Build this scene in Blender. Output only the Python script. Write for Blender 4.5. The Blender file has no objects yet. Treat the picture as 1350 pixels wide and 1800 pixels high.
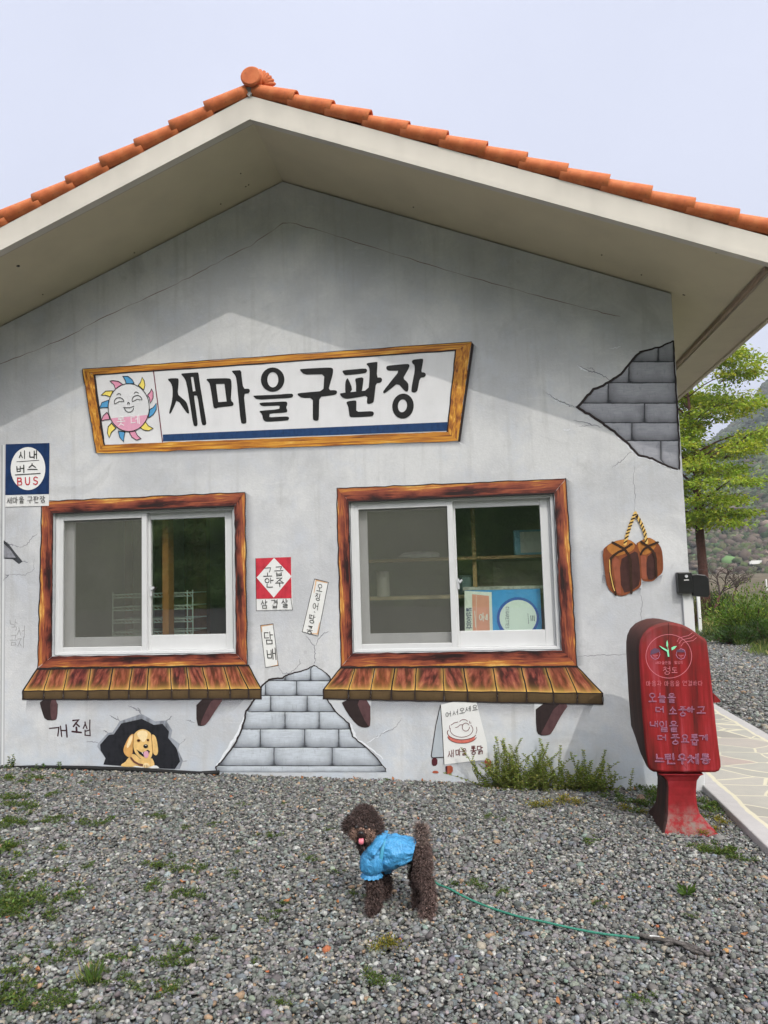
import bpy, bmesh, math, random
import numpy as np
from mathutils import Vector, Matrix
from mathutils.geometry import tessellate_polygon
random.seed(7)
RS = np.random.RandomState(11)
SC = bpy.context.scene
COL = SC.collection

# ------------------------------------------------------------------ camera
CX, CY, FPX = 675.0, 900.0, 1300.0          # photo pixels (1350 x 1800)
YAW, PITCH, ROLL = 0.12732679, 0.0847763, -0.02879833
CAM = np.array([0.0, -5.3, 1.45])

def cam_axes():
    f = np.array([-math.sin(YAW)*math.cos(PITCH), math.cos(YAW)*math.cos(PITCH), math.sin(PITCH)])
    r = np.array([math.cos(YAW), math.sin(YAW), 0.0])
    u = np.cross(r, f)
    c, s = math.cos(ROLL), math.sin(ROLL)
    r2 = c*r + s*u
    u2 = -s*r + c*u
    return r2, u2, f
AX_R, AX_U, AX_F = cam_axes()

cd = bpy.data.cameras.new('camera')
cd.sensor_fit = 'VERTICAL'
cd.sensor_height = 24.0
cd.lens = FPX/1800.0*24.0
cd.clip_start = 0.05
cd.clip_end = 4000
co = bpy.data.objects.new('camera', cd)
COL.objects.link(co)
m = Matrix.Identity(4)
for i in range(3):
    m[i][0] = AX_R[i]; m[i][1] = AX_U[i]; m[i][2] = -AX_F[i]; m[i][3] = CAM[i]
co.matrix_world = m
SC.camera = co

# ------------------------------------------------------------------ light
SUN_DIR = Vector((-0.425, 0.80, -0.965)).normalized()      # direction the light travels
sl = bpy.data.lights.new('sun', 'SUN')
sl.energy = 1.75
sl.angle = math.radians(0.6)
sl.color = (1.0, 0.95, 0.87)
so = bpy.data.objects.new('sun', sl)
so.rotation_euler = SUN_DIR.to_track_quat('-Z', 'Y').to_euler()
so.location = (4, -8, 12)
COL.objects.link(so)

wd = bpy.data.worlds.new('World')
SC.world = wd
wd.use_nodes = True
wn = wd.node_tree.nodes
wl = wd.node_tree.links
bg = wn['Background']
sky = wn.new('ShaderNodeTexSky')
sky.sky_type = 'NISHITA'
sky.sun_disc = False
sky.sun_elevation = math.asin(-SUN_DIR.z)
sky.sun_rotation = math.atan2(-SUN_DIR.x, -SUN_DIR.y)
sky.air_density = 1.0
sky.dust_density = 3.0
sky.ozone_density = 1.0
veil = wn.new('ShaderNodeMix'); veil.data_type = 'RGBA'
wtc = wn.new('ShaderNodeTexCoord')
wno = wn.new('ShaderNodeTexNoise'); wno.inputs['Scale'].default_value = 2.2; wno.inputs['Detail'].default_value = 5
wl.new(wtc.outputs['Generated'], wno.inputs['Vector'])
wmr = wn.new('ShaderNodeMapRange')
wmr.inputs['From Min'].default_value = 0.3; wmr.inputs['From Max'].default_value = 0.7
wmr.inputs['To Min'].default_value = 0.86; wmr.inputs['To Max'].default_value = 0.96
wl.new(wno.outputs['Fac'], wmr.inputs['Value'])
wl.new(wmr.outputs['Result'], veil.inputs['Factor'])
wl.new(sky.outputs['Color'], veil.inputs['A'])
veil.inputs['B'].default_value = (8.1, 8.55, 10.35, 1)        # thin bright high cloud
# hazy sky is brightest round the sun; wide glow added to lift the shade
wdot = wn.new('ShaderNodeVectorMath'); wdot.operation = 'DOT_PRODUCT'
wdot.inputs[1].default_value = tuple(-SUN_DIR)
wl.new(wtc.outputs['Generated'], wdot.inputs[0])
wmx = wn.new('ShaderNodeMath'); wmx.operation = 'MAXIMUM'; wmx.inputs[1].default_value = 0.0
wl.new(wdot.outputs['Value'], wmx.inputs[0])
wpw = wn.new('ShaderNodeMath'); wpw.operation = 'POWER'; wpw.inputs[1].default_value = 5.0
wl.new(wmx.outputs[0], wpw.inputs[0])
wgl = wn.new('ShaderNodeMix'); wgl.data_type = 'RGBA'
wgl.inputs['A'].default_value = (0, 0, 0, 1); wgl.inputs['B'].default_value = (44, 42.5, 39.5, 1)
wl.new(wpw.outputs[0], wgl.inputs['Factor'])
wad = wn.new('ShaderNodeMix'); wad.data_type = 'RGBA'; wad.blend_type = 'ADD'; wad.inputs['Factor'].default_value = 1.0
wl.new(veil.outputs['Result'], wad.inputs['A']); wl.new(wgl.outputs['Result'], wad.inputs['B'])
wl.new(wad.outputs['Result'], bg.inputs['Color'])
bg.inputs['Strength'].default_value = 0.10

SC.view_settings.view_transform = 'Standard'
SC.view_settings.look = 'None'
SC.view_settings.exposure = 0.0
SC.view_settings.gamma = 1.0
SC.render.engine = 'CYCLES'
SC.cycles.max_bounces = 8
SC.cycles.transparent_max_bounces = 24

# ------------------------------------------------------------------ photo geometry helpers
def ray(px, py):
    return AX_R*((px-CX)/FPX) - AX_U*((py-CY)/FPX) + AX_F
def W(px, py, Y=0.0):
    d = ray(px, py); t = (Y-CAM[1])/d[1]
    return CAM + t*d
def G(px, py, z=0.0):
    d = ray(px, py); t = (z-CAM[2])/d[2]
    return CAM + t*d
def gz(x):                                   # the yard falls gently to the right
    return -0.028*min(max(x, -7.0), 2.4) - 0.004
def GG(px, py):
    p = G(px, py, 0.0)
    for _ in range(4):
        p = G(px, py, gz(p[0]))
    return p
def crop(x0, y0, s):
    return lambda pts: [(x0+s*a, y0+s*b) for a, b in pts]

# ------------------------------------------------------------------ materials
MATS = {}
def s2l(*c):
    return tuple((v/255/12.92 if v/255 <= 0.04045 else ((v/255+0.055)/1.055)**2.4) for v in c)
class NT:
    def __init__(self, name):
        self.m = bpy.data.materials.new(name); self.m.use_nodes = True
        self.n = self.m.node_tree.nodes; self.l = self.m.node_tree.links
        self.b = self.n['Principled BSDF']; self.out = self.n['Material Output']
    def tc(self, which='Object', scale=None, rot=None):
        t = self.n.new('ShaderNodeTexCoord')
        o = t.outputs[which]
        if scale is not None:
            mp = self.n.new('ShaderNodeMapping'); mp.inputs['Scale'].default_value = scale
            if rot: mp.inputs['Rotation'].default_value = rot
            self.l.new(o, mp.inputs['Vector']); o = mp.outputs['Vector']
        return o
    def noise(self, vec, scale, detail=4, rough=0.55, dist=0.0):
        t = self.n.new('ShaderNodeTexNoise'); t.inputs['Scale'].default_value = scale
        t.inputs['Detail'].default_value = detail; t.inputs['Roughness'].default_value = rough
        t.inputs['Distortion'].default_value = dist
        self.l.new(vec, t.inputs['Vector']); return t.outputs['Fac']
    def ramp(self, fac, stops):
        r = self.n.new('ShaderNodeValToRGB'); e = r.color_ramp.elements
        while len(e) < len(stops): e.new(0.5)
        for k, (p, c) in enumerate(stops):
            e[k].position = p
            e[k].color = (*c, 1) if len(c) == 3 else c
        self.l.new(fac, r.inputs['Fac']); return r.outputs['Color']
    def mr(self, v, a, b, c=0.0, d=1.0):
        r = self.n.new('ShaderNodeMapRange')
        for k, x in zip(('From Min', 'From Max', 'To Min', 'To Max'), (a, b, c, d)): r.inputs[k].default_value = x
        self.l.new(v, r.inputs['Value']); return r.outputs['Result']
    def math(self, op, a, b=None):
        r = self.n.new('ShaderNodeMath'); r.operation = op
        for k, x in ((0, a), (1, b)):
            if x is None: continue
            if isinstance(x, (int, float)): r.inputs[k].default_value = x
            else: self.l.new(x, r.inputs[k])
        return r.outputs[0]
    def mix(self, fac, a, b, mode='MIX'):
        r = self.n.new('ShaderNodeMix'); r.data_type = 'RGBA'; r.blend_type = mode
        for k, x in (('Factor', fac), ('A', a), ('B', b)):
            s = [i for i in r.inputs if i.name == k and (i.type == ('VALUE' if k == 'Factor' else 'RGBA'))][0]
            if isinstance(x, (int, float)): s.default_value = x
            elif isinstance(x, tuple): s.default_value = (*x, 1) if len(x) == 3 else x
            else: self.l.new(x, s)
        return [o for o in r.outputs if o.type == 'RGBA'][0]
    def sep(self, vec):
        r = self.n.new('ShaderNodeSeparateXYZ'); self.l.new(vec, r.inputs[0]); return r.outputs
    def comb(self, x, y, z=0.0):
        r = self.n.new('ShaderNodeCombineXYZ')
        for k, v in enumerate((x, y, z)):
            if isinstance(v, (int, float)): r.inputs[k].default_value = v
            else: self.l.new(v, r.inputs[k])
        return r.outputs[0]
    def attr(self, name='col'):
        r = self.n.new('ShaderNodeAttribute'); r.attribute_name = name; return r.outputs['Color']
    def base(self, c):
        if isinstance(c, tuple): self.b.inputs['Base Color'].default_value = (*c, 1)
        else: self.l.new(c, self.b.inputs['Base Color'])
        return self
    def set(self, rough=0.8, spec=0.3, metal=0.0):
        self.b.inputs['Roughness'].default_value = rough
        self.b.inputs['Specular IOR Level'].default_value = spec
        self.b.inputs['Metallic'].default_value = metal
        return self
    def bump(self, h, strength=0.3, dist=0.01):
        r = self.n.new('ShaderNodeBump'); r.inputs['Strength'].default_value = strength
        r.inputs['Distance'].default_value = dist
        self.l.new(h, r.inputs['Height']); self.l.new(r.outputs['Normal'], self.b.inputs['Normal'])
        return self

def paint(name, col, var=0.12, scale=22, rough=0.75, spec=0.25, bump=0.15):
    if name in MATS: return MATS[name]
    t = NT(name); o = t.tc('Object')
    n = t.noise(o, scale, 5)
    n2 = t.noise(t.tc('Object', (1, 1, 0.15)), scale*2.2, 3)
    f = t.math('ADD', t.math('MULTIPLY', n, 0.6), t.math('MULTIPLY', n2, 0.4))
    dark = tuple(c*(1-var*1.6) for c in col); light = tuple(min(1, c*(1+var)) for c in col)
    t.base(t.ramp(f, [(0.3, dark), (0.5, col), (0.7, light)])).set(rough, spec)
    t.bump(t.noise(o, 160, 3), bump, 0.002)
    MATS[name] = t.m
    return t.m

def mat_wall():
    t = NT('painted plaster'); o = t.tc('Object')
    big = t.noise(o, 1.1, 5, 0.6); mid = t.noise(o, 5, 5, 0.6)
    streak = t.noise(t.tc('Object', (9, 9, 0.55)), 1.6, 4, 0.6)
    fine = t.noise(o, 45, 4, 0.6)
    c = t.mix(t.mr(big, 0.42, 0.58), (0.51, 0.52, 0.54), (0.645, 0.65, 0.655))
    c = t.mix(t.mr(mid, 0.5, 0.72, 0, 0.6), c, (0.53, 0.56, 0.62))
    c = t.mix(t.mr(streak, 0.54, 0.74, 0, 0.5), c, (0.43, 0.43, 0.42))
    c = t.mix(t.mr(t.noise(o, 2.3, 6, 0.7), 0.6, 0.8, 0, 0.5), c, (0.70, 0.69, 0.67))
    c = t.mix(t.mr(fine, 0.3, 0.7, 0.0, 0.2), c, (0.38, 0.38, 0.39))
    sc = t.noise(t.tc('Object', (2.2, 2.2, 9)), 2.6, 5, .7)
    c = t.mix(t.mr(sc, .58, .72, 0, .35), c, (.74, .735, .73))
    blot = t.noise(o, 1.7, 6, .72, .8)
    c = t.mix(t.mr(blot, .54, .68, 0, .5), c, (.40, .405, .41))
    z = t.sep(o)[2]
    low = t.math('MULTIPLY', t.mr(z, 0.75, 0.1), t.mr(mid, 0.35, 0.6))   # lime-grey splash zone
    c = t.mix(t.math('MULTIPLY', low, 0.5), c, (0.50, 0.57, 0.66))
    spots = t.noise(o, 14, 3, 0.5)
    c = t.mix(t.mr(spots, 0.70, 0.78, 0, 0.5), c, (0.38, 0.38, 0.40))
    t.base(c).set(0.88, 0.2)
    t.bump(t.math('ADD', t.noise(o, 70, 6, 0.65), t.math('MULTIPLY', t.noise(o, 9, 4), 1.5)), 0.35, 0.006)
    return t.m

def mat_wood_paint(name, stops, su=3.0, sv=9.0, edge=0.35):
    """brush-painted timber: streaks run along U, outer edge (V=0) brighter"""
    t = NT(name); uv = t.tc('UV'); s = t.sep(uv)
    wob = t.noise(uv, 2.2, 3)
    v2 = t.math('ADD', t.math('MULTIPLY', s[1], sv), t.math('MULTIPLY', wob, 5.0))
    vec = t.comb(t.math('MULTIPLY', s[0], su), v2, 0)
    n = t.noise(vec, 1.0, 7, 0.62, 0.4)
    f = t.math('ADD', t.math('MULTIPLY', t.math('SUBTRACT', n, 0.5), 1.9), t.mr(s[1], 0, 1, 0.5+edge*0.5, 0.5-edge*0.5))
    t.base(t.ramp(f, stops)).set(0.6, 0.35)
    t.bump(n, 0.3, 0.003)
    return t.m
WOOD_RED = [(0.16, s2l(34, 17, 16)), (0.32, s2l(88, 38, 30)), (0.5, s2l(134, 66, 48)), (0.66, s2l(160, 88, 54)), (0.82, s2l(196, 130, 58)), (0.97, s2l(226, 184, 104))]
WOOD_GOLD = [(0.10, s2l(70, 38, 20)), (0.30, s2l(140, 80, 30)), (0.5, s2l(186, 120, 40)), (0.68, s2l(208, 148, 50)), (0.88, s2l(232, 190, 105))]

def mat_plank():
    t = NT('painted shelf planks'); uv = t.tc('UV'); s = t.sep(uv); c = t.attr('col'); r = t.sep(c)[0]
    lean = t.math('MULTIPLY', s[1], t.math('SUBTRACT', t.math('MULTIPLY', t.sep(c)[1], 3.0), 1.5))
    vec = t.comb(t.math('ADD', t.math('ADD', t.math('MULTIPLY', s[0], 4.2), lean), t.math('MULTIPLY', r, 37.0)), t.math('MULTIPLY', s[1], 1.5), t.math('MULTIPLY', r, 9.0))
    n = t.noise(vec, 1.2, 4, 0.55, 0.3)
    body = t.ramp(n, [(0.38, s2l(56, 25, 26)), (0.49, s2l(116, 52, 48)), (0.62, s2l(164, 90, 76)), (0.80, s2l(212, 150, 94))])
    warm = t.mix(t.math('MULTIPLY', r, 0.28), body, s2l(176, 108, 40))
    eu = t.math('POWER', t.math('ABSOLUTE', t.math('SUBTRACT', t.math('MULTIPLY', s[0], 2.0), 1.0)), 7.0)
    ev = t.math('POWER', s[1], 8.0)
    e = t.math('MINIMUM', t.math('ADD', t.math('MULTIPLY', eu, 0.72), t.math('MULTIPLY', ev, 0.9)), 1.0)
    c2 = t.mix(e, warm, s2l(228, 184, 96))
    top = t.math('POWER', t.math('SUBTRACT', 1.0, s[1]), 9.0)
    c3 = t.mix(t.math('MULTIPLY', top, 0.75), c2, s2l(60, 34, 30))
    t.base(c3).set(0.6, 0.35)
    t.bump(n, 0.2, 0.003)
    return t.m

def mat_brick(name, tone, dark):
    t = NT(name); uv = t.tc('UV'); s = t.sep(uv); o = t.tc('Object')
    n = t.noise(o, 10, 4); n2 = t.noise(t.tc('Object', (4, 4, 40)), 3, 4)
    eu = t.math('POWER', t.math('ABSOLUTE', t.math('SUBTRACT', t.math('MULTIPLY', s[0], 2.0), 1.0)), 7.0)
    ev = t.math('POWER', s[1], 3.2)
    e = t.math('ADD', t.math('MULTIPLY', eu, 0.55), t.math('MULTIPLY', ev, 0.62))
    e = t.math('ADD', e, t.math('MULTIPLY', t.math('SUBTRACT', n, 0.5), 0.7))
    light = tuple(c*1.28 for c in tone)
    c = t.ramp(e, [(0.0, light), (0.22, tone), (0.6, tuple(0.55*a+0.45*b for a, b in zip(tone, dark))), (1.0, dark)])
    c = t.mix(t.mr(n2, 0.45, 0.75, 0, 0.5), c, tuple(x*0.72 for x in tone))
    hl = t.math('MULTIPLY', t.mr(s[1], 0.02, 0.16, 1, 0), t.mr(n, .45, .62))
    c = t.mix(t.math('MULTIPLY', hl, .65), c, tuple(min(.75, x*1.6) for x in tone))
    c = t.mix(t.mr(t.noise(t.tc('Object', (30, 30, 7)), 2.4, 4, .7), .56, .72, 0, .45), c, tuple(x*.5 for x in tone))
    t.base(c).set(0.85, 0.2); t.bump(t.noise(o, 60, 4), 0.2, 0.003)
    return t.m

def mat_shade(name, col=(0.16, 0.16, 0.19), k=0.6):  # soft shadows painted into the mural as fading grey
    """grey painted shadow that thins out towards V=1"""
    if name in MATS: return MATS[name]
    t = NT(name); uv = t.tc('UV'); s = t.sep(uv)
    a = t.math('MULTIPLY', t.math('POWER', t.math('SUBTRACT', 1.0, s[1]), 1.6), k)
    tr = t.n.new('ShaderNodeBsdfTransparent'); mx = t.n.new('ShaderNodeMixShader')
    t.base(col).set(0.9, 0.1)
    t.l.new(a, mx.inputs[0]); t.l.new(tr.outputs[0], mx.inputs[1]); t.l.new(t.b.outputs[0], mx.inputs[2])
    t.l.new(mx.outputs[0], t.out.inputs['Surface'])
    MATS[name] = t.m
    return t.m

def mat_glass():
    t = NT('window glass')
    tr = t.n.new('ShaderNodeBsdfTransparent'); tr.inputs[0].default_value = (0.93, 0.96, 0.93, 1)
    gl = t.n.new('ShaderNodeBsdfGlossy'); gl.inputs['Roughness'].default_value = 0.0; gl.inputs[0].default_value = (0.95, 0.97, 0.95, 1)
    lw = t.n.new('ShaderNodeLayerWeight'); lw.inputs['Blend'].default_value = 0.5
    fac = t.math('ADD', 0.22, t.math('MULTIPLY', t.math('POWER', lw.outputs['Facing'], 4.0), 0.7))
    mx = t.n.new('ShaderNodeMixShader')
    t.l.new(fac, mx.inputs[0]); t.l.new(tr.outputs[0], mx.inputs[1]); t.l.new(gl.outputs[0], mx.inputs[2])
    t.l.new(mx.outputs[0], t.out.inputs['Surface'])
    return t.m

def mat_screen():
    t = NT('insect screen')
    tr = t.n.new('ShaderNodeBsdfTransparent')
    t.base((0.17, 0.17, 0.145)).set(0.8, 0.2)
    n = t.noise(t.tc('Object'), 3.0, 4)
    mx = t.n.new('ShaderNodeMixShader')
    t.l.new(t.mr(n, 0.3, 0.7, 0.40, 0.48), mx.inputs[0]); t.l.new(tr.outputs[0], mx.inputs[1]); t.l.new(t.b.outputs[0], mx.inputs[2])
    t.l.new(mx.outputs[0], t.out.inputs['Surface'])
    return t.m

def mat_leaf(name, trans=0.35, rough=0.5):
    if name in MATS: return MATS[name]
    t = NT(name); c = t.attr('col')
    t.base(c).set(rough, 0.3)
    tl = t.n.new('ShaderNodeBsdfTranslucent')
    t.l.new(t.mix(1.0, c, (1.0, 1.1, 0.5), 'MULTIPLY'), tl.inputs[0])
    mx = t.n.new('ShaderNodeMixShader'); mx.inputs[0].default_value = trans
    t.l.new(t.b.outputs[0], mx.inputs[1]); t.l.new(tl.outputs[0], mx.inputs[2])
    t.l.new(mx.outputs[0], t.out.inputs['Surface'])
    MATS[name] = t.m
    return t.m

def mat_col(name, rough=0.85, spec=0.25, bump=None):
    if name in MATS: return MATS[name]
    t = NT(name); t.base(t.attr('col')).set(rough, spec)
    if bump: t.bump(t.noise(t.tc('Object'), bump, 3), 0.3, 0.004)
    MATS[name] = t.m
    return t.m

# ------------------------------------------------------------------ mesh helpers
def root_loc(o):
    l = Vector((0, 0, 0))
    while o is not None:
        l += o.location; o = o.parent
    return l
def link_mesh(name, me, mat, parent=None, smooth=False):
    ob = bpy.data.objects.new(name, me)
    for mm in (mat if isinstance(mat, (list, tuple)) else [mat]): me.materials.append(mm)
    COL.objects.link(ob)
    if parent is not None: ob.parent = parent
    if smooth:
        me.polygons.foreach_set('use_smooth', np.ones(len(me.polygons), dtype=bool))
    return ob
def np_mesh(name, V, F, mat, parent=None, col=None, smooth=False, uv=None, loc=None, mi=None):
    """V (n,3) world coords, F list of (m,k) int arrays of equal k each"""
    V = np.asarray(V, dtype=np.float64)
    off = root_loc(parent) if parent is not None else Vector(loc or (0, 0, 0))
    V = V - np.array(off)
    me = bpy.data.meshes.new(name)
    Fs = [np.asarray(f, dtype=np.int32) for f in (F if isinstance(F, list) else [F])]
    tot = [np.full(len(f), f.shape[1], dtype=np.int32) for f in Fs]
    tot = np.concatenate(tot); loops = np.concatenate([f.ravel() for f in Fs])
    me.vertices.add(len(V)); me.vertices.foreach_set('co', V.astype(np.float32).ravel())
    me.loops.add(len(loops)); me.loops.foreach_set('vertex_index', loops)
    st = np.concatenate([[0], np.cumsum(tot)[:-1]]).astype(np.int32)
    me.polygons.add(len(tot)); me.polygons.foreach_set('loop_start', st)
    try: me.polygons.foreach_set('loop_total', tot)
    except Exception: pass
    if mi is not None: me.polygons.foreach_set('material_index', np.asarray(mi, dtype=np.int32))
    me.update(calc_edges=True)
    if col is not None:
        c4 = np.ones((len(V), 4), dtype=np.float32); c4[:, :3] = col
        a = me.color_attributes.new('col', 'FLOAT_COLOR', 'POINT'); a.data.foreach_set('color', c4.ravel())
    if uv is not None:
        u = me.uv_layers.new(name='UVMap'); u.data.foreach_set('uv', np.asarray(uv, dtype=np.float32)[loops].ravel())
    me.validate()
    ob = link_mesh(name, me, mat, parent, smooth)
    if parent is None: ob.location = off
    return ob

class MB:
    """collects shapes; build() links them as ONE mesh"""
    def __init__(self): self.v = []; self.f = []; self.uv = []; self.c = []; self.mi = []; self.has_uv = False; self.has_c = False
    def add(self, vs, fs, uv=None, col=None, mi=0):
        b = len(self.v)
        self.v += [tuple(map(float, p)) for p in vs]
        self.f += [tuple(b+i for i in f) for f in fs]
        self.mi += [mi]*len(fs)
        if uv is not None: self.has_uv = True
        if col is not None: self.has_c = True
        self.uv += list(uv) if uv is not None else [(0, 0)]*len(vs)
        self.c += ([col]*len(vs) if isinstance(col, tuple) else list(col)) if col is not None else [(1, 1, 1)]*len(vs)
        return self
    def box(self, x0, x1, y0, y1, z0, z1, mi=0, col=None):
        v = [(x, y, z) for x in (x0, x1) for y in (y0, y1) for z in (z0, z1)]
        f = [(0, 1, 3, 2), (4, 6, 7, 5), (0, 4, 5, 1), (2, 3, 7, 6), (0, 2, 6, 4), (1, 5, 7, 3)]
        return self.add(v, f, mi=mi, col=col)
    def tube(self, pts, rad, n=8, cap=True, col=None, mi=0):
        P = [np.array(p, float) for p in pts]; K = len(P)
        R = [rad]*K if isinstance(rad, (int, float)) else list(rad)
        vs, fs = [], []
        prev = None
        for i in range(K):
            d = P[min(i+1, K-1)]-P[max(i-1, 0)]; d = d/(np.linalg.norm(d)+1e-9)
            if prev is None:
                a = np.array([0, 0, 1.0]) if abs(d[2]) < 0.9 else np.array([1.0, 0, 0])
                u = np.cross(a, d)
            else:
                u = prev - d*np.dot(prev, d)
            u /= np.linalg.norm(u)+1e-9; prev = u; w = np.cross(d, u)
            for k in range(n):
                t = 2*math.pi*k/n
                vs.append(P[i]+R[i]*(u*math.cos(t)+w*math.sin(t)))
        for i in range(K-1):
            for k in range(n):
                a = i*n+k; b = i*n+(k+1) % n
                fs.append((a, b, b+n, a+n))
        if cap:
            fs.append(tuple(range(n-1, -1, -1))); fs.append(tuple((K-1)*n+k for k in range(n)))
        return self.add(vs, fs, col=col, mi=mi)
    def loft(self, rings, close=True, cap=True, mi=0, col=None, uv=False):
        n = len(rings[0]); vs = [p for r in rings for p in r]; fs = []
        for i in range(len(rings)-1):
            for k in range(n if close else n-1):
                a = i*n+k; b = i*n+(k+1) % n
                fs.append((a, b, b+n, a+n))
        if cap and close:
            fs.append(tuple(range(n-1, -1, -1))); fs.append(tuple((len(rings)-1)*n+k for k in range(n)))
        u = None
        if uv: u = [(k/(n-1), i/(len(rings)-1)) for i in range(len(rings)) for k in range(n)]
        return self.add(vs, fs, col=col, mi=mi, uv=u)
    def build(self, name, mat, parent=None, smooth=False, loc=None):
        off = np.array(root_loc(parent) if parent is not None else Vector(loc or (0, 0, 0)))
        me = bpy.data.meshes.new(name)
        me.from_pydata([tuple(np.array(p)-off) for p in self.v], [], self.f)
        me.polygons.foreach_set('material_index', np.array(self.mi, dtype=np.int32))
        if self.has_uv:
            L = me.uv_layers.new(name='UVMap')
            for lp in me.loops: L.data[lp.index].uv = self.uv[lp.vertex_index]
        if self.has_c:
            a = me.color_attributes.new('col', 'FLOAT_COLOR', 'POINT')
            a.data.foreach_set('color', np.array([(*c[:3], 1) for c in self.c], dtype=np.float32).ravel())
        ob = link_mesh(name, me, mat, parent, smooth)
        if parent is None: ob.location = off
        return ob

def tag(o, label=None, cat=None, group=None, kind=None):
    if label: o['label'] = label
    if cat: o['category'] = cat
    if group: o['group'] = group
    if kind: o['kind'] = kind
    return o
def empty(name, loc=(0, 0, 0)):
    o = bpy.data.objects.new(name, None); o.location = loc; COL.objects.link(o); return o
def bevel(ob, w=0.004, seg=2):
    md = ob.modifiers.new('bevel', 'BEVEL'); md.width = w; md.segments = seg; md.limit_method = 'ANGLE'
    return ob

# ------------------------------------------------------------------ flat paint on a plane
LAYER = 0.0009
class Flat:
    """paint shapes given in photo pixels, laid on a real plane: the wall by default"""
    def __init__(self, plane=None): self.mb = MB(); self.pl = plane or (lambda x, y: W(x, y, 0.0)); self.k = 0
        
    def p3(self, x, y, L):
        q = self.pl(x, y); q = np.array(q, float); q[1] -= L*LAYER + self.k*0.00012
        return q
    def poly(self, pts, L=1, holes=(), mi=0, bump=True):
        loops = [list(pts)]+[list(h) for h in holes]
        t = tessellate_polygon([[Vector((a, b, 0)) for a, b in lp] for lp in loops])
        allp = [p for lp in loops for p in lp]
        self.mb.add([self.p3(a, b, L) for a, b in allp], [tuple(x) for x in t], uv=[(0, 0)]*len(allp), mi=mi)
        if bump: self.k = (self.k+1) % 6
        return self
    def quad(self, tl, tr, br, bl, L=1, nu=8, nv=3, jit=0.0, col=None, uvw=None, seed=0, mi=0):
        rs = random.Random(seed*31+int(tl[0]*7+tl[1]*13))
        vs, uv = [], []
        for j in range(nv+1):
            for i in range(nu+1):
                u, v = i/nu, j/nv
                x = (1-v)*((1-u)*tl[0]+u*tr[0])+v*((1-u)*bl[0]+u*br[0])
                y = (1-v)*((1-u)*tl[1]+u*tr[1])+v*((1-u)*bl[1]+u*br[1])
                if jit and (i in (0, nu) or j in (0, nv)):
                    x += rs.uniform(-jit, jit); y += rs.uniform(-jit, jit)
                vs.append(self.p3(x, y, L)); uv.append((u*(uvw or 1), v))
        fs = [(j*(nu+1)+i, (j+1)*(nu+1)+i, (j+1)*(nu+1)+i+1, j*(nu+1)+i+1) for j in range(nv) for i in range(nu)]
        self.mb.add(vs, fs, uv=uv, col=col, mi=mi)
        return self
    def stroke(self, pts, w, L=1, cap=True, taper=None, closed=False, mi=0):
        P = [np.array(p, float) for p in pts]
        if closed: P = P+[P[0]]
        K = len(P)
        if K < 2: return self
        Wd = [w]*K if isinstance(w, (int, float)) else list(w)
        if taper: Wd = [x*(1-taper*abs(2*i/(K-1)-1)**2) for i, x in enumerate(Wd)]
        out, inn = [], []
        for i in range(K):
            if closed: d1 = P[i]-P[i-1] if i else P[0]-P[-2]; d2 = P[i+1]-P[i] if i < K-1 else P[1]-P[0]
            else: d1 = P[i]-P[i-1] if i else P[1]-P[0]; d2 = P[i+1]-P[i] if i < K-1 else d1
            d1 = d1/(np.linalg.norm(d1)+1e-9); d2 = d2/(np.linalg.norm(d2)+1e-9)
            t = d1+d2
            if np.linalg.norm(t) < 1e-3: t = d1
            t /= np.linalg.norm(t); nrm = np.array([-t[1], t[0]])
            c = max(0.6, float(np.dot(t, d1)))
            out.append(P[i]+nrm*Wd[i]/2/c); inn.append(P[i]-nrm*Wd[i]/2/c)
        vs = [self.p3(*p, L) for p in out]+[self.p3(*p, L) for p in inn]
        fs = [(i, i+1, K+i+1, K+i) for i in range(K-1)]
        if cap and not closed:
            for e, s in ((0, -1), (K-1, 1)):
                d = P[e]-P[e-s] if s == 1 else P[0]-P[1]
                d = d/(np.linalg.norm(d)+1e-9); n0 = np.array([-d[1], d[0]])
                b = len(vs); m_ = 4
                arc = [P[e]+Wd[e]/2*(n0*math.cos(math.pi*q/m_)+d*math.sin(math.pi*q/m_)) for q in range(m_+1)]
                vs += [self.p3(*p, L) for p in arc]
                fs.append(tuple(range(b, b+m_+1)))
        self.mb.add(vs, fs, uv=[(0, 0)]*len(vs), mi=mi)
        self.k = (self.k+1) % 6
        return self
    def ell(self, c, rx, ry, rot=0.0, n=28, a0=0, a1=2*math.pi):
        cr, sr = math.cos(rot), math.sin(rot)
        return [(c[0]+rx*math.cos(t)*cr-ry*math.sin(t)*sr, c[1]+rx*math.cos(t)*sr+ry*math.sin(t)*cr)
                for t in [a0+(a1-a0)*i/n for i in range(n if abs(a1-a0-2*math.pi) < 1e-6 else n+1)]]
    def build(self, name, mat, parent): return self.mb.build(name, mat, parent)

# ------------------------------------------------------------------ hand lettering (Hangul composed from strokes)
LJ = 'ㄱㄲㄴㄷㄸㄹㅁㅂㅃㅅㅆㅇㅈㅉㅊㅋㅌㅍㅎ'
VJ = 'ㅏㅐㅑㅒㅓㅔㅕㅖㅗㅘㅙㅚㅛㅜㅝㅞㅟㅠㅡㅢㅣ'
TJ = ['', 'ㄱ', 'ㄲ', 'ㄳ', 'ㄴ', 'ㄵ', 'ㄶ', 'ㄷ', 'ㄹ', 'ㄺ', 'ㄻ', 'ㄼ', 'ㄽ', 'ㄾ', 'ㄿ', 'ㅀ', 'ㅁ', 'ㅂ', 'ㅄ', 'ㅅ', 'ㅆ', 'ㅇ', 'ㅈ', 'ㅊ', 'ㅋ', 'ㅌ', 'ㅍ', 'ㅎ']
RING = [(0.5+0.5*math.cos(t*math.pi/7), 0.5+0.5*math.sin(t*math.pi/7)) for t in range(15)]
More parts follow.
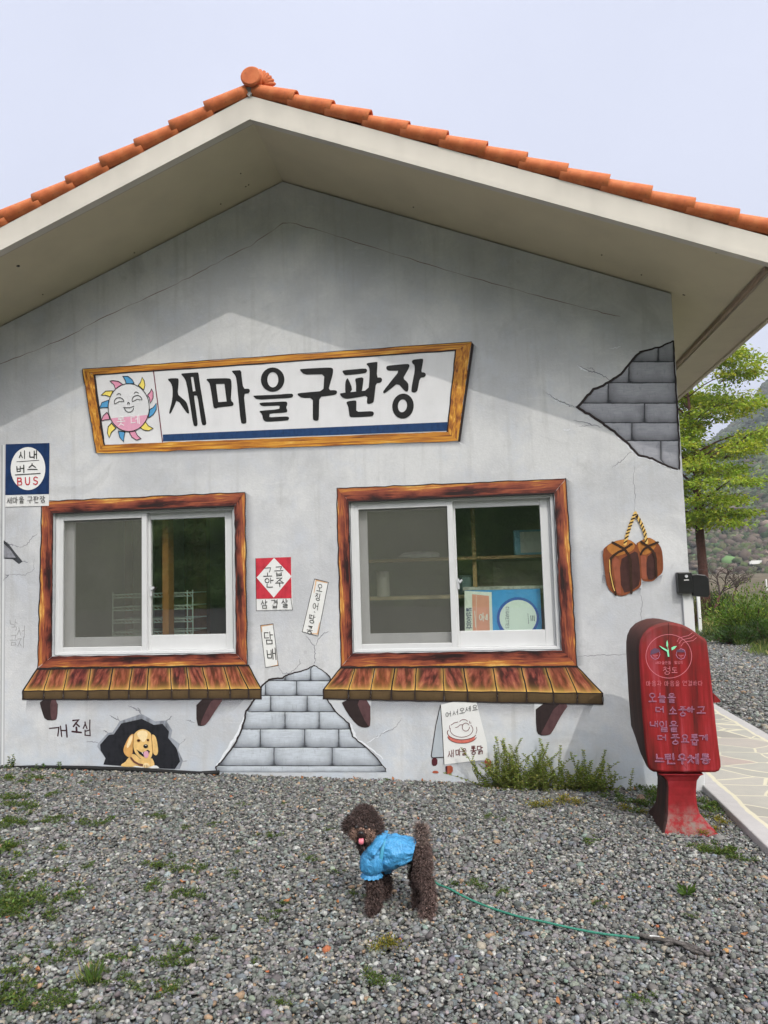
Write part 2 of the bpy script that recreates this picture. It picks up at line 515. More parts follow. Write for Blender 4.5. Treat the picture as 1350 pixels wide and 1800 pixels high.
CS = {
 'ㄱ': [[(0, .06), (1, .06), (.94, .5), (.8, 1)]], 'ㄴ': [[(.04, 0), (.04, .92), (1, .92)]],
 'ㄷ': [[(1, .05), (.04, .05), (.04, .95), (1, .95)]], 'ㄹ': [[(0, .03), (.95, .03), (.95, .48), (.05, .5), (.05, .97), (1, .97)]],
 'ㅁ': [[(.05, .05), (.95, .05), (.95, .95), (.05, .95), (.05, .03)]], 'ㅂ': [[(.08, 0), (.08, .97), (.92, .97), (.92, 0)], [(.08, .5), (.92, .5)]],
 'ㅅ': [[(.5, 0), (.45, .4), (0, 1)], [(.46, .42), (1, 1)]], 'ㅇ': [RING], 'ㅈ': [[(.05, .08), (.95, .08), (.5, .5), (0, 1)], [(.52, .52), (1, 1)]],
 'ㅊ': [[(.38, 0), (.62, .04)], [(.05, .26), (.95, .26), (.5, .6), (0, 1)], [(.52, .6), (1, 1)]],
 'ㅋ': [[(0, .06), (1, .06), (.8, 1)], [(.1, .5), (.9, .5)]], 'ㅌ': [[(1, .04), (.05, .04), (.05, .96), (1, .96)], [(.05, .5), (.9, .5)]],
 'ㅍ': [[(0, .05), (1, .05)], [(.3, .05), (.33, .95)], [(.7, .05), (.67, .95)], [(0, .95), (1, .95)]],
 'ㅎ': [[(.36, 0), (.64, .03)], [(.02, .25), (.98, .25)], [(a*.7+.15, b*.58+.42) for a, b in RING]],
}
VS = {
 'ㅏ': [[(.25, 0), (.25, 1)], [(.25, .45), (.95, .45)]], 'ㅐ': [[(.12, .06), (.12, .94)], [(.85, 0), (.85, 1)], [(.12, .46), (.85, .46)]],
 'ㅓ': [[(.85, 0), (.85, 1)], [(.05, .45), (.85, .45)]], 'ㅔ': [[(.5, .06), (.5, .94)], [(.95, 0), (.95, 1)], [(-.05, .45), (.5, .45)]],
 'ㅕ': [[(.85, 0), (.85, 1)], [(.1, .3), (.85, .3)], [(.1, .62), (.85, .62)]], 'ㅣ': [[(.55, 0), (.55, 1)]],
 'ㅗ': [[(.5, .1), (.5, .8)], [(0, .85), (1, .85)]], 'ㅜ': [[(0, .15), (1, .15)], [(.52, .15), (.52, 1)]],
 'ㅡ': [[(0, .5), (1, .5)]], 'ㅛ': [[(.32, .1), (.32, .82)], [(.68, .1), (.68, .82)], [(0, .85), (1, .85)]],
}
CLUSTER = {'ㄺ': 'ㄹㄱ', 'ㄲ': 'ㄱㄱ', 'ㄸ': 'ㄷㄷ', 'ㅆ': 'ㅅㅅ'}
LATIN = {
 'B': [[(.1, 0), (.1, 1)], [(.1, .03), (.65, .06), (.78, .26), (.6, .46), (.1, .48)], [(.1, .48), (.75, .54), (.88, .76), (.7, .96), (.1, .97)]],
 'U': [[(.1, 0), (.1, .7), (.3, .97), (.65, .97), (.85, .7), (.85, 0)]],
 'S': [[(.85, .12), (.55, .0), (.18, .12), (.18, .38), (.8, .6), (.82, .86), (.5, 1), (.1, .88)]],
 'C': [[(.9, .15), (.5, 0), (.12, .25), (.12, .75), (.5, 1), (.9, .85)]], 'I': [[(.5, 0), (.5, 1)]],
 'G': [[(.9, .15), (.5, 0), (.12, .25), (.12, .75), (.5, 1), (.9, .85), (.9, .55), (.55, .55)]],
 'A': [[(0, 1), (.5, 0), (1, 1)], [(.2, .65), (.8, .65)]], 'R': [[(.1, 1), (.1, 0), (.7, .05), (.8, .3), (.6, .5), (.1, .52)], [(.45, .52), (.9, 1)]],
 'E': [[(.9, 0), (.1, 0), (.1, 1), (.9, 1)], [(.1, .48), (.75, .48)]], 'T': [[(0, .02), (1, .02)], [(.5, .02), (.5, 1)]],
 '·': [[(.4, .45), (.55, .55)]],
}
def fit(strokes, b): return [[(b[0]+x*(b[2]-b[0]), b[1]+y*(b[3]-b[1])) for x, y in s] for s in strokes]
def cons(j, b):
    if j in CLUSTER:
        a, c = CLUSTER[j]; w = (b[2]-b[0])
        return fit(CS[a], (b[0], b[1], b[0]+w*.44, b[3]))+fit(CS[c], (b[0]+w*.56, b[1], b[2], b[3]))
    return fit(CS[j], b)
def glyph(ch):
    if ch in LATIN: return LATIN[ch]
    k = ord(ch)-0xAC00
    if k < 0: return []
    L, V, T = LJ[k//588], VJ[(k % 588)//28], TJ[k % 28]
    o = []
    if V == 'ㅘ':
        o += cons(L, (.05, .02, .5, .4))+fit(VS['ㅗ'], (0, .4, .62, .8 if not T else .6))+fit(VS['ㅏ'], (.7, 0, 1, 1))
    elif V in 'ㅗㅜㅡㅛ':
        if T: o += cons(L, (.18, 0, .82, .3))+fit(VS[V], (0, .3, 1, .58))+cons(T, (.18, .66, .84, 1))
        else: o += cons(L, (.15, .02, .85, .5))+fit(VS[V], (0, .52, 1, 1))
    else:
        if T: o += cons(L, (0, .04, .5, .5))+fit(VS[V], (.58, 0, 1, .56))+cons(T, (.2, .65, .9, 1))
        else: o += cons(L, (0, .14, .5, .86))+fit(VS[V], (.58, 0, 1, 1))
    return o
def lettering(F, txt, org, ex, ey, w, L=1, gap=0.18, jit=0.02, seed=1, mi=0, down=False):
    """org = top-left of first letter (px); ex, ey = one letter's right and down vectors (px)"""
    rs = random.Random(seed); ex = np.array(ex, float); ey = np.array(ey, float); o = np.array(org, float)
    for ch in txt:
        if ch != ' ':
            for s in glyph(ch):
                pts = [o+ex*(x+rs.uniform(-jit, jit))+ey*(y+rs.uniform(-jit, jit)) for x, y in s]
                F.stroke([tuple(p) for p in pts], w*rs.uniform(.9, 1.12), L, mi=mi)
        step = (ey if down else ex)*(1+gap)
        o = o + (step if ch != ' ' else step*0.55)

def P2(X):
    d = np.array(X, float)-CAM
    z = d @ AX_F
    return (CX+FPX*(d @ AX_R)/z, CY-FPX*(d @ AX_U)/z)

# ================================================================== GROUND
def ramp_np(x, a, b): return np.clip((x-a)/(b-a), 0, 1)
def make_ground():
    xs = np.concatenate([[-900, -300, -100, -40, -20, -12, -9], np.arange(-7, 6.01, 0.25), [7, 9, 12, 20, 40, 100, 300, 900]])
    ys = np.concatenate([[-200, -60, -30, -15, -9], np.arange(-7, 16.01, 0.5), [20, 30, 50, 90, 200, 900]])
    X, Y = np.meshgrid(xs, ys)
    Z = -0.028*np.clip(X, -7, 2.4)-0.004
    Z = Z - 0.012
    V = np.stack([X, Y, Z], -1).reshape(-1, 3)
    nx, ny = len(xs), len(ys)
    idx = np.arange(nx*ny).reshape(ny, nx)
    F = np.stack([idx[:-1, :-1], idx[:-1, 1:], idx[1:, 1:], idx[1:, :-1]], -1).reshape(-1, 4)
    t = NT('yard earth and gravel'); o = t.tc('Object')
    vo = t.n.new('ShaderNodeTexVoronoi'); vo.inputs['Scale'].default_value = 48; t.l.new(o, vo.inputs['Vector'])
    gcol = t.ramp(t.sep(vo.outputs['Color'])[0], [(0.0, (0.06, 0.062, 0.062)), (0.45, (0.15, 0.155, 0.15)), (0.8, (0.26, 0.26, 0.25)), (1.0, (0.34, 0.31, 0.26))])
    gcol = t.mix(t.mr(vo.outputs['Distance'], 0.35, 0.62), gcol, (0.03, 0.03, 0.03))
    n = t.noise(o, 0.8, 6, 0.65); s = t.sep(o)
    grass = t.ramp(t.noise(o, 6, 6, 0.7), [(0.25, (0.035, 0.05, 0.012)), (0.5, (0.07, 0.105, 0.022)), (0.75, (0.17, 0.17, 0.06))])
    edge = t.math('ADD', s[0], t.math('MULTIPLY', t.math('SUBTRACT', n, 0.5), 1.6))
    c = t.mix(t.mr(edge, 4.55, 4.95), gcol, grass)
    far = t.math('ADD', s[1], t.math('MULTIPLY', t.math('SUBTRACT', n, 0.5), 3.0))
    c = t.mix(t.mr(far, 12.3, 13.6), c, grass)
    scrub = t.ramp(t.noise(o, .5, 6, .7), [(.35, (.05, .06, .025)), (.5, (.13, .105, .07)), (.65, (.20, .165, .11))])
    c = t.mix(t.mr(far, 24, 40), c, scrub)
    t.base(c).set(0.95, 0.15)
    h = t.math('SUBTRACT', 1.0, vo.outputs['Distance'])
    t.bump(h, 0.8, 0.012)
    g = np_mesh('ground', V, F, t.m, smooth=True)
    tag(g, kind='structure')
make_ground()

# crushed stone: one mass of angular chips
def stones(n, xr, yr, size, seed, keep=None):
    rs = np.random.RandomState(seed)
    ph = (1+5**.5)/2
    iv = np.array([(-1, ph, 0), (1, ph, 0), (-1, -ph, 0), (1, -ph, 0), (0, -1, ph), (0, 1, ph), (0, -1, -ph), (0, 1, -ph), (ph, 0, -1), (ph, 0, 1), (-ph, 0, -1), (-ph, 0, 1)])/1.9
    fi = np.array([(0, 11, 5), (0, 5, 1), (0, 1, 7), (0, 7, 10), (0, 10, 11), (1, 5, 9), (5, 11, 4), (11, 10, 2), (10, 7, 6), (7, 1, 8), (3, 9, 4), (3, 4, 2), (3, 2, 6), (3, 6, 8), (3, 8, 9), (4, 9, 5), (2, 4, 11), (6, 2, 10), (8, 6, 7), (9, 8, 1)])
    x = rs.uniform(*xr, n); y = rs.uniform(*yr, n)
    if keep is not None:
        k = keep(x, y); x, y = x[k], y[k]; n = len(x)
    sz = size*np.exp(rs.normal(0, 0.33, n))
    big = rs.rand(n) < 0.02
    sz[big] *= 1.5
    dim = np.stack([sz*rs.uniform(.8, 1.35, n), sz*rs.uniform(.65, 1.05, n), sz*rs.uniform(.4, .75, n)], -1)/2
    V = iv[None]*(1+rs.uniform(-.3, .3, (n, 12, 1)))+rs.uniform(-.12, .12, (n, 12, 3))
    V = V*dim[:, None, :]
    a = rs.uniform(0, 2*np.pi, n); tl = rs.normal(0, .45, n)
    ca, sa, ct, st = np.cos(a)[:, None], np.sin(a)[:, None], np.cos(tl)[:, None], np.sin(tl)[:, None]
    x1, y1, z1 = V[..., 0], V[..., 1], V[..., 2]
    y2, z2 = y1*ct-z1*st, y1*st+z1*ct
    V = np.stack([x1*ca-y2*sa, x1*sa+y2*ca, z2], -1)
    zz = -0.028*np.clip(x, -7, 2.4)-0.004+rs.uniform(-.010, .004, n)
    V += np.stack([x, y, zz], -1)[:, None, :]
    F = fi[None]+(np.arange(n)*12)[:, None, None]
    base = np.array([0.178, 0.176, 0.166])
    val = np.clip(rs.normal(1.0, .40, n), .28, 2.3)
    C = base[None]*val[:, None]
    tint = rs.normal(0, .05, (n, 3)); C = C*(1+tint)
    r = rs.rand(n)
    warm = r < .022; C[warm] = np.array([.42, .28, .17])*rs.uniform(.6, 1.15, (warm.sum(), 1))
    tan = (r > .035) & (r < .085); C[tan] = np.array([.36, .32, .25])*rs.uniform(.7, 1.2, (tan.sum(), 1))
    pale = (r > .085) & (r < .13); C[pale] = np.array([.46, .46, .43])*rs.uniform(.8, 1.15, (pale.sum(), 1))
    green = (r > .13) & (r < .26); C[green] *= np.array([.92, 1.05, .98])
    blue = (r > .26) & (r < .34); C[blue] *= np.array([.85, .95, 1.08])
    orange = r > .9985; C[orange] = np.array([.42, .13, .05])
    return V.reshape(-1, 3), F.reshape(-1, 3), np.clip(np.repeat(C, 12, 0), .02, .7)
def in_yard(x, y): return (x < 1.40)
a1 = stones(165000, (-4.6, 1.40), (-3.35, -0.01), 0.0158, 3, lambda x, y: (np.abs(x+0.15-(y+5.3)*-0.13) < (y+5.3)*0.62+0.35))
a2 = stones(42000, (2.40, 5.0), (-0.5, 13.0), 0.030, 4, lambda x, y: (x < 4.75+0.25*np.sin(y*2.1)) & (x/(y+5.3) < 0.62) & (RS.rand(len(x)) < np.clip(1.6-y/11, 0.12, 1)))
V = np.concatenate([a1[0], a2[0]]); F = np.concatenate([a1[1], a2[1]+len(a1[0])]); Cc = np.concatenate([a1[2], a2[2]])
gm = NT('crushed stone'); gm.base(gm.mix(gm.mr(gm.noise(gm.tc('Object'), 160, 3), .35, .7, 0, .45), gm.attr('col'), (0.10, 0.10, 0.10))).set(0.82, 0.3)
tag(np_mesh('gravel', V, F, gm.m, col=Cc), 'loose grey crushed stone chips with a few tan ones covering the yard', 'gravel', kind='stuff')

# flagstone path along the right side of the house
def make_path():
    x0, x1, y0, y1 = 1.405, 2.385, -3.6, 9.5
    t = NT('crazy paving'); o = t.tc('Object')
    nz = t.n.new('ShaderNodeTexNoise'); nz.inputs['Scale'].default_value = 2.0; nz.inputs['Detail'].default_value = 2; t.l.new(o, nz.inputs['Vector'])
    wv = t.n.new('ShaderNodeVectorMath'); wv.operation = 'MULTIPLY_ADD'; t.l.new(nz.outputs['Color'], wv.inputs[0])
    wv.inputs[1].default_value = (.16, .16, 0); t.l.new(t.tc('Object', (1.0, 1.25, 0)), wv.inputs[2])
    vo = t.n.new('ShaderNodeTexVoronoi'); vo.feature = 'DISTANCE_TO_EDGE'; vo.inputs['Scale'].default_value = 3.3; t.l.new(wv.outputs[0], vo.inputs['Vector'])
    vc = t.n.new('ShaderNodeTexVoronoi'); vc.inputs['Scale'].default_value = 3.3; t.l.new(wv.outputs[0], vc.inputs['Vector'])
    slab = t.ramp(t.sep(vc.outputs['Color'])[0], [(0.0, (.33, .31, .27)), (.5, (.40, .385, .335)), (.85, (.44, .41, .36)), (1.0, (.42, .34, .30))])
    slab = t.mix(t.mr(t.noise(o, 9, 5), .35, .7, 0, .35), slab, (.30, .30, .28))
    s = t.sep(o)
    ex = t.math('MINIMUM', t.math('ABSOLUTE', t.math('SUBTRACT', s[0], x0)), t.math('ABSOLUTE', t.math('SUBTRACT', s[0], x1)))
    ex = t.math('ADD', ex, t.math('MULTIPLY', t.math('SUBTRACT', t.noise(o, 5, 2), .5), .05))
    joint = t.mr(vo.outputs['Distance'], 0.018, 0.034, 1, 0)
    c = t.mix(joint, slab, (.60, .56, .42))
    border = t.mr(ex, .105, .115, 1, 0)
    bcol = t.mix(t.noise(o, 14, 4), (.40, .385, .38), (.50, .48, .46))
    c = t.mix(border, c, bcol)
    bj = t.math('MULTIPLY', t.mr(ex, .095, .10), t.mr(ex, .122, .128, 1, 0))
    c = t.mix(bj, c, (.60, .56, .42))
    t.base(c).set(.85, .25)
    t.bump(t.math('SUBTRACT', t.noise(o, 50, 4), t.math('MULTIPLY', joint, .8)), .35, .006)
    mb = MB()
    mb.box(x0, x1, y0, y1, -.25, 0.0)
    ob = mb.build('path', t.m)
    bevel(ob, .008)
    tag(ob, kind='structure')
make_path()

# ================================================================== HOUSE
XR, XL, XA, ZA = 1.41, -4.19, -1.39, 4.485
ML, MR = 0.42, 0.395
OV = 0.80
def zs(x): return ZA-(XA-x)*ML if x < XA else ZA-(x-XA)*MR
house = empty('house', (XA, 0, 0))
tag(house, 'small grey plastered shop house with orange tiled gable roof and painted mural wall', 'house')
OPEN = [(-3.245, -1.800, 0.908, 1.995), (-0.935, 0.535, 0.895, 1.990)]
M_WALL = mat_wall()
M_WHITE = paint('white window plastic', (.64, .645, .65), .03, 8, .35, .5, .02)
M_DARKLINE = paint('dark brush line', (.028, .020, .020), .3, 60)
def make_wall():
    mb = MB()
    outer = [(XL, -.4), (XR, -.4), (XR, zs(XR)-.01), (XA, ZA-.01), (XL, zs(XL)-.01)]
    holes = [[(a, c), (a, d), (b, d), (b, c)] for a, b, c, d in OPEN]
    lp = [outer]+holes
    t = tessellate_polygon([[Vector((p[0], p[1], 0)) for p in l] for l in lp])
    allp = [p for l in lp for p in l]
    mb.add([(p[0], 0, p[1]) for p in allp], [tuple(x) for x in t])
    th = .16
    for a, b, c, d in OPEN:                       # reveals
        mb.add([(a, 0, c), (b, 0, c), (b, 0, d), (a, 0, d), (a, th, c), (b, th, c), (b, th, d), (a, th, d)],
               [(0, 1, 5, 4), (1, 2, 6, 5), (2, 3, 7, 6), (3, 0, 4, 7)])
    D = 7.0
    mb.add([(XR, 0, -.4), (XR, D, -.4), (XR, D, zs(XR)), (XR, 0, zs(XR)-.01)], [(0, 1, 2, 3)])
    mb.add([(XL, 0, -.4), (XL, D, -.4), (XL, D, zs(XL)), (XL, 0, zs(XL)-.01)], [(3, 2, 1, 0)])
    mb.add([(p[0], D, p[1]) for p in outer], [(4, 3, 2, 1, 0)])
    return mb.build('wall', M_WALL, house)
make_wall()
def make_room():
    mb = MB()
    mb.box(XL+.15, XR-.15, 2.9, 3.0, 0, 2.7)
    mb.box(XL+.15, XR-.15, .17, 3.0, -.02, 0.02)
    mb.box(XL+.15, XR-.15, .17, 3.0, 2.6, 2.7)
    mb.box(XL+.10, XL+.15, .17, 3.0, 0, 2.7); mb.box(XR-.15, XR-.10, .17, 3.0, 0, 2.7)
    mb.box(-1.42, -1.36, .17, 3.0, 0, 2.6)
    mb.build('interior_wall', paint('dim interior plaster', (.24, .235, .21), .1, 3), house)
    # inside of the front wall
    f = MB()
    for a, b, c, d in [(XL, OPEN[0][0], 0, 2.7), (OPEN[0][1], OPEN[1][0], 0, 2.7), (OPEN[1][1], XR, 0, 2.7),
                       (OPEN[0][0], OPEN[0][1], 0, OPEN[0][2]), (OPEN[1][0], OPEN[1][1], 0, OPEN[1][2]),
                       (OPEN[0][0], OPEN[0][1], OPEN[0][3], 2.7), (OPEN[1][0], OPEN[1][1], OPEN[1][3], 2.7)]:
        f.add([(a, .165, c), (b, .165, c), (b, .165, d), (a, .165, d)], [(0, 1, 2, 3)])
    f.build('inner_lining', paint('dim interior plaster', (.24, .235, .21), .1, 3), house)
    p = MB()
    p.box(-3.3, -3.18, 1.9, 2.0, 0, 2.3); p.box(-2.98, -2.9, 1.9, 2.0, 0, 2.3); p.box(-3.62, -3.54, 1.9, 2.0, 0, 2.3)
    p.box(-2.62, -2.48, 1.2, 1.3, 0, 2.4)
    p.build('door_frame', paint('varnished brown timber', (.22, .09, .035), .2, 12, .5), house)
    q = MB(); q.box(-3.54, -3.3, 1.93, 1.97, .05, 2.25); q.box(-3.18, -2.98, 1.93, 1.97, .05, 2.25); q.box(-2.9, -2.2, 2.2, 2.24, .05, 2.25)
    q.build('door', paint('pale interior door', (.48, .47, .42), .06, 5, .6), house)
make_room()

# ---- roof
M_CREAM = paint('cream eave board', (.585, .55, .49), .09, 3, .7, .25, .08)
M_SOFF = paint('cream soffit render', (.59, .525, .375), .06, 2, .8, .2, .08)
def mat_tile():
    t = NT('orange clay tile'); o = t.tc('Object')
    n = t.noise(o, 9, 5); n2 = t.noise(o, 40, 4, .65); n3 = t.noise(t.tc('Object', (3, 3, 3)), 5, 3)
    c = t.ramp(n, [(.3, (.44, .105, .036)), (.5, (.55, .148, .050)), (.7, (.62, .20, .075))])
    c = t.mix(t.mr(n2, .58, .74, 0, .6), c, (.22, .07, .035))
    c = t.mix(t.mr(n3, .62, .8, 0, .4), c, (.62, .30, .16))
    t.base(c).set(.72, .3); t.bump(n2, .25, .004)
    return t.m
M_TILE = mat_tile()
XE_R, XE_L = 2.10, -4.90
YB = 7.6
def make_roof():
    TH = .17
    mb = MB()                                   # tiled top with barrel rows
    for side in (0, 1):
        xs = np.linspace(XA, XE_R if side else XE_L, 22)
        ys = np.arange(-OV-.0+.06, YB, .045)
        vs = []
        for x in xs:
            for y in ys:
                vs.append((x, y, zs(x)+TH+.030*abs(math.sin((y+OV)*math.pi/.22))))
        ny = len(ys)
        fs = [(i*ny+j, i*ny+j+1, (i+1)*ny+j+1, (i+1)*ny+j) for i in range(len(xs)-1) for j in range(ny-1)]
        mb.add(vs, fs)
    roof = mb.build('roof', M_TILE, house, smooth=True)
    s = MB()                                    # sloping soffit (runs into the roof void) + under-eave board
    for x0, x1 in ((XA, 1.80), (XA, -4.60)):
        s.add([(x0, -OV+.05, zs(x0)), (x1, -OV+.05, zs(x1)), (x1, YB, zs(x1)), (x0, YB, zs(x0))], [(0, 1, 2, 3)])
    s.build('soffit', M_SOFF, roof)
    f = MB()                                    # gable barge boards, mitred at the ridge
    yo, yi = -OV, -OV+.058
    lo = [(XE_L, zs(XE_L)-.014), (XA, ZA-.014), (XE_R, zs(XE_R)-.014)]
    hi = [(x, z+.162) for x, z in lo]
    ring = [(lo, yo), (hi, yo), (hi, yi), (lo, yi)]
    v = [(p[0], y, p[1]) for pl, y in ring for p in pl]
    fs = []
    for k in range(4):
        for i in range(2):
            a = k*3+i; b = ((k+1) % 4)*3+i
            fs.append((a, a+1, b+1, b))
    fs += [(0, 3, 6, 9), (2, 11, 8, 5)]
    f.add(v, fs)
    # small lip along the lower edge
    lo2 = [(x, z-.010) for x, z in lo]; hi2 = [(x, z+.026) for x, z in lo]
    ring = [(lo2, yo-.013), (hi2, yo-.013), (hi2, yo-.001), (lo2, yo-.001)]
    v = [(p[0], y, p[1]) for pl, y in ring for p in pl]
    f.add(v, fs)
    f.build('barge_board', M_CREAM, roof)
    g = MB()                                    # reddish shadow-gap strip behind the barge board
    ring = [([(x, z+.006) for x, z in lo], yi+.001), ([(x, z+.016) for x, z in lo], yi+.001), ([(x, z+.016) for x, z in lo], yi+.010), ([(x, z+.006) for x, z in lo], yi+.010)]
    v = [(p[0], y, p[1]) for pl, y in ring for p in pl]
    g.add(v, fs); g.build('gap_strip', paint('brown gap strip', (.22, .12, .09), .2), roof)
    M_TAN_E = paint('tan eave board', (.50, .43, .33), .05, 3, .75)
    for xa, xb in ((1.79, XE_R), (XE_L, -4.59)):
        zz = zs(1.80) if xa > 0 else zs(-4.60); e = MB()     # flat boxed eave of one long side
        e.box(xa, xb, yi+.002, YB, zz-.045, zz-.012)
        xo = XE_R if xa > 0 else XE_L-.03
        e.box(xo-(.0 if xa < 0 else .03), xo+(.03 if xa < 0 else .0), yi+.004, YB, zz-.065, zs(XE_R)+.15)
        e.build('eave_board', M_TAN_E, roof)
    gl = MB()
    gl.box(1.765, 1.789, yi+.012, YB, zs(1.775)-.035, zs(1.775)-.004)
    gl.build('eave_trim', paint('dark brown eave trim', (.34, .255, .18), .1, 4), roof)
    # rake tiles: tapered barrels, lower end lapping over the next
    def tile_mesh():
        t = MB(); n = 12; L = .30
        rings_o, rings_i = [], []
        for k in range(6):
            s_ = k/5; r = .060+.013*s_
            for R, ro in ((r, rings_o), (r-.012, rings_i)):
                ro.append([(s_*L, -R*math.cos(a)*1.0, R*math.sin(a)*.80) for a in [(-.36+1.56*q/n)*math.pi for q in range(n+1)]])
        t.loft(rings_o, close=False, cap=False)
        b = len(t.v); t.loft([r[::-1] for r in rings_i], close=False, cap=False)
        m_ = n+1                                    # end lips
        for k in (0, 5):
            o_ = k*m_; i_ = b+k*m_
            for q in range(n):
                f_ = (o_+q, o_+q+1, i_+n-q-1, i_+n-q)
                t.f.append(f_ if k else f_[::-1]); t.mi.append(0)
        return t
    base = tile_mesh()
    first = None
    me_l = None
    rs = random.Random(5)
    for side, step in ((1, .2445), (-1, .2445)):
        mslope = MR if side > 0 else ML
        cs_, sn_ = 1/math.hypot(1, mslope), mslope/math.hypot(1, mslope)
        for k in range(15 if side > 0 else 15):
            d0 = .02+k*step/cs_*1.0
            x = XA+side*d0*cs_; z = ZA-d0*sn_+.150+.046
            if first is None:
                ob = base.build('rake_tile', M_TILE, roof, smooth=True, loc=(0, 0, 0))
                # built around the tile's own origin
                for v_ in ob.data.vertices: v_.co += Vector(root_loc(roof))
                first = ob
            else:
                ob = first.copy(); COL.objects.link(ob); ob.parent = roof
            lift = math.atan2(.018, .26)
            ang = math.atan2(sn_, cs_)-lift
            X = Vector((side*math.cos(ang), 0, -math.sin(ang)))
            Yv = Vector((0, 1, 0)); Z = X.cross(Yv)*(1 if side > 0 else -1)
            if Z.z < 0: Z = -Z
            R = Matrix((X, Yv, Z)).transposed()
            roll = Matrix.Rotation(rs.uniform(-.06, .06), 3, 'X')
            mm = (R @ roll).to_4x4()
            mm.translation = Vector((x, -OV+.032+rs.uniform(-.004, .004), z+rs.uniform(-.003, .003)))-root_loc(roof)
            ob.matrix_local = mm
    r = MB()                                    # ridge run, round cap, fan finial
    zc = ZA+.255
    for k in range(26):
        y = -OV+.04+k*.30
        r.loft([[(XA-.085*math.cos(a)*q, y+o_, zc-.075+.085*math.sin(a)*q) for a in [math.pi*(-.1+1.2*w/10) for w in range(11)]] for o_, q in ((0, 1.06), (.31, .95))], close=False, cap=False)
    r.build('ridge_cap', M_TILE, roof, smooth=True)
    c = MB()
    prof = [(0, .0), (.058, 0), (.066, .007), (.066, .022), (.054, .028), (.054, .075), (0, .075)]
    rings = [[(XA+.022+max(pr, .0005)*1.05*math.cos(t), -OV-.055+py, zc-.005+max(pr, .0005)*math.sin(t)) for t in [2*math.pi*q/32 for q in range(32)]] for pr, py in prof]
    c.loft(rings); c.build('ridge_end_disc', M_TILE, roof)
    fn = MB()
    for k in range(6):
        th = math.radians(78-k*16)
        cx_, cz_ = XA+.070, zc-.012
        pts = [(cx_+q*math.cos(th+.5*(q/.13)**2)*1.0, -OV+.02+.004*k, cz_+q*math.sin(th)) for q in (0.0, .03, .06, .088, .10)]
        fn.tube(pts, [.010, .014, .016, .012, .003], 7)
    fn.build('ridge_finial', M_TILE, roof, smooth=True)
    mo = MB(); mo.add([(XA-.065, -OV-.012, ZA+.20), (XA+.05, -OV-.012, ZA+.20), (XA, -OV-.012, ZA+.135), (XA-.065, -OV+.05, ZA+.20), (XA+.05, -OV+.05, ZA+.20), (XA, -OV+.05, ZA+.135)],
                  [(0, 2, 1), (0, 1, 4, 3), (1, 2, 5, 4), (2, 0, 3, 5)])
    mo.build('mortar', paint('grey mortar', (.5, .48, .46), .15, 30), roof)
    return roof
make_roof()
b = MB()
p = W(32, 438, -.55)
b.tube([(p[0], -.55, zs(p[0])-.004), (p[0], -.55, zs(p[0])+.02)], .012, 12)
b.build('drain_hole', paint('dark steel', (.06, .05, .045), .2), house)

for px_, py_ in ((423, 306), (432, 330), (437, 327), (388, 361), (236, 447), (75, 520), (727, 369), (1058, 452), (1128, 489), (1205, 545), (1208, 622), (1253, 352)):
    yq = -.55
    for _ in range(12):                            # find the soffit point this fixing sits on
        q_ = W(px_, py_, yq); yq += (zs(q_[0])-q_[2])*.35; yq = min(max(yq, -.72), -.02)
    q_ = W(px_, py_, yq)
    nh = MB(); nh.tube([(q_[0], yq, zs(q_[0])-.003), (q_[0], yq, zs(q_[0])+.004)], .0055, 8)
    nh.build('nail_head', paint('rusty nail head', (.07, .045, .035), .2, 60), house)

# ---- windows (white sliding frames, insect screen on the left half)
M_GLASS = mat_glass(); M_SCREEN = mat_screen()
def bars(mb, x0, x1, z0, z1, y0, y1, l, r, t, bt):
    mb.box(x0, x0+l, y0, y1, z0, z1); mb.box(x1-r, x1, y0, y1, z0, z1)
    mb.box(x0+l, x1-r, y0+.001, y1-.001, z1-t, z1); mb.box(x0+l, x1-r, y0+.001, y1-.001, z0, z0+bt)
def make_window(o, label):
    a, b, c, d = o
    a += .004; b -= .004; c += .004; d -= .004
    w = b-a
    f = MB()
    bars(f, a, b, c, d, .030, .150, .024, .024, .020, .022)
    f.box(b-.045, b-.024, .075, .15, c+.02, d-.02)
    win = f.build('window', M_WHITE, house); bevel(win, .003)
    tag(win, label)
    mid = a+w*.503
    s = MB(); bars(s, a+.018, mid+.012, c+.016, d-.014, .034, .062, .040, .040, .040, .040)
    sc = s.build('screen_frame', M_WHITE, win); bevel(sc, .003)
    n = MB(); n.add([(a+.05, .048, c+.05), (mid-.02, .048, c+.05), (mid-.02, .048, d-.05), (a+.05, .048, d-.05)], [(0, 1, 2, 3)])
    n.build('insect_screen', M_SCREEN, win)
    s = MB(); bars(s, a+.026, mid+.02, c+.02, d-.02, .100, .128, .085, .03, .045, .105)
    x = s.build('sash', M_WHITE, win); bevel(x, .003)
    g = MB(); g.add([(a+.10, .114, c+.11), (mid, .114, c+.11), (mid, .114, d-.055), (a+.10, .114, d-.055)], [(0, 1, 2, 3)]); g.build('pane', M_GLASS, win)
    s = MB(); bars(s, mid-.006, b-.040, c+.022, d-.018, .068, .096, .034, .056, .052, .112)
    x = s.build('sash', M_WHITE, win); bevel(x, .003)
    g = MB(); g.add([(mid+.02, .082, c+.12), (b-.09, .082, c+.12), (b-.09, .082, d-.06), (mid+.02, .082, d-.06)], [(0, 1, 2, 3)]); g.build('pane', M_GLASS, win)
    l = MB(); zz = c+(d-c)*.44
    l.tube([(mid+.034, .072, zz), (mid+.044, .056, zz+.005), (mid+.060, .056, zz+.022)], [.008, .009, .006], 8)
    l.box(mid+.026, mid+.040, .058, .068, zz-.045, zz+.03)
    l.build('latch', paint('chrome', (.55, .56, .58), .05, 10, .25, .6), win)
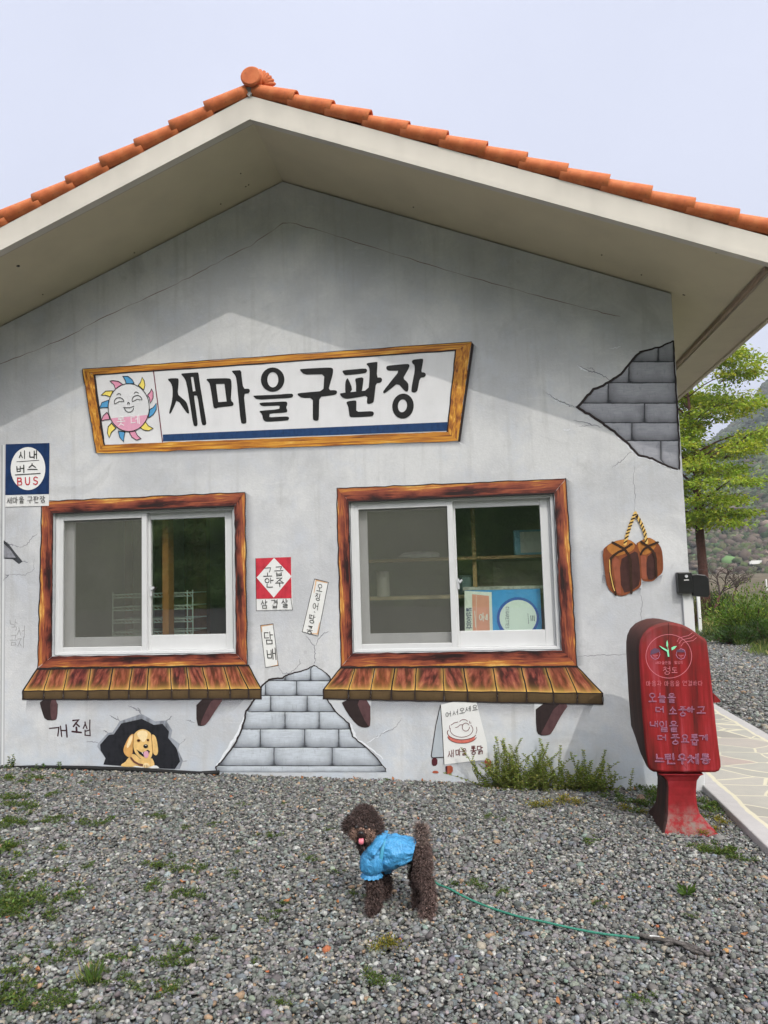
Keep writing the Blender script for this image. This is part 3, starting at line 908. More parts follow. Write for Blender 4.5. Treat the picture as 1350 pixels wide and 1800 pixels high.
make_window(OPEN[0], 'white sliding window under the bus sign with a wire rack behind it')
make_window(OPEN[1], 'white sliding window with shelves and a cigarette box behind its glass')
j = MB()
j.box(-2.455, -2.405, .20, .30, .93, 1.98); j.build('inner_jamb', paint('orange brown timber', (.24, .115, .03), .2, 10, .5), house)

# ================================================================== MURAL (parts of the house, painted on its wall)
M_BLACK = paint('black sign paint', (.012, .012, .012), .3, 40, .5)
M_BOARD = paint('white sign paint', (.70, .70, .715), .05, 7, .7)
M_GOLD = mat_wood_paint('golden timber paint', WOOD_GOLD, 7.0, 5.0, .1)
M_RED = mat_wood_paint('red brown timber paint', WOOD_RED, 4.0, 2.6, .62)
M_NAVY = paint('navy paint', s2l(32, 62, 104), .2, 30)
M_SHADE = mat_shade('painted shadow grey')
M_SHADE2 = mat_shade('painted shadow light grey', (.25, .25, .28), .5)
M_MAROON = paint('maroon line paint', s2l(110, 45, 60), .15, 40)

def frame(F, out, inn, L, n=(22, 4), jit=1.0, seed=0):
    ot, o2, o3, o4 = out; it, i2, i3, i4 = inn
    F.quad(ot, o2, i2, it, L, *n, jit=jit, seed=seed)
    F.quad(i3, o3, o2, i2, L, *n, jit=0) if False else None
    F.quad(o2, o3, i3, i2, L, *n, jit=jit, seed=seed+1)
    F.quad(o3, o4, i4, i3, L, *n, jit=jit, seed=seed+2)
    F.quad(o4, ot, it, i4, L, *n, jit=jit, seed=seed+3)
def wob(pts, amp, n=14, seed=0):
    rs = random.Random(seed); o = []
    for (x0, y0), (x1, y1) in zip(pts[:-1], pts[1:]):
        for i in range(n):
            t = i/n; o.append((x0+(x1-x0)*t+rs.uniform(-amp, amp), y0+(y1-y0)*t+rs.uniform(-amp, amp)))
    return o+[pts[-1]]
def crackline(F, pts, w, seed=0, amp=1.2, L=1, n=6):
    F.stroke(wob(pts, amp, n, seed), w, L, taper=.6)

# hairline crack running along the gable, and other painted cracks
F = Flat()
g = [(0, 640), (60, 617), (130, 587), (175, 560), (245, 530), (300, 503), (352, 478), (400, 452), (440, 432), (470, 412), (497, 392), (512, 392), (560, 405), (640, 430), (720, 455), (800, 480), (880, 502), (960, 524), (1040, 545), (1090, 556)]
F.stroke(wob(g, 1.0, 5, 3), [1.0+.5*math.sin(i*.9) for i in range((len(g)-1)*5+1)], 1)
F.build('gable_crack', paint('crack paint', (.26, .19, .19), .2, 40), house)
F = Flat()
c5 = crop(560, 820, .3852); c6 = crop(940, 560, .3037); c7 = crop(60, 1220, .2963); c4 = crop(440, 950, .23324); c2 = crop(0, 760, .2222)
for k, (pts, w) in enumerate([
    (c6([(435, 355), (395, 330), (350, 310), (310, 305), (250, 268)]), 1.5), (c6([(350, 310), (335, 290), (300, 285)]), .8),
    (c6([(390, 628), (330, 615), (290, 600), (225, 588)]), 1.2), (c6([(330, 615), (300, 622), (255, 625)]), .8),
    (c6([(560, 768), (530, 790), (510, 820), (480, 835), (450, 862)]), 1.0), (c6([(575, 850), (572, 950), (582, 1020), (578, 1120)]), .7),
    (c6([(610, 1580), (620, 1640), (615, 1700), (625, 1780)]), .7), (c6([(240, 510), (205, 505), (150, 480), (100, 455), (65, 430)]), 1.4),
    (c4([(420, 722), (455, 755), (485, 800), (487, 880), (490, 915)]), 1.1), (c4([(490, 795), (520, 735), (555, 700), (590, 685)]), 1.0),
    (c4([(215, 950), (240, 1000), (290, 1000), (345, 965), (375, 925), (368, 895)]), .7), (c4([(490, 915), (480, 930)]), 1.0),
    (c7([(640, 120), (620, 100), (590, 85), (560, 68)]), 1.6), (c7([(632, 110), (625, 92), (612, 78)]), .9), (c7([(508, 160), (490, 150), (465, 138), (448, 125)]), 1.5), (c7([(500, 152), (495, 132)]), .9),
    (c7([(780, 160), (800, 148), (818, 128)]), 1.3), (c7([(437, 232), (425, 222), (412, 218)]), 1.1), (c7([(380, 292), (350, 282), (310, 282)]), 1.0), (c7([(955, 172), (930, 160), (900, 155)]), 1.0), (c7([(885, 400), (910, 395)]), 1.0),
    (c7([(862, 298), (890, 275), (902, 262)]), .6), (c2([(35, 860), (70, 885), (110, 895), (150, 905)]), 1.3), (c2([(160, 912), (215, 885), (255, 830), (300, 800)]), .8),
    (c2([(180, 1022), (220, 1028)]), 1.2), (c2([(25, 1180), (70, 1130), (40, 1128)]), 1.2), (c2([(270, 1000), (270, 1080), (200, 1130), (120, 1125), (70, 1130)]), .6),
    (c5([(1178, 870), (1240, 862), (1330, 860), (1450, 855)]), .8), (c5([(380, 1150), (340, 1200), (290, 1220), (255, 1240)]), .8)]):
    F = Flat(); crackline(F, pts, w, k+20)
    F.build('painted_crack', paint('thin crack paint', (.20, .20, .23), .2, 50), house)
for k, (pts, w) in enumerate([(c6([(245, 268), (270, 290), (310, 305)]), 2.0), (c6([(70, 430), (110, 462), (160, 490), (240, 515)]), 3.5), (c6([(245, 520), (330, 572), (400, 612), (450, 652), (530, 725), (600, 800), (690, 822), (760, 858), (835, 885)]), 4.0),
                              (c6([(165, 642), (185, 648), (205, 640)]), 1.4), (c6([(430, 175), (470, 170), (498, 158)]), 1.0), (c4([(640, 1300), (700, 1345), (760, 1400), (800, 1500), (900, 1560), (1000, 1650)]), 4.0),
                              (c7([(1290, 50), (1240, 160), (1200, 250), (1120, 370), (1075, 440)]), 5.0), (c4([(880, 1530), (960, 1480), (1040, 1420)]), 1.6)]):
    F = Flat(); F.stroke(wob(pts, 1.2, 6, k), w, 1, taper=.7)
    F.build('painted_highlight', paint('pale blue white paint', (.74, .76, .80), .06, 30), house)

# ---- big shop sign
QS = [(145.5, 649.5), (829, 601), (805, 775.5), (170, 797)]
QI = [(167, 659), (801, 616), (786, 759), (184, 782)]
F = Flat()
F.quad((829, 601), (846, 617), (822, 783), (805, 776), 1, 3, 8)   # the sign's painted shadow, soft grey on the right
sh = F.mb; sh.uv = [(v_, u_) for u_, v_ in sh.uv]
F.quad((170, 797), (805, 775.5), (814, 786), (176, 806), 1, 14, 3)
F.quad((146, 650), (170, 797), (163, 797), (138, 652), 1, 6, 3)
F.build('painted_shadow', M_SHADE, house)
F = Flat(); F.quad(*[QI[0], QI[1], QI[2], QI[3]], 3, 12, 4)
sign = tag(F.build('painted_sign', M_BOARD, house), 'long tilted shop sign painted as a white board in a golden timber frame')
F = Flat(); frame(F, QS, QI, 4, (26, 4), .9, 3); F.build('sign_frame', M_GOLD, sign)
F = Flat()
F.poly([(829, 601), (833, 607), (809, 777), (805, 775.5)], 5)
F.stroke(wob([QI[3], QI[0], QI[1]], .5, 20, 2), 2.2, 6); F.stroke(wob([(183, 780), (166, 660)], .5, 12, 5), 4.0, 7, taper=.5)
F.stroke(wob([QI[1], QI[2]], .5, 12, 4), 2.2, 6)
F.stroke(wob([QS[0], QS[1]], .6, 30, 7), .9, 6); F.stroke(wob([QS[0], QS[3]], .6, 14, 8), 1.0, 6)
F.build('sign_outline', M_DARKLINE, sign)
F = Flat()
F.poly([(286.5, 764), (786.5, 742), (786, 757.5), (287, 776)], 5)
F.build('blue_stripe', M_NAVY, sign)
F = Flat(); F.stroke([(270, 651), (278, 712), (286, 777)], 1.8, 5); F.build('divider_line', M_MAROON, sign)
F = Flat()
ca = crop(280, 620, .185185); cb = crop(520, 620, .185185)
def smooth(pts, n=2):
    for _ in range(n):
        o = []
        for i in range(len(pts)):
            a, b_ = pts[i], pts[(i+1) % len(pts)]
            o += [(a[0]*.75+b_[0]*.25, a[1]*.75+b_[1]*.25), (a[0]*.25+b_[0]*.75, a[1]*.25+b_[1]*.75)]
        pts = o
    return pts
F.poly(smooth(ca([(82, 258), (95, 245), (178, 243), (187, 255), (186, 300), (176, 395), (210, 425), (250, 458), (270, 490), (288, 570), (280, 580), (262, 572), (172, 440), (145, 510), (112, 578), (98, 582), (97, 565), (128, 440), (130, 340), (115, 290)]), 1), 6)
F.poly(smooth(ca([(208, 205), (220, 198), (290, 193), (365, 188), (376, 195), (385, 280), (418, 475), (450, 665), (445, 685), (425, 690), (405, 680), (385, 545), (365, 410), (345, 408), (330, 408), (350, 540), (368, 675), (362, 695), (345, 700), (325, 690), (295, 490), (262, 290), (240, 240)]), 1), 6, [ca([(302, 232), (325, 232), (347, 365), (322, 370)])])
F.poly(smooth(ca([(448, 258), (460, 248), (560, 245), (660, 243), (685, 255), (690, 310), (685, 390), (682, 455), (708, 480), (705, 500), (690, 508), (560, 520), (545, 530), (525, 528), (515, 510), (500, 400), (482, 295), (465, 275)]), 1), 6, [ca([(540, 298), (620, 296), (642, 465), (562, 470)])])
F.poly(smooth(ca([(690, 180), (695, 172), (740, 169), (780, 168), (785, 240), (800, 345), (850, 342), (862, 355), (860, 375), (845, 388), (803, 390), (818, 530), (832, 660), (822, 672), (795, 676), (775, 662), (752, 420), (735, 250), (722, 215)]), 1), 6)
F.poly(ca(F.ell((1078, 257), 112, 115)), 6, [ca(F.ell((1080, 258), 52, 73))])
F.poly(smooth(ca([(892, 412), (905, 408), (1120, 400), (1255, 388), (1273, 400), (1270, 420), (1250, 430), (1090, 438), (930, 448)]), 1), 6)
F.poly(smooth(ca([(950, 485), (965, 475), (1080, 470), (1200, 463), (1215, 472), (1218, 495), (1205, 520), (1220, 555), (1205, 570), (1050, 578), (1048, 596), (1045, 615), (1130, 610), (1215, 605), (1235, 615), (1232, 635), (1215, 645), (1030, 657), (1000, 650), (985, 630), (978, 585), (952, 560), (960, 552), (1140, 538), (1143, 520), (1145, 502), (1060, 506), (975, 508)]), 1), 6)
F.poly(smooth(cb([(38, 165), (50, 155), (300, 142), (345, 145), (357, 160), (352, 210), (330, 285), (310, 358), (380, 356), (395, 372), (388, 392), (370, 402), (300, 411), (225, 420), (222, 525), (220, 630), (212, 645), (190, 648), (168, 640), (163, 620), (163, 525), (163, 428), (60, 432), (15, 400), (25, 385), (140, 375), (262, 365), (268, 285), (272, 205), (180, 207), (80, 210)]), 1), 6)
F.poly(smooth(cb([(442, 178), (455, 168), (560, 159), (660, 150), (678, 162), (675, 185), (655, 196), (480, 215), (460, 208)]), 1), 6)
F.poly(smooth(cb([(488, 243), (500, 250), (540, 345), (520, 375), (500, 400), (480, 400), (470, 375), (470, 280)]), 1), 6)
F.poly(smooth(cb([(562, 252), (580, 242), (645, 233), (640, 290), (628, 375), (600, 390), (572, 380), (574, 300)]), 1), 6)
F.poly(smooth(cb([(418, 395), (430, 385), (560, 372), (690, 358), (700, 250), (702, 160), (690, 130), (670, 112), (680, 100), (730, 93), (775, 88), (777, 100), (768, 238), (805, 236), (820, 250), (818, 275), (800, 288), (762, 290), (752, 380), (742, 460), (735, 475), (700, 488), (680, 485), (675, 470), (682, 405), (590, 424), (500, 438), (470, 437), (440, 425)]), 1), 6)
F.poly(smooth(cb([(480, 478), (490, 462), (565, 453), (577, 462), (576, 510), (575, 562), (650, 560), (725, 555), (742, 570), (740, 590), (728, 605), (630, 611), (530, 615), (510, 605), (505, 560), (498, 510)]), 1), 6)
F.poly(smooth(cb([(858, 140), (870, 125), (960, 116), (1060, 107), (1080, 115), (1078, 140), (1048, 195), (1018, 245), (1060, 280), (1072, 310), (1068, 365), (1050, 372), (1030, 360), (968, 290), (910, 338), (855, 380), (840, 388), (828, 380), (835, 360), (910, 265), (985, 172), (930, 172), (880, 172), (862, 160)]), 1), 6)
F.poly(smooth(cb([(1100, 85), (1115, 68), (1160, 62), (1200, 57), (1212, 65), (1202, 125), (1190, 188), (1220, 188), (1236, 205), (1232, 225), (1215, 235), (1178, 240), (1158, 350), (1150, 370), (1125, 382), (1100, 375), (1097, 350), (1112, 260), (1128, 180), (1130, 120), (1110, 105)]), 1), 6)
F.poly(cb(F.ell((1018, 508), 102, 119, .12)), 6, [cb(F.ell((1013, 505), 43, 62, .15))])
F.build('lettering', M_BLACK, sign)
# sun emblem
cs = crop(150, 640, .111111)
RAYS = [('p', [(395, 272), (440, 263), (530, 275), (600, 325), (485, 400), (460, 330)]), ('b', [(598, 195), (680, 195), (750, 250), (780, 310), (655, 315), (640, 260)]),
        ('y', [(905, 212), (940, 270), (950, 340), (930, 410), (845, 340), (885, 285)]), ('p', [(1052, 395), (1080, 450), (1078, 540), (1035, 620), (1020, 540), (990, 490), (1030, 450)]),
        ('b', [(1130, 620), (1130, 720), (1080, 800), (1005, 855), (1015, 790), (1025, 720), (1080, 690)]), ('y', [(1080, 1020), (1010, 1055), (930, 1045), (865, 1000), (950, 905), (1000, 975)]),
        ('p', [(888, 1180), (820, 1205), (745, 1160), (700, 1075), (795, 1060), (830, 1130)]), ('b', [(612, 1230), (550, 1160), (528, 1060), (635, 1075), (620, 1150)]),
        ('y', [(385, 1170), (355, 1090), (370, 990), (420, 935), (490, 1015), (420, 1080)]), ('p', [(258, 900), (290, 820), (350, 765), (375, 810), (395, 875), (320, 885)]),
        ('b', [(230, 700), (270, 610), (380, 570), (370, 640), (365, 690), (290, 690)]), ('y', [(255, 495), (330, 430), (445, 425), (400, 520), (330, 495)])]
EMB = [paint('pink emblem paint', s2l(222, 150, 176), .05, 40), paint('blue emblem paint', s2l(86, 156, 204), .05, 40), paint('yellow emblem paint', s2l(240, 218, 110), .05, 40), M_BOARD, M_BLACK, paint('pale pink emblem paint', s2l(222, 160, 184), .04, 40), paint('emblem white', (.82, .82, .82), .02, 40)]
F = Flat()
for c_, pts in RAYS: F.poly(cs(pts), 5, mi={'p': 0, 'b': 1, 'y': 2}[c_])
disc = F.ell((695, 690), 325, 378, n=40)
F.poly(cs(disc), 7, mi=3)
low = [p_ for p_ in disc if p_[1] > 838-(p_[0]-395)*.0876]
low = sorted(low, key=lambda p_: math.atan2(p_[1]-800, p_[0]-695))
F.poly(cs(low), 9, mi=5)
for c_, pts in RAYS: F.stroke(cs(pts), 1.15, 8, closed=True, mi=4)
F.stroke(cs(disc), 1.2, 10, closed=True, mi=4)
def arc(c, rx, ry, a0, a1, n=12): return [(c[0]+rx*math.cos(math.radians(a0+(a1-a0)*i/n)), c[1]+ry*math.sin(math.radians(a0+(a1-a0)*i/n))) for i in range(n+1)]
for pts, w in [(arc((540, 505), 36, 34, 200, 340), 1.0), (arc((815, 480), 36, 34, 200, 340), 1.0), (arc((545, 605), 76, 72, 160, 350), 1.1), (arc((828, 575), 78, 76, 165, 355), 1.1),
               ([(475, 635), (545, 595), (618, 598)], .9), ([(750, 600), (830, 560), (905, 570)], .9), (arc((692, 628), 14, 18, 150, 390), 1.2), ([(612, 688), (650, 694), (720, 690), (778, 672)], 1.1), (arc((702, 690), 72, 74, 10, 170), 1.1)]:
    F.stroke(cs(pts), w, 11, mi=4)
lettering(F, '롯데', cs([(505, 845)])[0], (14.2, -1.6), (1, 15.5), 1.3, 11, gap=.75, mi=6)
F.build('sun_emblem', EMB, sign)

# ---- painted timber window surrounds and shelves
def surround(o, out, label, seed):
    a, b_, c, d = o
    inn = [P2((a, 0, d)), P2((b_, 0, d)), P2((b_, 0, c)), P2((a, 0, c))]
    S = Flat()
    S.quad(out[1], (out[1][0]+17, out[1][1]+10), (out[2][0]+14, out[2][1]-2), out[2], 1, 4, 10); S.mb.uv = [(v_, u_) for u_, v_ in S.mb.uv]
    S.build('painted_shadow', M_SHADE2, house)
    F = Flat(); frame(F, out, inn, 2, (24, 4), .8, seed)
    fr = tag(F.build('painted_surround', M_RED, house), label)
    F = Flat()
    for s_, e_, w in ((0, 1, 1.6), (1, 2, 2.0), (2, 3, 1.2), (3, 0, 2.2)): F.stroke(wob([out[s_], out[e_]], .9, 24, seed+s_), w, 4, taper=.3)
    F.stroke(wob([inn[0], inn[1]], .3, 16, seed+9), 2.0, 4); F.stroke(wob([inn[0], inn[3]], .3, 16, seed+10), 1.2, 4)
    F.build('surround_outline', M_DARKLINE, fr)
    return fr
surround(OPEN[0], [(74, 881.5), (431, 865.5), (434.5, 1170), (67, 1173.5)], 'painted red brown timber surround of the window under the bus sign', 10)
surround(OPEN[1], [(592.5, 858.5), (995, 841.5), (1014, 1171), (599.5, 1171.5)], 'painted red brown timber surround of the window beside the hanging soybean blocks', 30)
M_PLANK = mat_plank()
M_FRONTP = mat_brick('painted plank ends', s2l(84, 68, 46), s2l(30, 18, 16))
M_BRK = [paint('dark bracket paint', s2l(48, 38, 38), .2, 25), paint('plum bracket paint', s2l(88, 62, 64), .2, 25)]
def shelf(cr, top, bot, yt, yf, yb, brackets, label, seed, shades):
    rs = random.Random(seed)
    S = Flat()
    for q in shades: S.quad(*cr(q), 1, 6, 4)
    S.build('painted_shadow', M_SHADE2, house)
    F = Flat()
    sh_ = None
    n = len(top)-1
    lerp = lambda y2, x, xs: y2[0]+(y2[1]-y2[0])*(x-xs[0])/(xs[-1]-xs[0])
    for i in range(n):
        r = rs.random(); col = (r, rs.random(), rs.random())
        q = cr([(top[i]+2, lerp(yt, top[i], top)), (top[i+1]-2, lerp(yt, top[i+1], top)), (bot[i+1]-2, lerp(yf, bot[i+1], bot)), (bot[i]+2, lerp(yf, bot[i], bot))])
        F.quad(*q, 4, 5, 5, jit=.5, col=col, seed=i)
    ob = tag(F.build('painted_shelf', M_PLANK, house), label)
    F = Flat()
    for i in range(n):
        q = cr([(bot[i]+2, lerp(yf, bot[i], bot)+1), (bot[i+1]-2, lerp(yf, bot[i+1], bot)+1), (bot[i+1]-2, lerp(yb, bot[i+1], bot)), (bot[i]+2, lerp(yb, bot[i], bot))])
        F.quad(*q, 4, 4, 3, jit=.4, seed=i+40)
    F.build('plank_ends', M_FRONTP, ob)
    F = Flat()
    for i in range(n+1):
        F.stroke(wob(cr([(top[i], lerp(yt, top[i], top)), (bot[i], lerp(yf, bot[i], bot)), (bot[i], lerp(yb, bot[i], bot))]), .4, 5, i), rs.uniform(1.5, 2.6), 5)
    F.stroke(wob(cr([(bot[0], yf[0]), (bot[-1], yf[1])]), .5, 30, 3), 1.8, 6); F.stroke(wob(cr([(bot[0], yb[0]), (bot[-1], yb[1])]), .5, 30, 4), 1.7, 6)
    F.stroke(wob(cr([(top[0], yt[0]), (top[-1], yt[1])]), .6, 30, 5), 3.2, 6)
    F.build('shelf_outline', M_DARKLINE, ob)
    for dark, lite in brackets:
        F = Flat(); F.poly(smooth(cr(dark), 1), 3, mi=0); F.poly(smooth(cr(lite), 1), 4, mi=1)
        F.build('painted_bracket', M_BRK, ob)
c3 = crop(20, 850, .34074)
shelf(c3, [135, 205, 295, 412, 527, 625, 710, 820, 905, 985, 1095, 1165, 1225], [60, 168, 270, 395, 505, 607, 702, 828, 918, 1015, 1130, 1225, 1290], (955, 938), (1070, 1060), (1113, 1110),
      [([(143, 1113), (242, 1112), (238, 1210), (225, 1222), (175, 1220), (160, 1180)], [(200, 1113), (240, 1113), (237, 1210), (225, 1220), (205, 1218)]),
       ([(955, 1108), (1098, 1106), (1060, 1160), (1010, 1240), (985, 1252), (955, 1247)], [(1040, 1107), (1098, 1106), (1060, 1160), (1010, 1240), (985, 1250), (975, 1240), (1000, 1180)])],
      'painted plank shelf on dark brackets below the window under the bus sign', 3,
      [[(80, 1113), (1240, 1110), (1240, 1190), (70, 1195)], [(1060, 1113), (1205, 1110), (1130, 1190), (1000, 1250)]])
shelf(c5, [103, 168, 258, 350, 447, 567, 660, 795, 925, 1035, 1125, 1180], [22, 137, 238, 332, 440, 572, 680, 815, 950, 1072, 1180, 1297], (916, 913), (1018, 1035), (1060, 1085),
      [([(98, 1062), (237, 1066), (237, 1180), (228, 1190), (205, 1192), (175, 1180), (130, 1125)], [(170, 1064), (237, 1066), (237, 1180), (230, 1188), (205, 1150)]),
       ([(990, 1078), (1145, 1083), (1110, 1130), (1065, 1215), (1050, 1226), (1005, 1228), (992, 1200)], [(1085, 1082), (1145, 1083), (1110, 1130), (1065, 1215), (1050, 1225), (1010, 1226), (1030, 1190)])],
      'painted plank shelf on dark brackets above the painted menu board', 8,
      [[(240, 1064), (985, 1078), (985, 1165), (240, 1150)], [(1120, 1083), (1255, 1085), (1225, 1145), (1080, 1200)]])

# ---- painted exposed bricks
M_BR1 = mat_brick('painted grey bricks', (.43, .465, .51), (.05, .056, .07)); M_BR2 = mat_brick('painted dark grey bricks', (.29, .295, .325), (.028, .028, .036))
M_MORT = paint('painted mortar', (.05, .053, .06), .4, 30)
def brickpatch(cr, left, right, rows, joints, mat, label, seed, rim_w=3.0):
    """left/right = polylines (x at y); rows = [(y0,y1)]; joints = xs per row"""
    def at(pl, y):
        pl = sorted(pl, key=lambda p_: p_[1])
        return float(np.interp(y, [p_[1] for p_ in pl], [p_[0] for p_ in pl]))
    F = Flat(); ls = sorted(left, key=lambda p_: p_[1]); rs_ = sorted(right, key=lambda p_: -p_[1])
    F.poly(cr(ls+rs_), 1)
    ob = tag(F.build('painted_bricks', M_MORT, house), label)
    F = Flat(); g_ = 5.5
    for k, ((y0, y1), js) in enumerate(zip(rows, joints)):
        y0, y1 = y0+g_*.6, y1-g_*.6
        ed = [None]+list(js)+[None]; rq = random.Random(seed+k)
        for e0, e1 in zip(ed[:-1], ed[1:]):
            vs, uv = [], []; NV, NU = 6, 8; ok_ = 0
            for j in range(NV+1):
                v = j/NV; y = y0+(y1-y0)*v; lf, rt = at(left, y)+g_, at(right, y)-g_
                xa = lf if e0 is None else min(max(e0+g_*.6, lf), rt); xb = rt if e1 is None else max(min(e1-g_*.6, rt), lf)
                xb = max(xb, xa+.05); ok_ = max(ok_, xb-xa)
                for i in range(NU+1):
                    u = i/NU; x_ = xa+(xb-xa)*u; yy = y+(rq.uniform(-1.2, 1.2) if j in (0, NV) else 0); x_ += rq.uniform(-1.2, 1.2) if i in (0, NU) and xb-xa > 6 else 0
                    vs.append(F.p3(*cr([(x_, yy)])[0], 2)); uv.append((u, v))
            if ok_ < 4: continue
            F.mb.add(vs, [(j*(NU+1)+i, (j+1)*(NU+1)+i, (j+1)*(NU+1)+i+1, j*(NU+1)+i+1) for j in range(NV) for i in range(NU)], uv=uv)
    F.build('brick_faces', mat, ob)
    F = Flat()
    F.stroke(wob(cr(ls), .8, 5, seed), rim_w, 3, taper=.4)
    F.stroke(wob(cr(rs_[::-1]), .8, 5, seed+1), rim_w*.7, 3, taper=.4)
    F.build('broken_edge', M_DARKLINE, ob)
    return ob
cc = crop(380, 1150, .22222)
brickpatch(cc, [(775, 88), (700, 125), (570, 160), (530, 185), (420, 200), (360, 255), (300, 360), (240, 450), (205, 590), (150, 710), (60, 830), (0, 893), (0, 930)],
           [(778, 88), (860, 140), (905, 185), (925, 300), (880, 360), (945, 455), (1050, 550), (1080, 650), (1190, 740), (1270, 820), (1340, 905), (1345, 930)],
           [(92, 210), (210, 327), (327, 455), (455, 592), (592, 737), (737, 882), (882, 935)], [[545, 748], [390, 637], [432, 720], [545, 815], [350, 700, 970], [458, 918], []], M_BR1,
           'grey bricks painted as if the plaster had broken away between the two shelves', 60)
brickpatch(c6, [(800, 130), (720, 165), (610, 195), (570, 235), (500, 320), (430, 370), (340, 410), (285, 470), (245, 513), (330, 565), (380, 600), (440, 640), (530, 715), (600, 790), (680, 810), (760, 850), (825, 872)],
           [(803, 130), (808, 250), (815, 370), (822, 480), (828, 590), (834, 700), (838, 873)],
           [(130, 250), (250, 372), (372, 490), (490, 603), (603, 707), (707, 873)], [[714], [545], [425], [635], [562], [730]], M_BR2,
           'dark grey bricks painted as broken plaster at the house corner under the eave', 80, 4.5)
F = Flat(); F.poly(c2([(30, 855), (75, 890), (120, 950), (180, 1022), (150, 1042), (100, 1003), (30, 1000)]), 1, mi=0); F.poly(c2([(30, 880), (80, 925), (125, 990), (30, 992)]), 2, mi=1)
tag(F.build('painted_bricks', [M_MORT, M_BR2], house), 'small painted chip of bare brick at the left edge of the wall')

# ---- bus sign, posters, paper slips
F = Flat(); F.quad(*c2([(14, 100), (48, 98), (34, 2630), (4, 2630)]), 1, 2, 24, uvw=1)
tp = NT('painted steel pole'); uvx = tp.sep(tp.tc('UV'))[0]
tp.base(tp.ramp(uvx, [(0, (.10, .10, .11)), (.18, (.45, .46, .47)), (.45, (.70, .72, .72)), (.8, (.50, .50, .52)), (1.0, (.33, .33, .36))])).set(.7, .3)
pole = tag(F.build('painted_pole', tp.m, house), 'painted grey pole of the bus sign')
F = Flat(); F.poly(c2([(50, 95), (396, 85), (390, 581), (45, 590)]), 6)
bus = tag(F.build('painted_bus_sign', paint('white bus sign paint', (.72, .72, .71), .04, 20), house), 'navy and white bus stop sign painted on the wall, reading BUS')
F = Flat(); F.poly(c2([(50, 95), (396, 85), (392, 488), (46, 497)]), 8); F.build('blue_field', paint('bus navy', s2l(22, 50, 92), .25, 16), bus)
F = Flat(); F.poly(c2(F.ell((227, 288), 137, 170, n=40)), 10); F.build('white_oval', paint('bus oval white', (.80, .80, .79), .03, 20), bus)
F = Flat()
q = .2222
lettering(F, '시', c2([(158, 150)])[0], (11.5, -.4), (.3, 13.5), 1.7, 12); lettering(F, '내', c2([(240, 148)])[0], (13, -.4), (.3, 14), 1.7, 12)
lettering(F, '버', c2([(138, 262)])[0], (13.5, -.4), (.3, 13), 1.8, 12); lettering(F, '스', c2([(225, 248)])[0], (16.5, -.4), (.3, 14), 1.8, 12)
F.stroke(c2([(140, 234), (315, 222)]), 1.0, 12); F.stroke(c2([(128, 338), (325, 326)]), 1.6, 12)
lettering(F, '새마을', c2([(62, 514)])[0], (8.6, -.3), (.2, 11), .9, 12, gap=.22); lettering(F, '구판장', c2([(222, 509)])[0], (9.0, -.3), (.2, 11), .9, 12, gap=.24)
F.build('lettering', M_BLACK, bus)
F = Flat(); lettering(F, 'BUS', c2([(142, 362)])[0], (9.5, -.5), (.3, 13), 2.0, 12, gap=.45); F.build('red_lettering', paint('red letter paint', s2l(190, 45, 60), .1, 30), bus)
F = Flat(); F.poly(c4([(42, 135), (307, 125), (320, 522), (47, 528)]), 1)
po = tag(F.build('painted_poster', paint('poster white', (.74, .74, .73), .04, 20), house), 'red poster with a white diamond painted between the two windows')
F = Flat(); F.poly(c4([(42, 135), (307, 125), (312, 435), (46, 440)]), 3); F.build('red_field', paint('poster red', s2l(190, 52, 66), .22, 18), po)
F = Flat(); F.poly(c4([(180, 131), (312, 270), (178, 431), (48, 280)]), 4); F.build('white_diamond', paint('poster white', (.74, .74, .73), .04, 20), po)
F = Flat()
for ch, x, y in (('고', 100, 205), ('급', 185, 198), ('안', 112, 285), ('주', 190, 280)): lettering(F, ch, c4([(x, y)])[0], (14.5, -.5), (.4, 16), 1.3, 6)
for ch, x in (('삼', 83), ('겹', 160), ('살', 238)): lettering(F, ch, c4([(x, 450-(x-83)*.05)])[0], (11, -.4), (.3, 14.5), 1.1, 6)
F.stroke(c4([(42, 135), (47, 528), (320, 522), (307, 435)]), .8, 6)
F.build('lettering', M_BLACK, po)
M_PAPER = paint('painted paper slip', (.75, .75, .73), .04, 20); M_TAN = paint('tan paper edge paint', s2l(214, 170, 130), .15, 30)
F = Flat(); F.poly(c4([(485, 290), (588, 315), (510, 720), (392, 688)]), 1)
s1 = tag(F.build('painted_paper_slip', M_PAPER, house), 'long tilted paper slip painted beside the larger window, lettering running down it')
F = Flat(); F.stroke(c4([(480, 395), (496, 300), (580, 320)]), 2.2, 2, taper=.5); F.stroke(c4([(522, 620), (506, 705), (460, 700)]), 2.2, 2, taper=.5); F.build('worn_edge', M_TAN, s1)
F = Flat(); F.stroke(c4([(485, 290), (588, 315), (510, 720), (392, 688)]), .9, 3, closed=True)
for ch, x, y, s_ in (('오', 508, 325, .9), ('징', 495, 395, .85), ('어', 478, 465, .85), ('·', 472, 510, .8), ('땅', 448, 555, 1.0), ('콩', 432, 640, .95)): lettering(F, ch, c4([(x, y)])[0], (10.5*s_, 2.4*s_), (-2.2*s_, 14.5*s_), 1.0, 3)
F.build('lettering', M_BLACK, s1)
F = Flat(); F.poly(c4([(77, 640), (172, 628), (212, 942), (115, 957)]), 1)
s2 = tag(F.build('painted_paper_slip', M_PAPER, house), 'short upright paper slip with two letters painted below the red poster')
F = Flat(); F.stroke(c4([(88, 690), (84, 645), (168, 634)]), 2.0, 2, taper=.5); F.stroke(c4([(160, 948), (208, 940), (205, 905)]), 1.6, 2, taper=.5); F.build('worn_edge', M_TAN, s2)
F = Flat(); F.stroke(c4([(77, 640), (172, 628), (212, 942), (115, 957)]), .8, 3, closed=True)
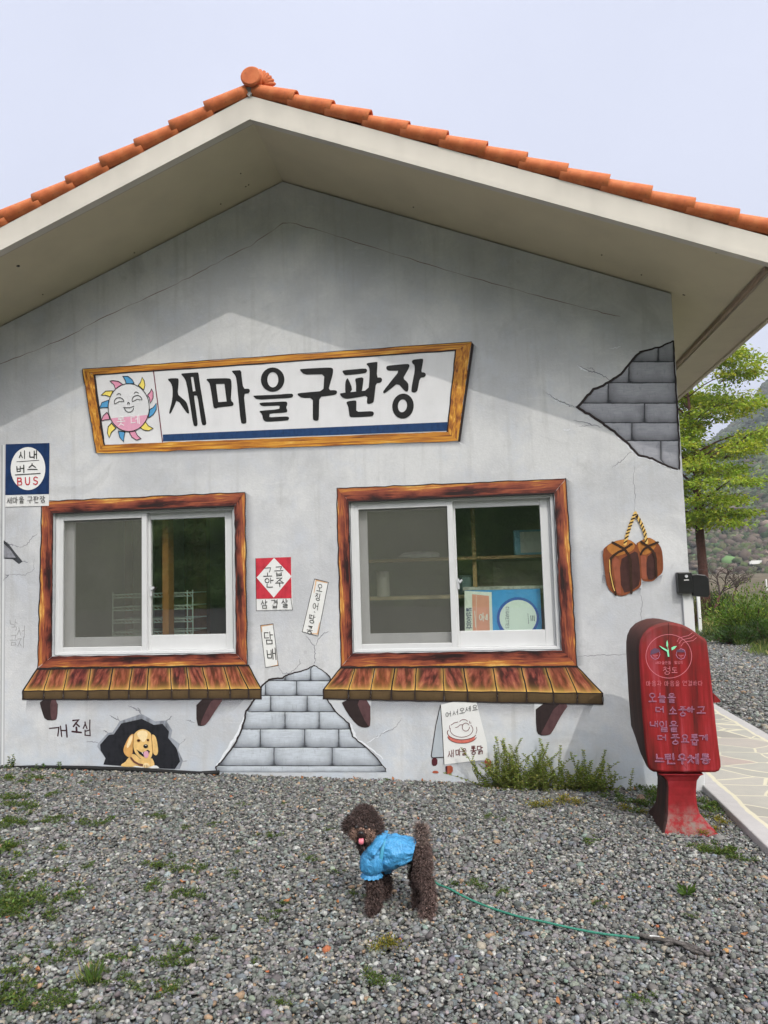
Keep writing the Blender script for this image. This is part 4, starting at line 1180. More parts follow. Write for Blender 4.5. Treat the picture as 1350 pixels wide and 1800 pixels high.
lettering(F, '담', c4([(104, 690)])[0], (15, -1), (1.5, 22), 1.4, 3); lettering(F, '배', c4([(124, 815)])[0], (16, -1), (1.5, 20), 1.4, 3)
F.build('lettering', M_BLACK, s2)

# ---- warnings scrawled on the plaster
F = Flat()
lettering(F, '개', c7([(92, 190)])[0], (31, -2.5), (2, 21), 2.5, 1, jit=.02); lettering(F, '조', c7([(222, 150)])[0], (15, 0), (2, 24), 3.2, 1, jit=.04); lettering(F, '심', c7([(292, 160)])[0], (14, -1), (0, 26), 2.2, 1, jit=.04)
tag(F.build('painted_warning', paint('plum brush paint', s2l(62, 40, 46), .2, 40), house), 'dark brushed three-letter warning beside the painted dog')
F = Flat()
for ch, x, y, s_ in (('낙', 80, 1478, 1), ('서', 138, 1525, 1), ('금', 80, 1605, .95), ('지', 140, 1615, 1)): lettering(F, ch, c2([(x, y)])[0], (13*s_, 2 if y < 1600 else 0), (0, 19*s_), .9, 1, jit=.05)
tag(F.build('painted_scribble', paint('grey pencil paint', (.30, .30, .31), .2, 60), house), 'faint grey pencil scribble at the left edge of the wall')

# ---- painted dog in its hole
cd_ = crop(160, 1230, .12593)
F = Flat()
F.poly(cd_([(100, 610), (235, 460), (300, 455), (400, 300), (705, 195), (895, 300), (1050, 288), (1135, 425), (1115, 525), (1240, 615), (1215, 700), (1285, 850), (1240, 968), (980, 958), (430, 925), (175, 905), (200, 815), (85, 650)]), 1)
hole = tag(F.build('painted_dog_hole', paint('broken edge grey paint', (.27, .29, .33), .5, 14), house), 'black hole with a golden puppy painted low on the wall')
F = Flat()
F.poly(cd_([(130, 625), (250, 490), (320, 482), (425, 330), (710, 265), (880, 350), (1000, 335), (1090, 440), (1078, 530), (1190, 668), (1205, 705), (1245, 860), (1172, 965), (980, 958), (430, 922), (175, 903), (205, 815), (135, 700)]), 3)
F.build('dark_opening', paint('hole black paint', (.016, .017, .022), .4, 20), hole)
PUP = [paint('puppy gold paint', s2l(226, 188, 122), .16, 26), paint('puppy orange paint', s2l(212, 162, 96), .2, 26), paint('puppy cream paint', s2l(240, 216, 168), .08, 26), M_BLACK,
       paint('puppy tongue paint', s2l(214, 160, 178), .05), paint('puppy collar paint', s2l(112, 70, 62), .1), paint('puppy white paint', (.75, .75, .73), .04), paint('puppy brown line paint', s2l(130, 80, 40), .1)]
F = Flat()
F.poly(smooth(cd_([(540, 790), (600, 740), (720, 850), (850, 800), (890, 880), (885, 945), (700, 940), (600, 935), (420, 930), (425, 900), (480, 870), (515, 820)]), 1), 5, mi=0)
F.poly(smooth(cd_([(570, 935), (640, 915), (700, 935), (830, 935), (900, 905), (975, 955), (800, 952)]), 1), 6, mi=6)
F.poly(smooth(cd_([(605, 480), (640, 440), (690, 412), (745, 408), (800, 430), (850, 475), (872, 600), (868, 720), (850, 800), (800, 852), (730, 842), (660, 790), (610, 720), (590, 620), (592, 540)]), 1), 7, mi=0)
F.poly(smooth(cd_([(640, 470), (690, 430), (745, 425), (800, 450), (790, 530), (740, 600), (680, 540)]), 1), 8, mi=2)
F.poly(smooth(cd_([(610, 472), (560, 482), (510, 560), (458, 680), (465, 740), (510, 792), (555, 800), (590, 740), (598, 600)]), 1), 9, mi=1)
F.poly(smooth(cd_([(595, 490), (560, 495), (530, 560), (500, 640), (520, 680), (570, 600)]), 1), 10, mi=2)
F.poly(smooth(cd_([(850, 472), (905, 500), (928, 580), (945, 700), (935, 765), (900, 775), (872, 740), (862, 620)]), 1), 9, mi=0)
F.stroke(cd_([(590, 740), (596, 600), (605, 490)]), .9, 11, mi=7); F.stroke(cd_([(872, 740), (862, 620), (850, 480)]), .9, 11, mi=7)
F.poly(cd_([(640, 690), (720, 735), (800, 695), (830, 715), (800, 790), (735, 790), (680, 750)]), 9, mi=3)
F.poly(smooth(cd_([(745, 720), (800, 705), (818, 750), (805, 800), (770, 812), (740, 770)]), 1), 11, mi=4); F.poly(cd_([(718, 728), (738, 735), (728, 755)]), 11, mi=6)
F.poly(cd_(F.ell((770, 645), 33, 28, n=16)), 10, mi=3); F.poly(cd_(F.ell((772, 632), 14, 6, n=10)), 12, mi=6)
F.poly(cd_(F.ell((672, 566), 26, 20, n=14)), 10, mi=7); F.poly(cd_(F.ell((674, 564), 14, 12, n=10)), 11, mi=3)
F.poly(cd_(F.ell((803, 558), 18, 17, n=14)), 10, mi=7); F.poly(cd_(F.ell((802, 558), 10, 11, n=10)), 11, mi=3)
F.stroke(cd_([(566, 808), (610, 860), (670, 895), (725, 905)]), 3.2, 10, mi=5)
F.poly(smooth(cd_([(735, 905), (760, 875), (815, 880), (830, 930), (790, 945), (740, 940)]), 1), 12, mi=2)
for x in (762, 785, 806): F.stroke(cd_([(x, 905), (x-3, 940)]), .7, 14, mi=7)
F.build('painted_puppy', PUP, hole)

# ---- hanging soybean blocks
cm = crop(1050, 890, .0963)
F = Flat(); F.quad(*cm([(90, 1250), (800, 1500), (740, 1700), (60, 1560)]), 1, 6, 5); F.quad(*cm([(810, 1380), (1190, 1250), (1130, 1480), (830, 1540)]), 1, 5, 4); F.quad(*cm([(100, 800), (140, 1400), (60, 1400), (20, 850)]), 1, 3, 5)
F.build('painted_shadow', M_SHADE2, house)
BL = [paint('block tan paint', s2l(126, 70, 42), .25, 16), paint('block gold paint', s2l(172, 112, 54), .25, 18), paint('block dark paint', s2l(66, 41, 37), .28, 16), paint('block rust paint', s2l(146, 82, 60), .2, 16),
      paint('straw rope paint', s2l(222, 184, 104), .15, 50), paint('rope dark paint', s2l(54, 36, 26), .2, 40)]
F = Flat()
F.poly(smooth(cm([(690, 690), (800, 620), (930, 560), (1050, 620), (1150, 720), (1190, 850), (1205, 1130), (1180, 1230), (1080, 1300), (1020, 1370), (900, 1375), (800, 1350), (760, 1100), (740, 900)]), 1), 2, mi=0)
F.poly(smooth(cm([(720, 690), (800, 625), (930, 565), (1050, 625), (1100, 690), (980, 840), (870, 890), (780, 860)]), 1), 3, mi=1)
F.poly(smooth(cm([(890, 940), (990, 850), (1080, 830), (1085, 1230), (1020, 1350), (900, 1330)]), 1), 3, mi=2)
F.poly(cm([(785, 900), (870, 900), (890, 950), (900, 1330), (810, 1320)]), 4, mi=3)
F.build_later = None
F.poly(smooth(cm([(90, 800), (170, 720), (300, 640), (470, 600), (580, 605), (690, 680), (760, 770), (780, 1000), (808, 1400), (770, 1490), (650, 1550), (480, 1640), (340, 1620), (180, 1500), (130, 1200)]), 1), 6, mi=0)
F.poly(smooth(cm([(150, 750), (300, 645), (470, 605), (580, 610), (690, 690), (660, 800), (520, 860), (330, 920), (230, 860)]), 1), 7, mi=1)
F.poly(smooth(cm([(400, 980), (560, 890), (720, 800), (765, 1000), (790, 1400), (640, 1540), (440, 1590)]), 1), 7, mi=2)
F.poly(cm([(270, 1000), (330, 920), (400, 985), (430, 1600), (350, 1590)]), 8, mi=3)
def rope(F, pts, w, L):
    F.stroke(cm(pts), w, L, mi=4)
    P = [np.array(p_, float) for p_ in pts]
    for a_, b_ in zip(P[:-1], P[1:]):
        n_ = max(1, int(np.linalg.norm(b_-a_)/62)); d_ = (b_-a_)/n_; nn = np.array([-d_[1], d_[0]])/np.linalg.norm(d_)
        for i in range(n_):
            c0 = a_+d_*(i+.5); F.stroke(cm([tuple(c0-nn*w*4.2-d_*.25), tuple(c0+nn*w*4.2+d_*.35)]), w*.42, L+1, mi=5)
rope(F, [(690, 120), (600, 330), (540, 520), (500, 690)], 5.6, 11); rope(F, [(700, 150), (790, 300), (860, 480), (895, 660)], 5.4, 11)
for pts, w in (([(270, 660), (400, 730), (490, 780), (560, 880), (600, 1000), (615, 1580)], 4.6), ([(620, 690), (490, 780), (330, 870), (240, 950), (230, 1200), (290, 1480), (330, 1610)], 4.2),
               ([(790, 640), (915, 730), (1010, 810), (1060, 950), (1075, 1290)], 3.6), ([(1100, 655), (915, 730), (830, 800), (785, 880)], 3.6)):
    F.stroke(wob(cm(pts), .4, 6, 2), w, 9, mi=5)
F.stroke(cm([(218, 980), (228, 1200), (285, 1470), (310, 1540)]), 1.6, 11, mi=4)
F.poly(cm(F.ell((715, 190), 26, 24, n=14)), 14, mi=5)
tag(F.build('painted_soybean_blocks', BL, house), 'two brown soybean blocks painted hanging from a straw rope')

# ---- menu board
cme = crop(750, 1220, .08889)
F = Flat(); F.quad(*cme([(330, 1250), (1150, 1320), (1100, 1560), (300, 1500)]), 1, 6, 4); F.build('painted_shadow', M_SHADE2, house)
F = Flat(); F.poly(cme([(275, 212), (930, 55), (965, 85), (1190, 960), (1215, 1290), (345, 1390)]), 3)
me_ = tag(F.build('painted_menu_board', paint('menu board white', (.74, .74, .73), .03, 10), house), 'white folding menu board with a dish drawing painted behind the wall herbs')
F = Flat()
F.poly(cme([(272, 215), (90, 1220), (110, 1258), (330, 1248)]), 2, mi=0)
F.build('board_side', paint('menu board grey', (.42, .46, .50), .1, 10), me_)
F = Flat(); F.stroke(cme([(272, 215), (180, 620), (90, 1220), (110, 1258), (330, 1248)]), 1.5, 4); F.stroke(cme([(275, 212), (310, 700), (345, 1390)]), 1.1, 4); F.build('board_outline', M_DARKLINE, me_)
F = Flat()
F.poly(smooth(cme([(100, 1265), (215, 1260), (212, 1415), (100, 1420)]), 1), 3, mi=0); F.poly(smooth(cme([(370, 1420), (515, 1405), (520, 1560), (380, 1580)]), 1), 4, mi=1); F.poly(cme([(370, 1430), (410, 1415), (410, 1575), (380, 1575)]), 5, mi=0)
F.poly(smooth(cme([(1125, 1290), (1270, 1275), (1285, 1460), (1180, 1470)]), 1), 4, mi=1); F.poly(smooth(cme([(95, 1560), (140, 1510), (230, 1520), (240, 1570)]), 1), 3, mi=1)
F.build('board_feet', [paint('maroon brick paint', s2l(82, 34, 42), .2, 20), paint('brick foot paint', s2l(164, 84, 62), .2, 20)], me_)
F = Flat()
for pts, w in [(arc((700, 760), 290, 140, 20, 200, 20), 1.3), (arc((690, 700), 225, 150, -35, 190, 20), 1.0), ([(485, 610), (540, 570), (620, 550)], 1.0), (arc((735, 570), 85, 70, 200, 330, 10), 1.0), (arc((775, 650), 72, 80, 0, 330, 16), 1.0),
               ([(570, 660), (610, 650), (660, 605), (710, 605)], 1.0), ([(850, 535), (850, 570), (880, 570)], .9), (arc((700, 830), 285, 140, 10, 175, 20), 1.2), ([(455, 620), (450, 680)], .9), ([(985, 650), (995, 720), (975, 780)], .9)]:
    F.stroke(cme(pts), w, 5, mi=1)
F.poly(cme(arc((700, 772), 280, 138, 25, 170, 16)+arc((700, 832), 278, 138, 170, 25, 16)), 4, mi=2)
for k, (ch, x, y) in enumerate((('어', 375, 355), ('서', 515, 320), ('오', 645, 285), ('세', 765, 250), ('요', 900, 225))): lettering(F, ch, cme([(x, y)])[0], (9.0, -1.9), (.6, 9.5), .8, 6, mi=0)
for ch, x, y, s_ in (('새', 420, 1110, 1), ('마', 575, 1085, .95), ('을', 690, 1080, .9)): lettering(F, ch, cme([(x, y)])[0], (10*s_, -1.4), (.5, 13*s_), 1.1, 6, mi=1)
for ch, x, y in (('통', 870, 1030), ('닭', 1000, 1020)): lettering(F, ch, cme([(x, y)])[0], (9.5, -1.2), (.5, 15), 1.5, 6, mi=3)
F.build('lettering', [M_BLACK, paint('brown ink paint', s2l(110, 60, 58), .1), paint('plate red paint', s2l(204, 112, 100), .2, 40), paint('dark red ink paint', s2l(96, 40, 44), .1)], me_)
# @@REST

# ================================================================== RED POSTBOX (slow-mail letter box)
def make_postbox():
    YF = -.85
    q7 = crop(1050, 1060, .23328)
    base = W(1200, 1450, -.72)
    box = empty('postbox', (float(base[0]), -.70, gz(base[0])))
    tag(box, 'weathered red arched letter box on a flared pedestal beside the house corner', 'postbox')
    t = NT('weathered red paint'); o = t.tc('Object')
    st = t.noise(t.tc('Object', (14, 14, .9)), 1.6, 5, .6); n = t.noise(o, 8, 5, .6)
    c = t.ramp(st, [(.34, (.085, .010, .009)), (.46, (.20, .012, .012)), (.57, (.29, .017, .020)), (.70, (.36, .055, .07))])
    c = t.mix(t.mr(n, .50, .75, 0, .6), c, (.15, .018, .014))
    c = t.mix(t.mr(t.noise(o, 50, 4), .66, .8, 0, .5), c, (.09, .03, .025))
    z = t.sep(o)[2]
    c = t.mix(t.math('MULTIPLY', t.mr(z, .95, 1.12), t.mr(n, .3, .6)), c, (.15, .035, .03))
    t.base(c).set(.68, .22); t.bump(t.math('ADD', n, t.noise(o, 60, 3)), .15, .004)
    red = t.m
    t = NT('dark red brown side'); o = t.tc('Object')
    c = t.ramp(t.noise(t.tc('Object', (12, 12, 1.0)), 2, 5), [(.3, (.020, .011, .010)), (.55, (.036, .015, .013)), (.75, (.07, .022, .019))])
    zz = t.sep(o)[2]
    c = t.mix(t.mr(zz, .98, 1.16, 0, .5), c, (.16, .055, .045))
    t.base(c).set(.7, .3); t.bump(t.noise(o, 30, 4), .2, .004); side = t.m
    outl = q7([(318, 420), (318, 340), (326, 285), (350, 232), (392, 190), (440, 165), (490, 150), (540, 146), (590, 150), (640, 162), (690, 185), (735, 215), (780, 248), (812, 268), (830, 290), (838, 340), (858, 520), (876, 690), (897, 900), (918, 1080), (934, 1200), (936, 1240), (924, 1268), (895, 1281), (700, 1284), (540, 1284), (430, 1278), (400, 1262), (385, 1230), (362, 1080), (340, 800), (326, 560)])
    P = np.array([W(x, y, YF) for x, y in outl])
    cx_, cz_ = P[:, 0].mean(), P[:, 2].mean()
    rings = []
    for y, ins in ((YF, .016), (YF+.006, .006), (YF+.016, 0), (YF+.10, 0), (YF+.20, 0), (YF+.30, 0), (YF+.395, 0), (YF+.412, .008), (YF+.42, .02)):
        zl = .29+max(0, min(1, (y-(YF+.10))/.30))*.19
        r = []
        for p_ in P:
            d = np.array([p_[0]-cx_, p_[2]-cz_]); L = np.linalg.norm(d); d = d/L*(L-ins)
            zz = cz_+d[1]
            if zz < zl: zz = zl-(zl-zz)*.08
            r.append((cx_+d[0], y, zz))
        rings.append(r)
    mb = MB(); n = len(P)
    mb.loft(rings, cap=True)
    mb.mi = [0]*len(mb.mi)
    # faces behind the bevel belong to the dark sides
    for k, f in enumerate(mb.f):
        ys = [mb.v[i][1] for i in f]
        if min(ys) > YF+.010: mb.mi[k] = 1
    b = mb.build('cabinet', [red, side], box, smooth=True)
    b.data.polygons.foreach_set('use_smooth', np.array([len(p_.vertices) == 4 for p_ in b.data.polygons]))
    # pedestal
    rings = []
    for py, xl, xr, d in ((1284, 455, 800, .15), (1300, 475, 775, .135), (1340, 512, 756, .12), (1390, 520, 752, .115), (1450, 519, 750, .115), (1530, 516, 758, .12), (1590, 512, 775, .13), (1640, 500, 815, .15), (1690, 478, 868, .18), (1730, 465, 900, .20)):
        (x0, y0), (x1, y1) = q7([(xl, py), (xr, py)])
        A, B = W(x0, y0, YF+.03), W(x1, y1, YF+.03)
        z = (A[2]+B[2])/2; cut = .012
        yf = YF+.03-(d-.115)*.8; yb = yf+d*2
        rings.append([(A[0]+cut, yf, z), (B[0]-cut, yf, z), (B[0], yf+cut, z), (B[0], yb-cut, z), (B[0]-cut, yb, z), (A[0]+cut, yb, z), (A[0], yb-cut, z), (A[0], yf+cut, z)])
    s = MB(); s.loft(rings)
    for k, f in enumerate(s.f):
        p_ = np.array([s.v[i] for i in f]); nrm = np.cross(p_[1]-p_[0], p_[2]-p_[0])
        if p_[:, 0].mean() < rings[4][0][0]+.004 and len(f) == 4: s.mi[k] = 1
    t = NT('pedestal red paint'); o = t.tc('Object')
    c = t.ramp(t.noise(o, 7, 6, .65), [(.32, (.17, .012, .012)), (.5, (.27, .017, .021)), (.7, (.34, .035, .045))])
    c = t.mix(t.mr(t.noise(t.tc('Object', (9, 9, 1.5)), 1.5, 4), .55, .72, 0, .5), c, (.13, .014, .013))
    zz = t.sep(o)[2]
    c = t.mix(t.math('MULTIPLY', t.mr(zz, .16, .05), t.mr(t.noise(o, 24, 5, .7), .42, .62)), c, (.20, .15, .13))      # splashed dust near the stones
    t.base(c).set(.75, .2); t.bump(t.noise(o, 40, 4), .2, .003)
    ob = s.build('pedestal', [t.m, side], box)
    bevel(ob, .006)
    fl = MB(); tri = [W(x, y, YF+.06) for x, y in q7([(872, 676), (932, 738), (925, 746), (880, 752)])]
    fl.add([tuple(p_) for p_ in tri]+[(p_[0], p_[1]+.05, p_[2]) for p_ in tri], [(0, 1, 2, 3)[::-1], (4, 5, 6, 7), (0, 1, 5, 4), (1, 2, 6, 5), (2, 3, 7, 6), (3, 0, 4, 7)])
    fl.build('signal_flag', red, box)
    pl = lambda x, y: W(x, y, YF-.0004)
    F = Flat(pl); k5 = crop(1120, 1100, .11111); k6 = crop(1120, 1240, .11111)
    LAV = paint('faded lavender lettering', s2l(182, 134, 164), .3, 90); PNK = paint('pink line paint', s2l(206, 120, 130), .12, 60)
    MINT = paint('mint sprout paint', s2l(146, 226, 180), .08, 40); DKG = paint('dark sprout shadow paint', s2l(46, 16, 18), .1); HAT = paint('slate hat paint', s2l(96, 70, 92), .1)
    F.stroke(k5(F.ell((500, 482), 362, 345, n=44)), 1.0, 1, closed=True, mi=1)
    for pts in ([(630, 250), (660, 195), (740, 170), (810, 155), (870, 112)], [(660, 280), (700, 225), (780, 205), (850, 190), (905, 150)], [(695, 320), (730, 265), (800, 245), (880, 235), (935, 188)]):
        F.stroke(k5(pts), .9, 2, mi=1)
    F.poly(k5([(335, 322), (360, 318), (470, 372), (500, 400), (515, 495), (478, 490), (462, 410), (390, 378)]), 2, mi=3)
    F.poly(k5([(345, 316), (370, 322), (470, 378), (495, 380), (498, 405), (508, 490), (482, 486), (470, 408), (400, 365)]), 3, mi=2)
    F.poly(k5([(474, 222), (488, 290), (482, 345), (462, 320), (460, 270)]), 3, mi=2); F.poly(k5([(628, 318), (590, 365), (545, 388), (540, 345), (575, 325)]), 3, mi=2); F.stroke(k5([(482, 345), (490, 375)]), .8, 4, mi=2)
    for cx0, hat in ((285, [(205, 460), (215, 390), (270, 352), (330, 365), (368, 405), (300, 430)]), (690, [(612, 400), (640, 372), (720, 378), (760, 410), (720, 420), (640, 415)])):
        F.stroke(k5([(cx0-75, 460), (cx0-60, 400), (cx0, 360), (cx0+60, 385), (cx0+75, 450), (cx0+50, 510), (cx0, 530), (cx0-50, 505)]), .8, 2, closed=True, mi=0)
        F.poly(k5(hat), 3, mi=4); F.stroke(k5([(cx0-40, 460), (cx0, 475), (cx0+40, 465)]), .7, 4, mi=1); F.stroke(k5([(cx0-20, 490), (cx0+15, 495)]), .7, 4, mi=1)
    lettering(F, '새마을운동', k5([(285, 560)])[0], (5.0, 0), (.2, 5.2), .45, 3, gap=.12, mi=1); lettering(F, '발상지', k5([(585, 555)])[0], (4.6, 0), (.2, 5.2), .45, 3, gap=.12, mi=1)
    lettering(F, '청', k5([(410, 645)])[0], (12.5, 0), (.3, 13.5), .95, 3, mi=1); lettering(F, '도', k5([(545, 660)])[0], (9.5, 0), (.2, 9.2), .95, 3, mi=1)
    lettering(F, '마음과', k5([(145, 872)])[0], (7.6, 0), (.2, 8.8), .6, 3, gap=.22, mi=1); lettering(F, '마음을', k5([(432, 872)])[0], (7.6, 0), (.2, 8.8), .6, 3, gap=.22, mi=1); lettering(F, '연결하다', k5([(715, 868)])[0], (7.4, 0), (.2, 8.8), .6, 3, gap=.25, mi=1)
    RIM = paint('letter core red', (.16, .018, .022), .2, 60)
    _let = lettering
    def outl_let(F_, tx, og, ex_, ey_, w_, L_, **kw):
        _let(F_, tx, og, ex_, ey_, w_*1.45, L_, **kw); kw = dict(kw, mi=5); _let(F_, tx, og, ex_, ey_, w_*.5, L_+3, **kw)
    outl_let(F, '오늘을', k5([(182, 1065)])[0], (12.5, .3), (.4, 15.5), 1.25, 3, gap=.35, mi=0)
    outl_let(F, '더', k6([(292, 18)])[0], (14, 0), (.3, 10), 1.3, 3, mi=0)
    for ch, x, y, w_, h_ in (('소', 505, 22, 13, 13), ('중', 660, 15, 13, 17), ('하', 790, 18, 12, 10), ('고', 945, 18, 14.5, 12)): outl_let(F, ch, k6([(x, y)])[0], (w_, 0), (.3, h_), 1.25, 3, mi=0)
    for ch, x, y, w_, h_ in (('내', 205, 250, 13.5, 9.5), ('일', 355, 250, 14, 18), ('을', 515, 252, 13.5, 18), ('더', 325, 465, 14.5, 9.5), ('풍', 538, 460, 14, 17), ('요', 695, 462, 13, 14), ('롭', 845, 460, 13, 18.5), ('게', 980, 462, 14, 9.5)):
        outl_let(F, ch, k6([(x, y)])[0], (w_, 0), (.3, h_), 1.25, 3, mi=0)
    for ch, x, w_ in (('느', 285, 14.5), ('린', 445, 17), ('우', 645, 13.5), ('체', 800, 18.5), ('통', 1010, 15)): outl_let(F, ch, k6([(x, 770)])[0], (w_, -.1), (.5, 17), 1.7, 3, mi=0)
    F.build('lettering', [LAV, PNK, MINT, DKG, HAT, RIM], box)
    F = Flat(pl); F.stroke(q7([(535, 150), (537, 250), (530, 300)]), .8, 1); F.stroke(k6([(640, 640), (655, 700), (700, 900), (790, 1000)]), .5, 1)
    F.build('seam', paint('dark seam', (.05, .01, .01), .2), box)
make_postbox()

# ================================================================== SMALL FIXTURES
def wall_box():
    p0, p1 = W(1190, 1006, -.05), W(1211, 1043, -.05)
    r = empty('wall_meter_box', (XR, 0, 0.0))
    tag(r, 'black plastic meter box fixed round the right house corner', 'meter box')
    bl = paint('black plastic', (.012, .012, .013), .2, 20, .35, .5)
    m_ = MB(); m_.box(p0[0], XR+.004, -.062, -.002, p1[2], p0[2]); bevel(m_.build('casing', bl, r), .006)
    h = MB(); x0, x1 = XR+.006, XR+.115
    z1, z0 = p0[2]-.02, p1[2]-.03
    pr = [(x0, z0+.01), (x1-.01, z0), (x1, z0+.02), (x1, z1-.03), (x1-.02, z1-.004), (x0+.03, z1+.004), (x0, z1)]
    h.loft([[(x, y, z) for x, z in pr] for y in (-.045, .09)]); bevel(h.build('side_hood', bl, r), .004)
    k = MB(); xm = p0[0]+.055
    k.tube([(xm, -.0635, p0[2]-.028), (xm, -.070, p0[2]-.028)], .010, 12); k.build('lock', paint('chrome', (.55, .56, .58), .05, 10, .25, .6), r)
    w = MB(); w.box(xm-.016, xm+.016, -.0645, -.0625, p0[2]-.056, p0[2]-.051); w.build('label_strip', paint('white label', (.7, .7, .7), .03), r)
    c = MB(); c.box(XR-.055, XR+.012, -.022, -.002, -.12, p1[2]-.002)
    ob = tag(c.build('cable_duct', paint('white window plastic', (.64, .645, .65), .03, 8, .35, .5, .02), None, loc=(XR, 0, 0)), 'white cable duct running down the house corner below the black meter box', 'cable duct')
    bevel(ob, .003)
wall_box()
mb = MB()
pts = [(-60, 1350), (0, 1351), (60, 1349), (150, 1350), (230, 1353), (300, 1357), (350, 1360), (385, 1358)]
mb.tube([(*W(x, y, -.035)[:2], W(x, y, -.035)[2]) for x, y in pts], .017, 8)
b_ = W(150, 1352, -.03)
tag(mb.build('drain_hose', paint('black rubber', (.012, .012, .012), .2, 30, .6), None, smooth=True, loc=tuple(b_)), 'black hose lying along the foot of the wall under the painted puppy', 'hose')

# ---- things behind the glass
def shelf_thing():
    o = OPEN[1]
    z1, z2 = W(870, 1045, .36)[2], W(870, 977, .36)[2]
    t = empty('shelf_rack', (-.2, .45, 0)); tag(t, 'pale wooden shelf rack behind the glass of the cigarette window', 'shelf')
    wd_ = paint('pale pine', (.52, .43, .24), .12, 10, .55); wd2 = paint('brown pine', (.30, .20, .09), .12, 10, .55)
    for z, m_, x0, x1 in ((z1, wd_, -1.05, -.02), (z2+.0, wd2, -1.05, .60), (.74, wd_, -1.05, .6)):
        a = MB(); a.box(x0, x1, .36, .66, z-.022, z); a.build('board', m_, t)
    for x in (-1.08, -.06):
        a = MB(); a.box(x, x+.03, .40, .64, 0.02, 2.1); a.build('upright', wd2, t)
    return z1, z2
z1, z2 = shelf_thing()
def cig_box():
    q9 = crop(790, 920, .148148)
    Y = .150
    pl = lambda x, y: W(x, y, Y)
    a, b_ = pl(*q9([(178, 800)])[0]), pl(*q9([(1100, 1290)])[0])
    t = empty('cigarette_box', (float(a[0]+b_[0])/2, Y+.12, z1-.5)); tag(t, 'blue and white cigarette carton leaning against the window glass', 'carton')
    m_ = MB(); m_.box(a[0], b_[0], Y+.002, Y+.22, .80, a[2]); m_.build('carton_body', paint('carton blue', s2l(70, 160, 220), .08, 9, .5), t)
    F = Flat(pl); F.poly(q9([(178, 800), (500, 815), (520, 1420), (185, 1420)]), 1, mi=0); F.poly(q9([(268, 840), (470, 860), (482, 1420), (282, 1420)]), 2, mi=1)
    F.poly(q9(F.ell((812, 1125), 250, 250, n=40)), 2, mi=2); F.poly(q9(F.ell((815, 1120), 220, 212, n=40)), 3, mi=3)
    lettering(F, 'CIGARETTES', q9([(705, 990)])[0], (0, 3.1), (-5.5, 0), .6, 4, gap=.25, mi=5)
    for x in (965, 985, 1003): F.stroke(q9([(x, 1095), (x+4, 1155)]), 1.2, 4, mi=5)
    F.stroke(q9([(930, 1070), (940, 1190)]), .7, 4, mi=5)
    lettering(F, '칠성사이다', q9([(262, 1000)])[0], (0, 6.8), (-9, 0), .95, 4, gap=.12, mi=4)
    lettering(F, '콩', q9([(450, 1060)])[0], (0, 15), (-14, 0), 1.3, 4, mi=0)
    F.stroke(q9([(318, 850), (318, 1280)]), .5, 4, mi=0); F.stroke(q9([(300, 1040), (312, 1230)]), 1.1, 4, mi=0)
    F.build('carton_print', [paint('carton cream', s2l(222, 234, 220), .06, 12), paint('carton salmon', s2l(222, 160, 136), .1, 10), paint('carton indigo', s2l(52, 94, 176), .1, 10), paint('carton pale disc', s2l(222, 238, 226), .05, 6), paint('carton navy ink', s2l(30, 60, 96), .1), paint('carton grey ink', s2l(60, 74, 84), .1)], t)
    g = MB(); (x0, _, _), (x1, _, _) = pl(*q9([(160, 800)])[0]), pl(*q9([(1130, 800)])[0])
    g.box(x0, x1, Y+.01, Y+.30, a[2]+.002, a[2]+.022)
    tag(g.build('plank', paint('flaked grey green board', (.36, .38, .32), .35, 30), None, loc=(x0, Y, a[2])), 'flaked grey green board lying on top of the cigarette carton', 'board')
cig_box()
def carton(x0, x1, z0, z1_, y, name, label, cat, cols):
    t = empty(name, ((x0+x1)/2, y+.08, z0)); tag(t, label, cat)
    a = MB(); a.box(x0, x1, y, y+.16, z0, z1_); bevel(a.build('carton_body', paint(label[:20], cols[0], .1, 8, .6), t), .003)
    a = MB(); a.box(x0+(x1-x0)*.22, x1-.008, y-.003, y-.0005, z0+.015, z1_-.015); a.build('label_panel', paint(label[:18]+' panel', cols[1], .1, 8, .6), t)
p0, p1 = W(905, 980, .40), W(952, 933, .40)
carton(p0[0], p1[0], z2+.002, z2+.19, .40, 'snack_carton', 'pale carton with a blue edge on the upper shelf right of the window', 'carton', ((.16, .36, .46), (.46, .50, .44)))
p0, p1 = W(808, 1040, .45), W(830, 1000, .45)
carton(p0[0]-.0, p0[0]+.10, z1+.002, z1+.15, .45, 'snack_carton', 'small dark patterned carton at the left end of the shelf behind the carton', 'carton', ((.03, .05, .06), (.10, .16, .16)))
p0 = W(870, 1040, .55)
carton(p0[0]-.12, p0[0]+.40, z1-.02, z2-.03, .62, 'cardboard_box', 'large brown grey cardboard box between the two shelf boards', 'box', ((.20, .16, .13), (.26, .22, .19)))
p0 = W(672, 1030, .45)
can = empty('tin_can', (float(p0[0]), .5, z1)); tag(can, 'tall pale tin standing on the shelf behind the insect screen', 'tin')
a = MB(); a.tube([(p0[0], .5, z1+.002), (p0[0], .5, z1+.19)], .05, 20); a.build('tin_body', paint('pale tin', (.5, .5, .46), .05, 6, .5), can, smooth=False)
a = MB(); a.tube([(p0[0], .5, z1+.191), (p0[0], .5, z1+.20)], .052, 20); a.build('tin_lid', paint('tin lid', (.4, .4, .38), .05, 6, .4), can)
p0 = W(735, 975, .45)
a = MB(); rs = random.Random(3)
for k in range(1):
    ring = []
    a.loft([[(p0[0]+.17*math.cos(t)*r_+rs.uniform(-.01, .01), .5+.09*math.sin(t)*r_, z2+.004+h_+rs.uniform(0, .012)) for t in [2*math.pi*i/14 for i in range(14)]] for r_, h_ in ((1, 0), (.95, .02), (.7, .035), (.3, .045))])
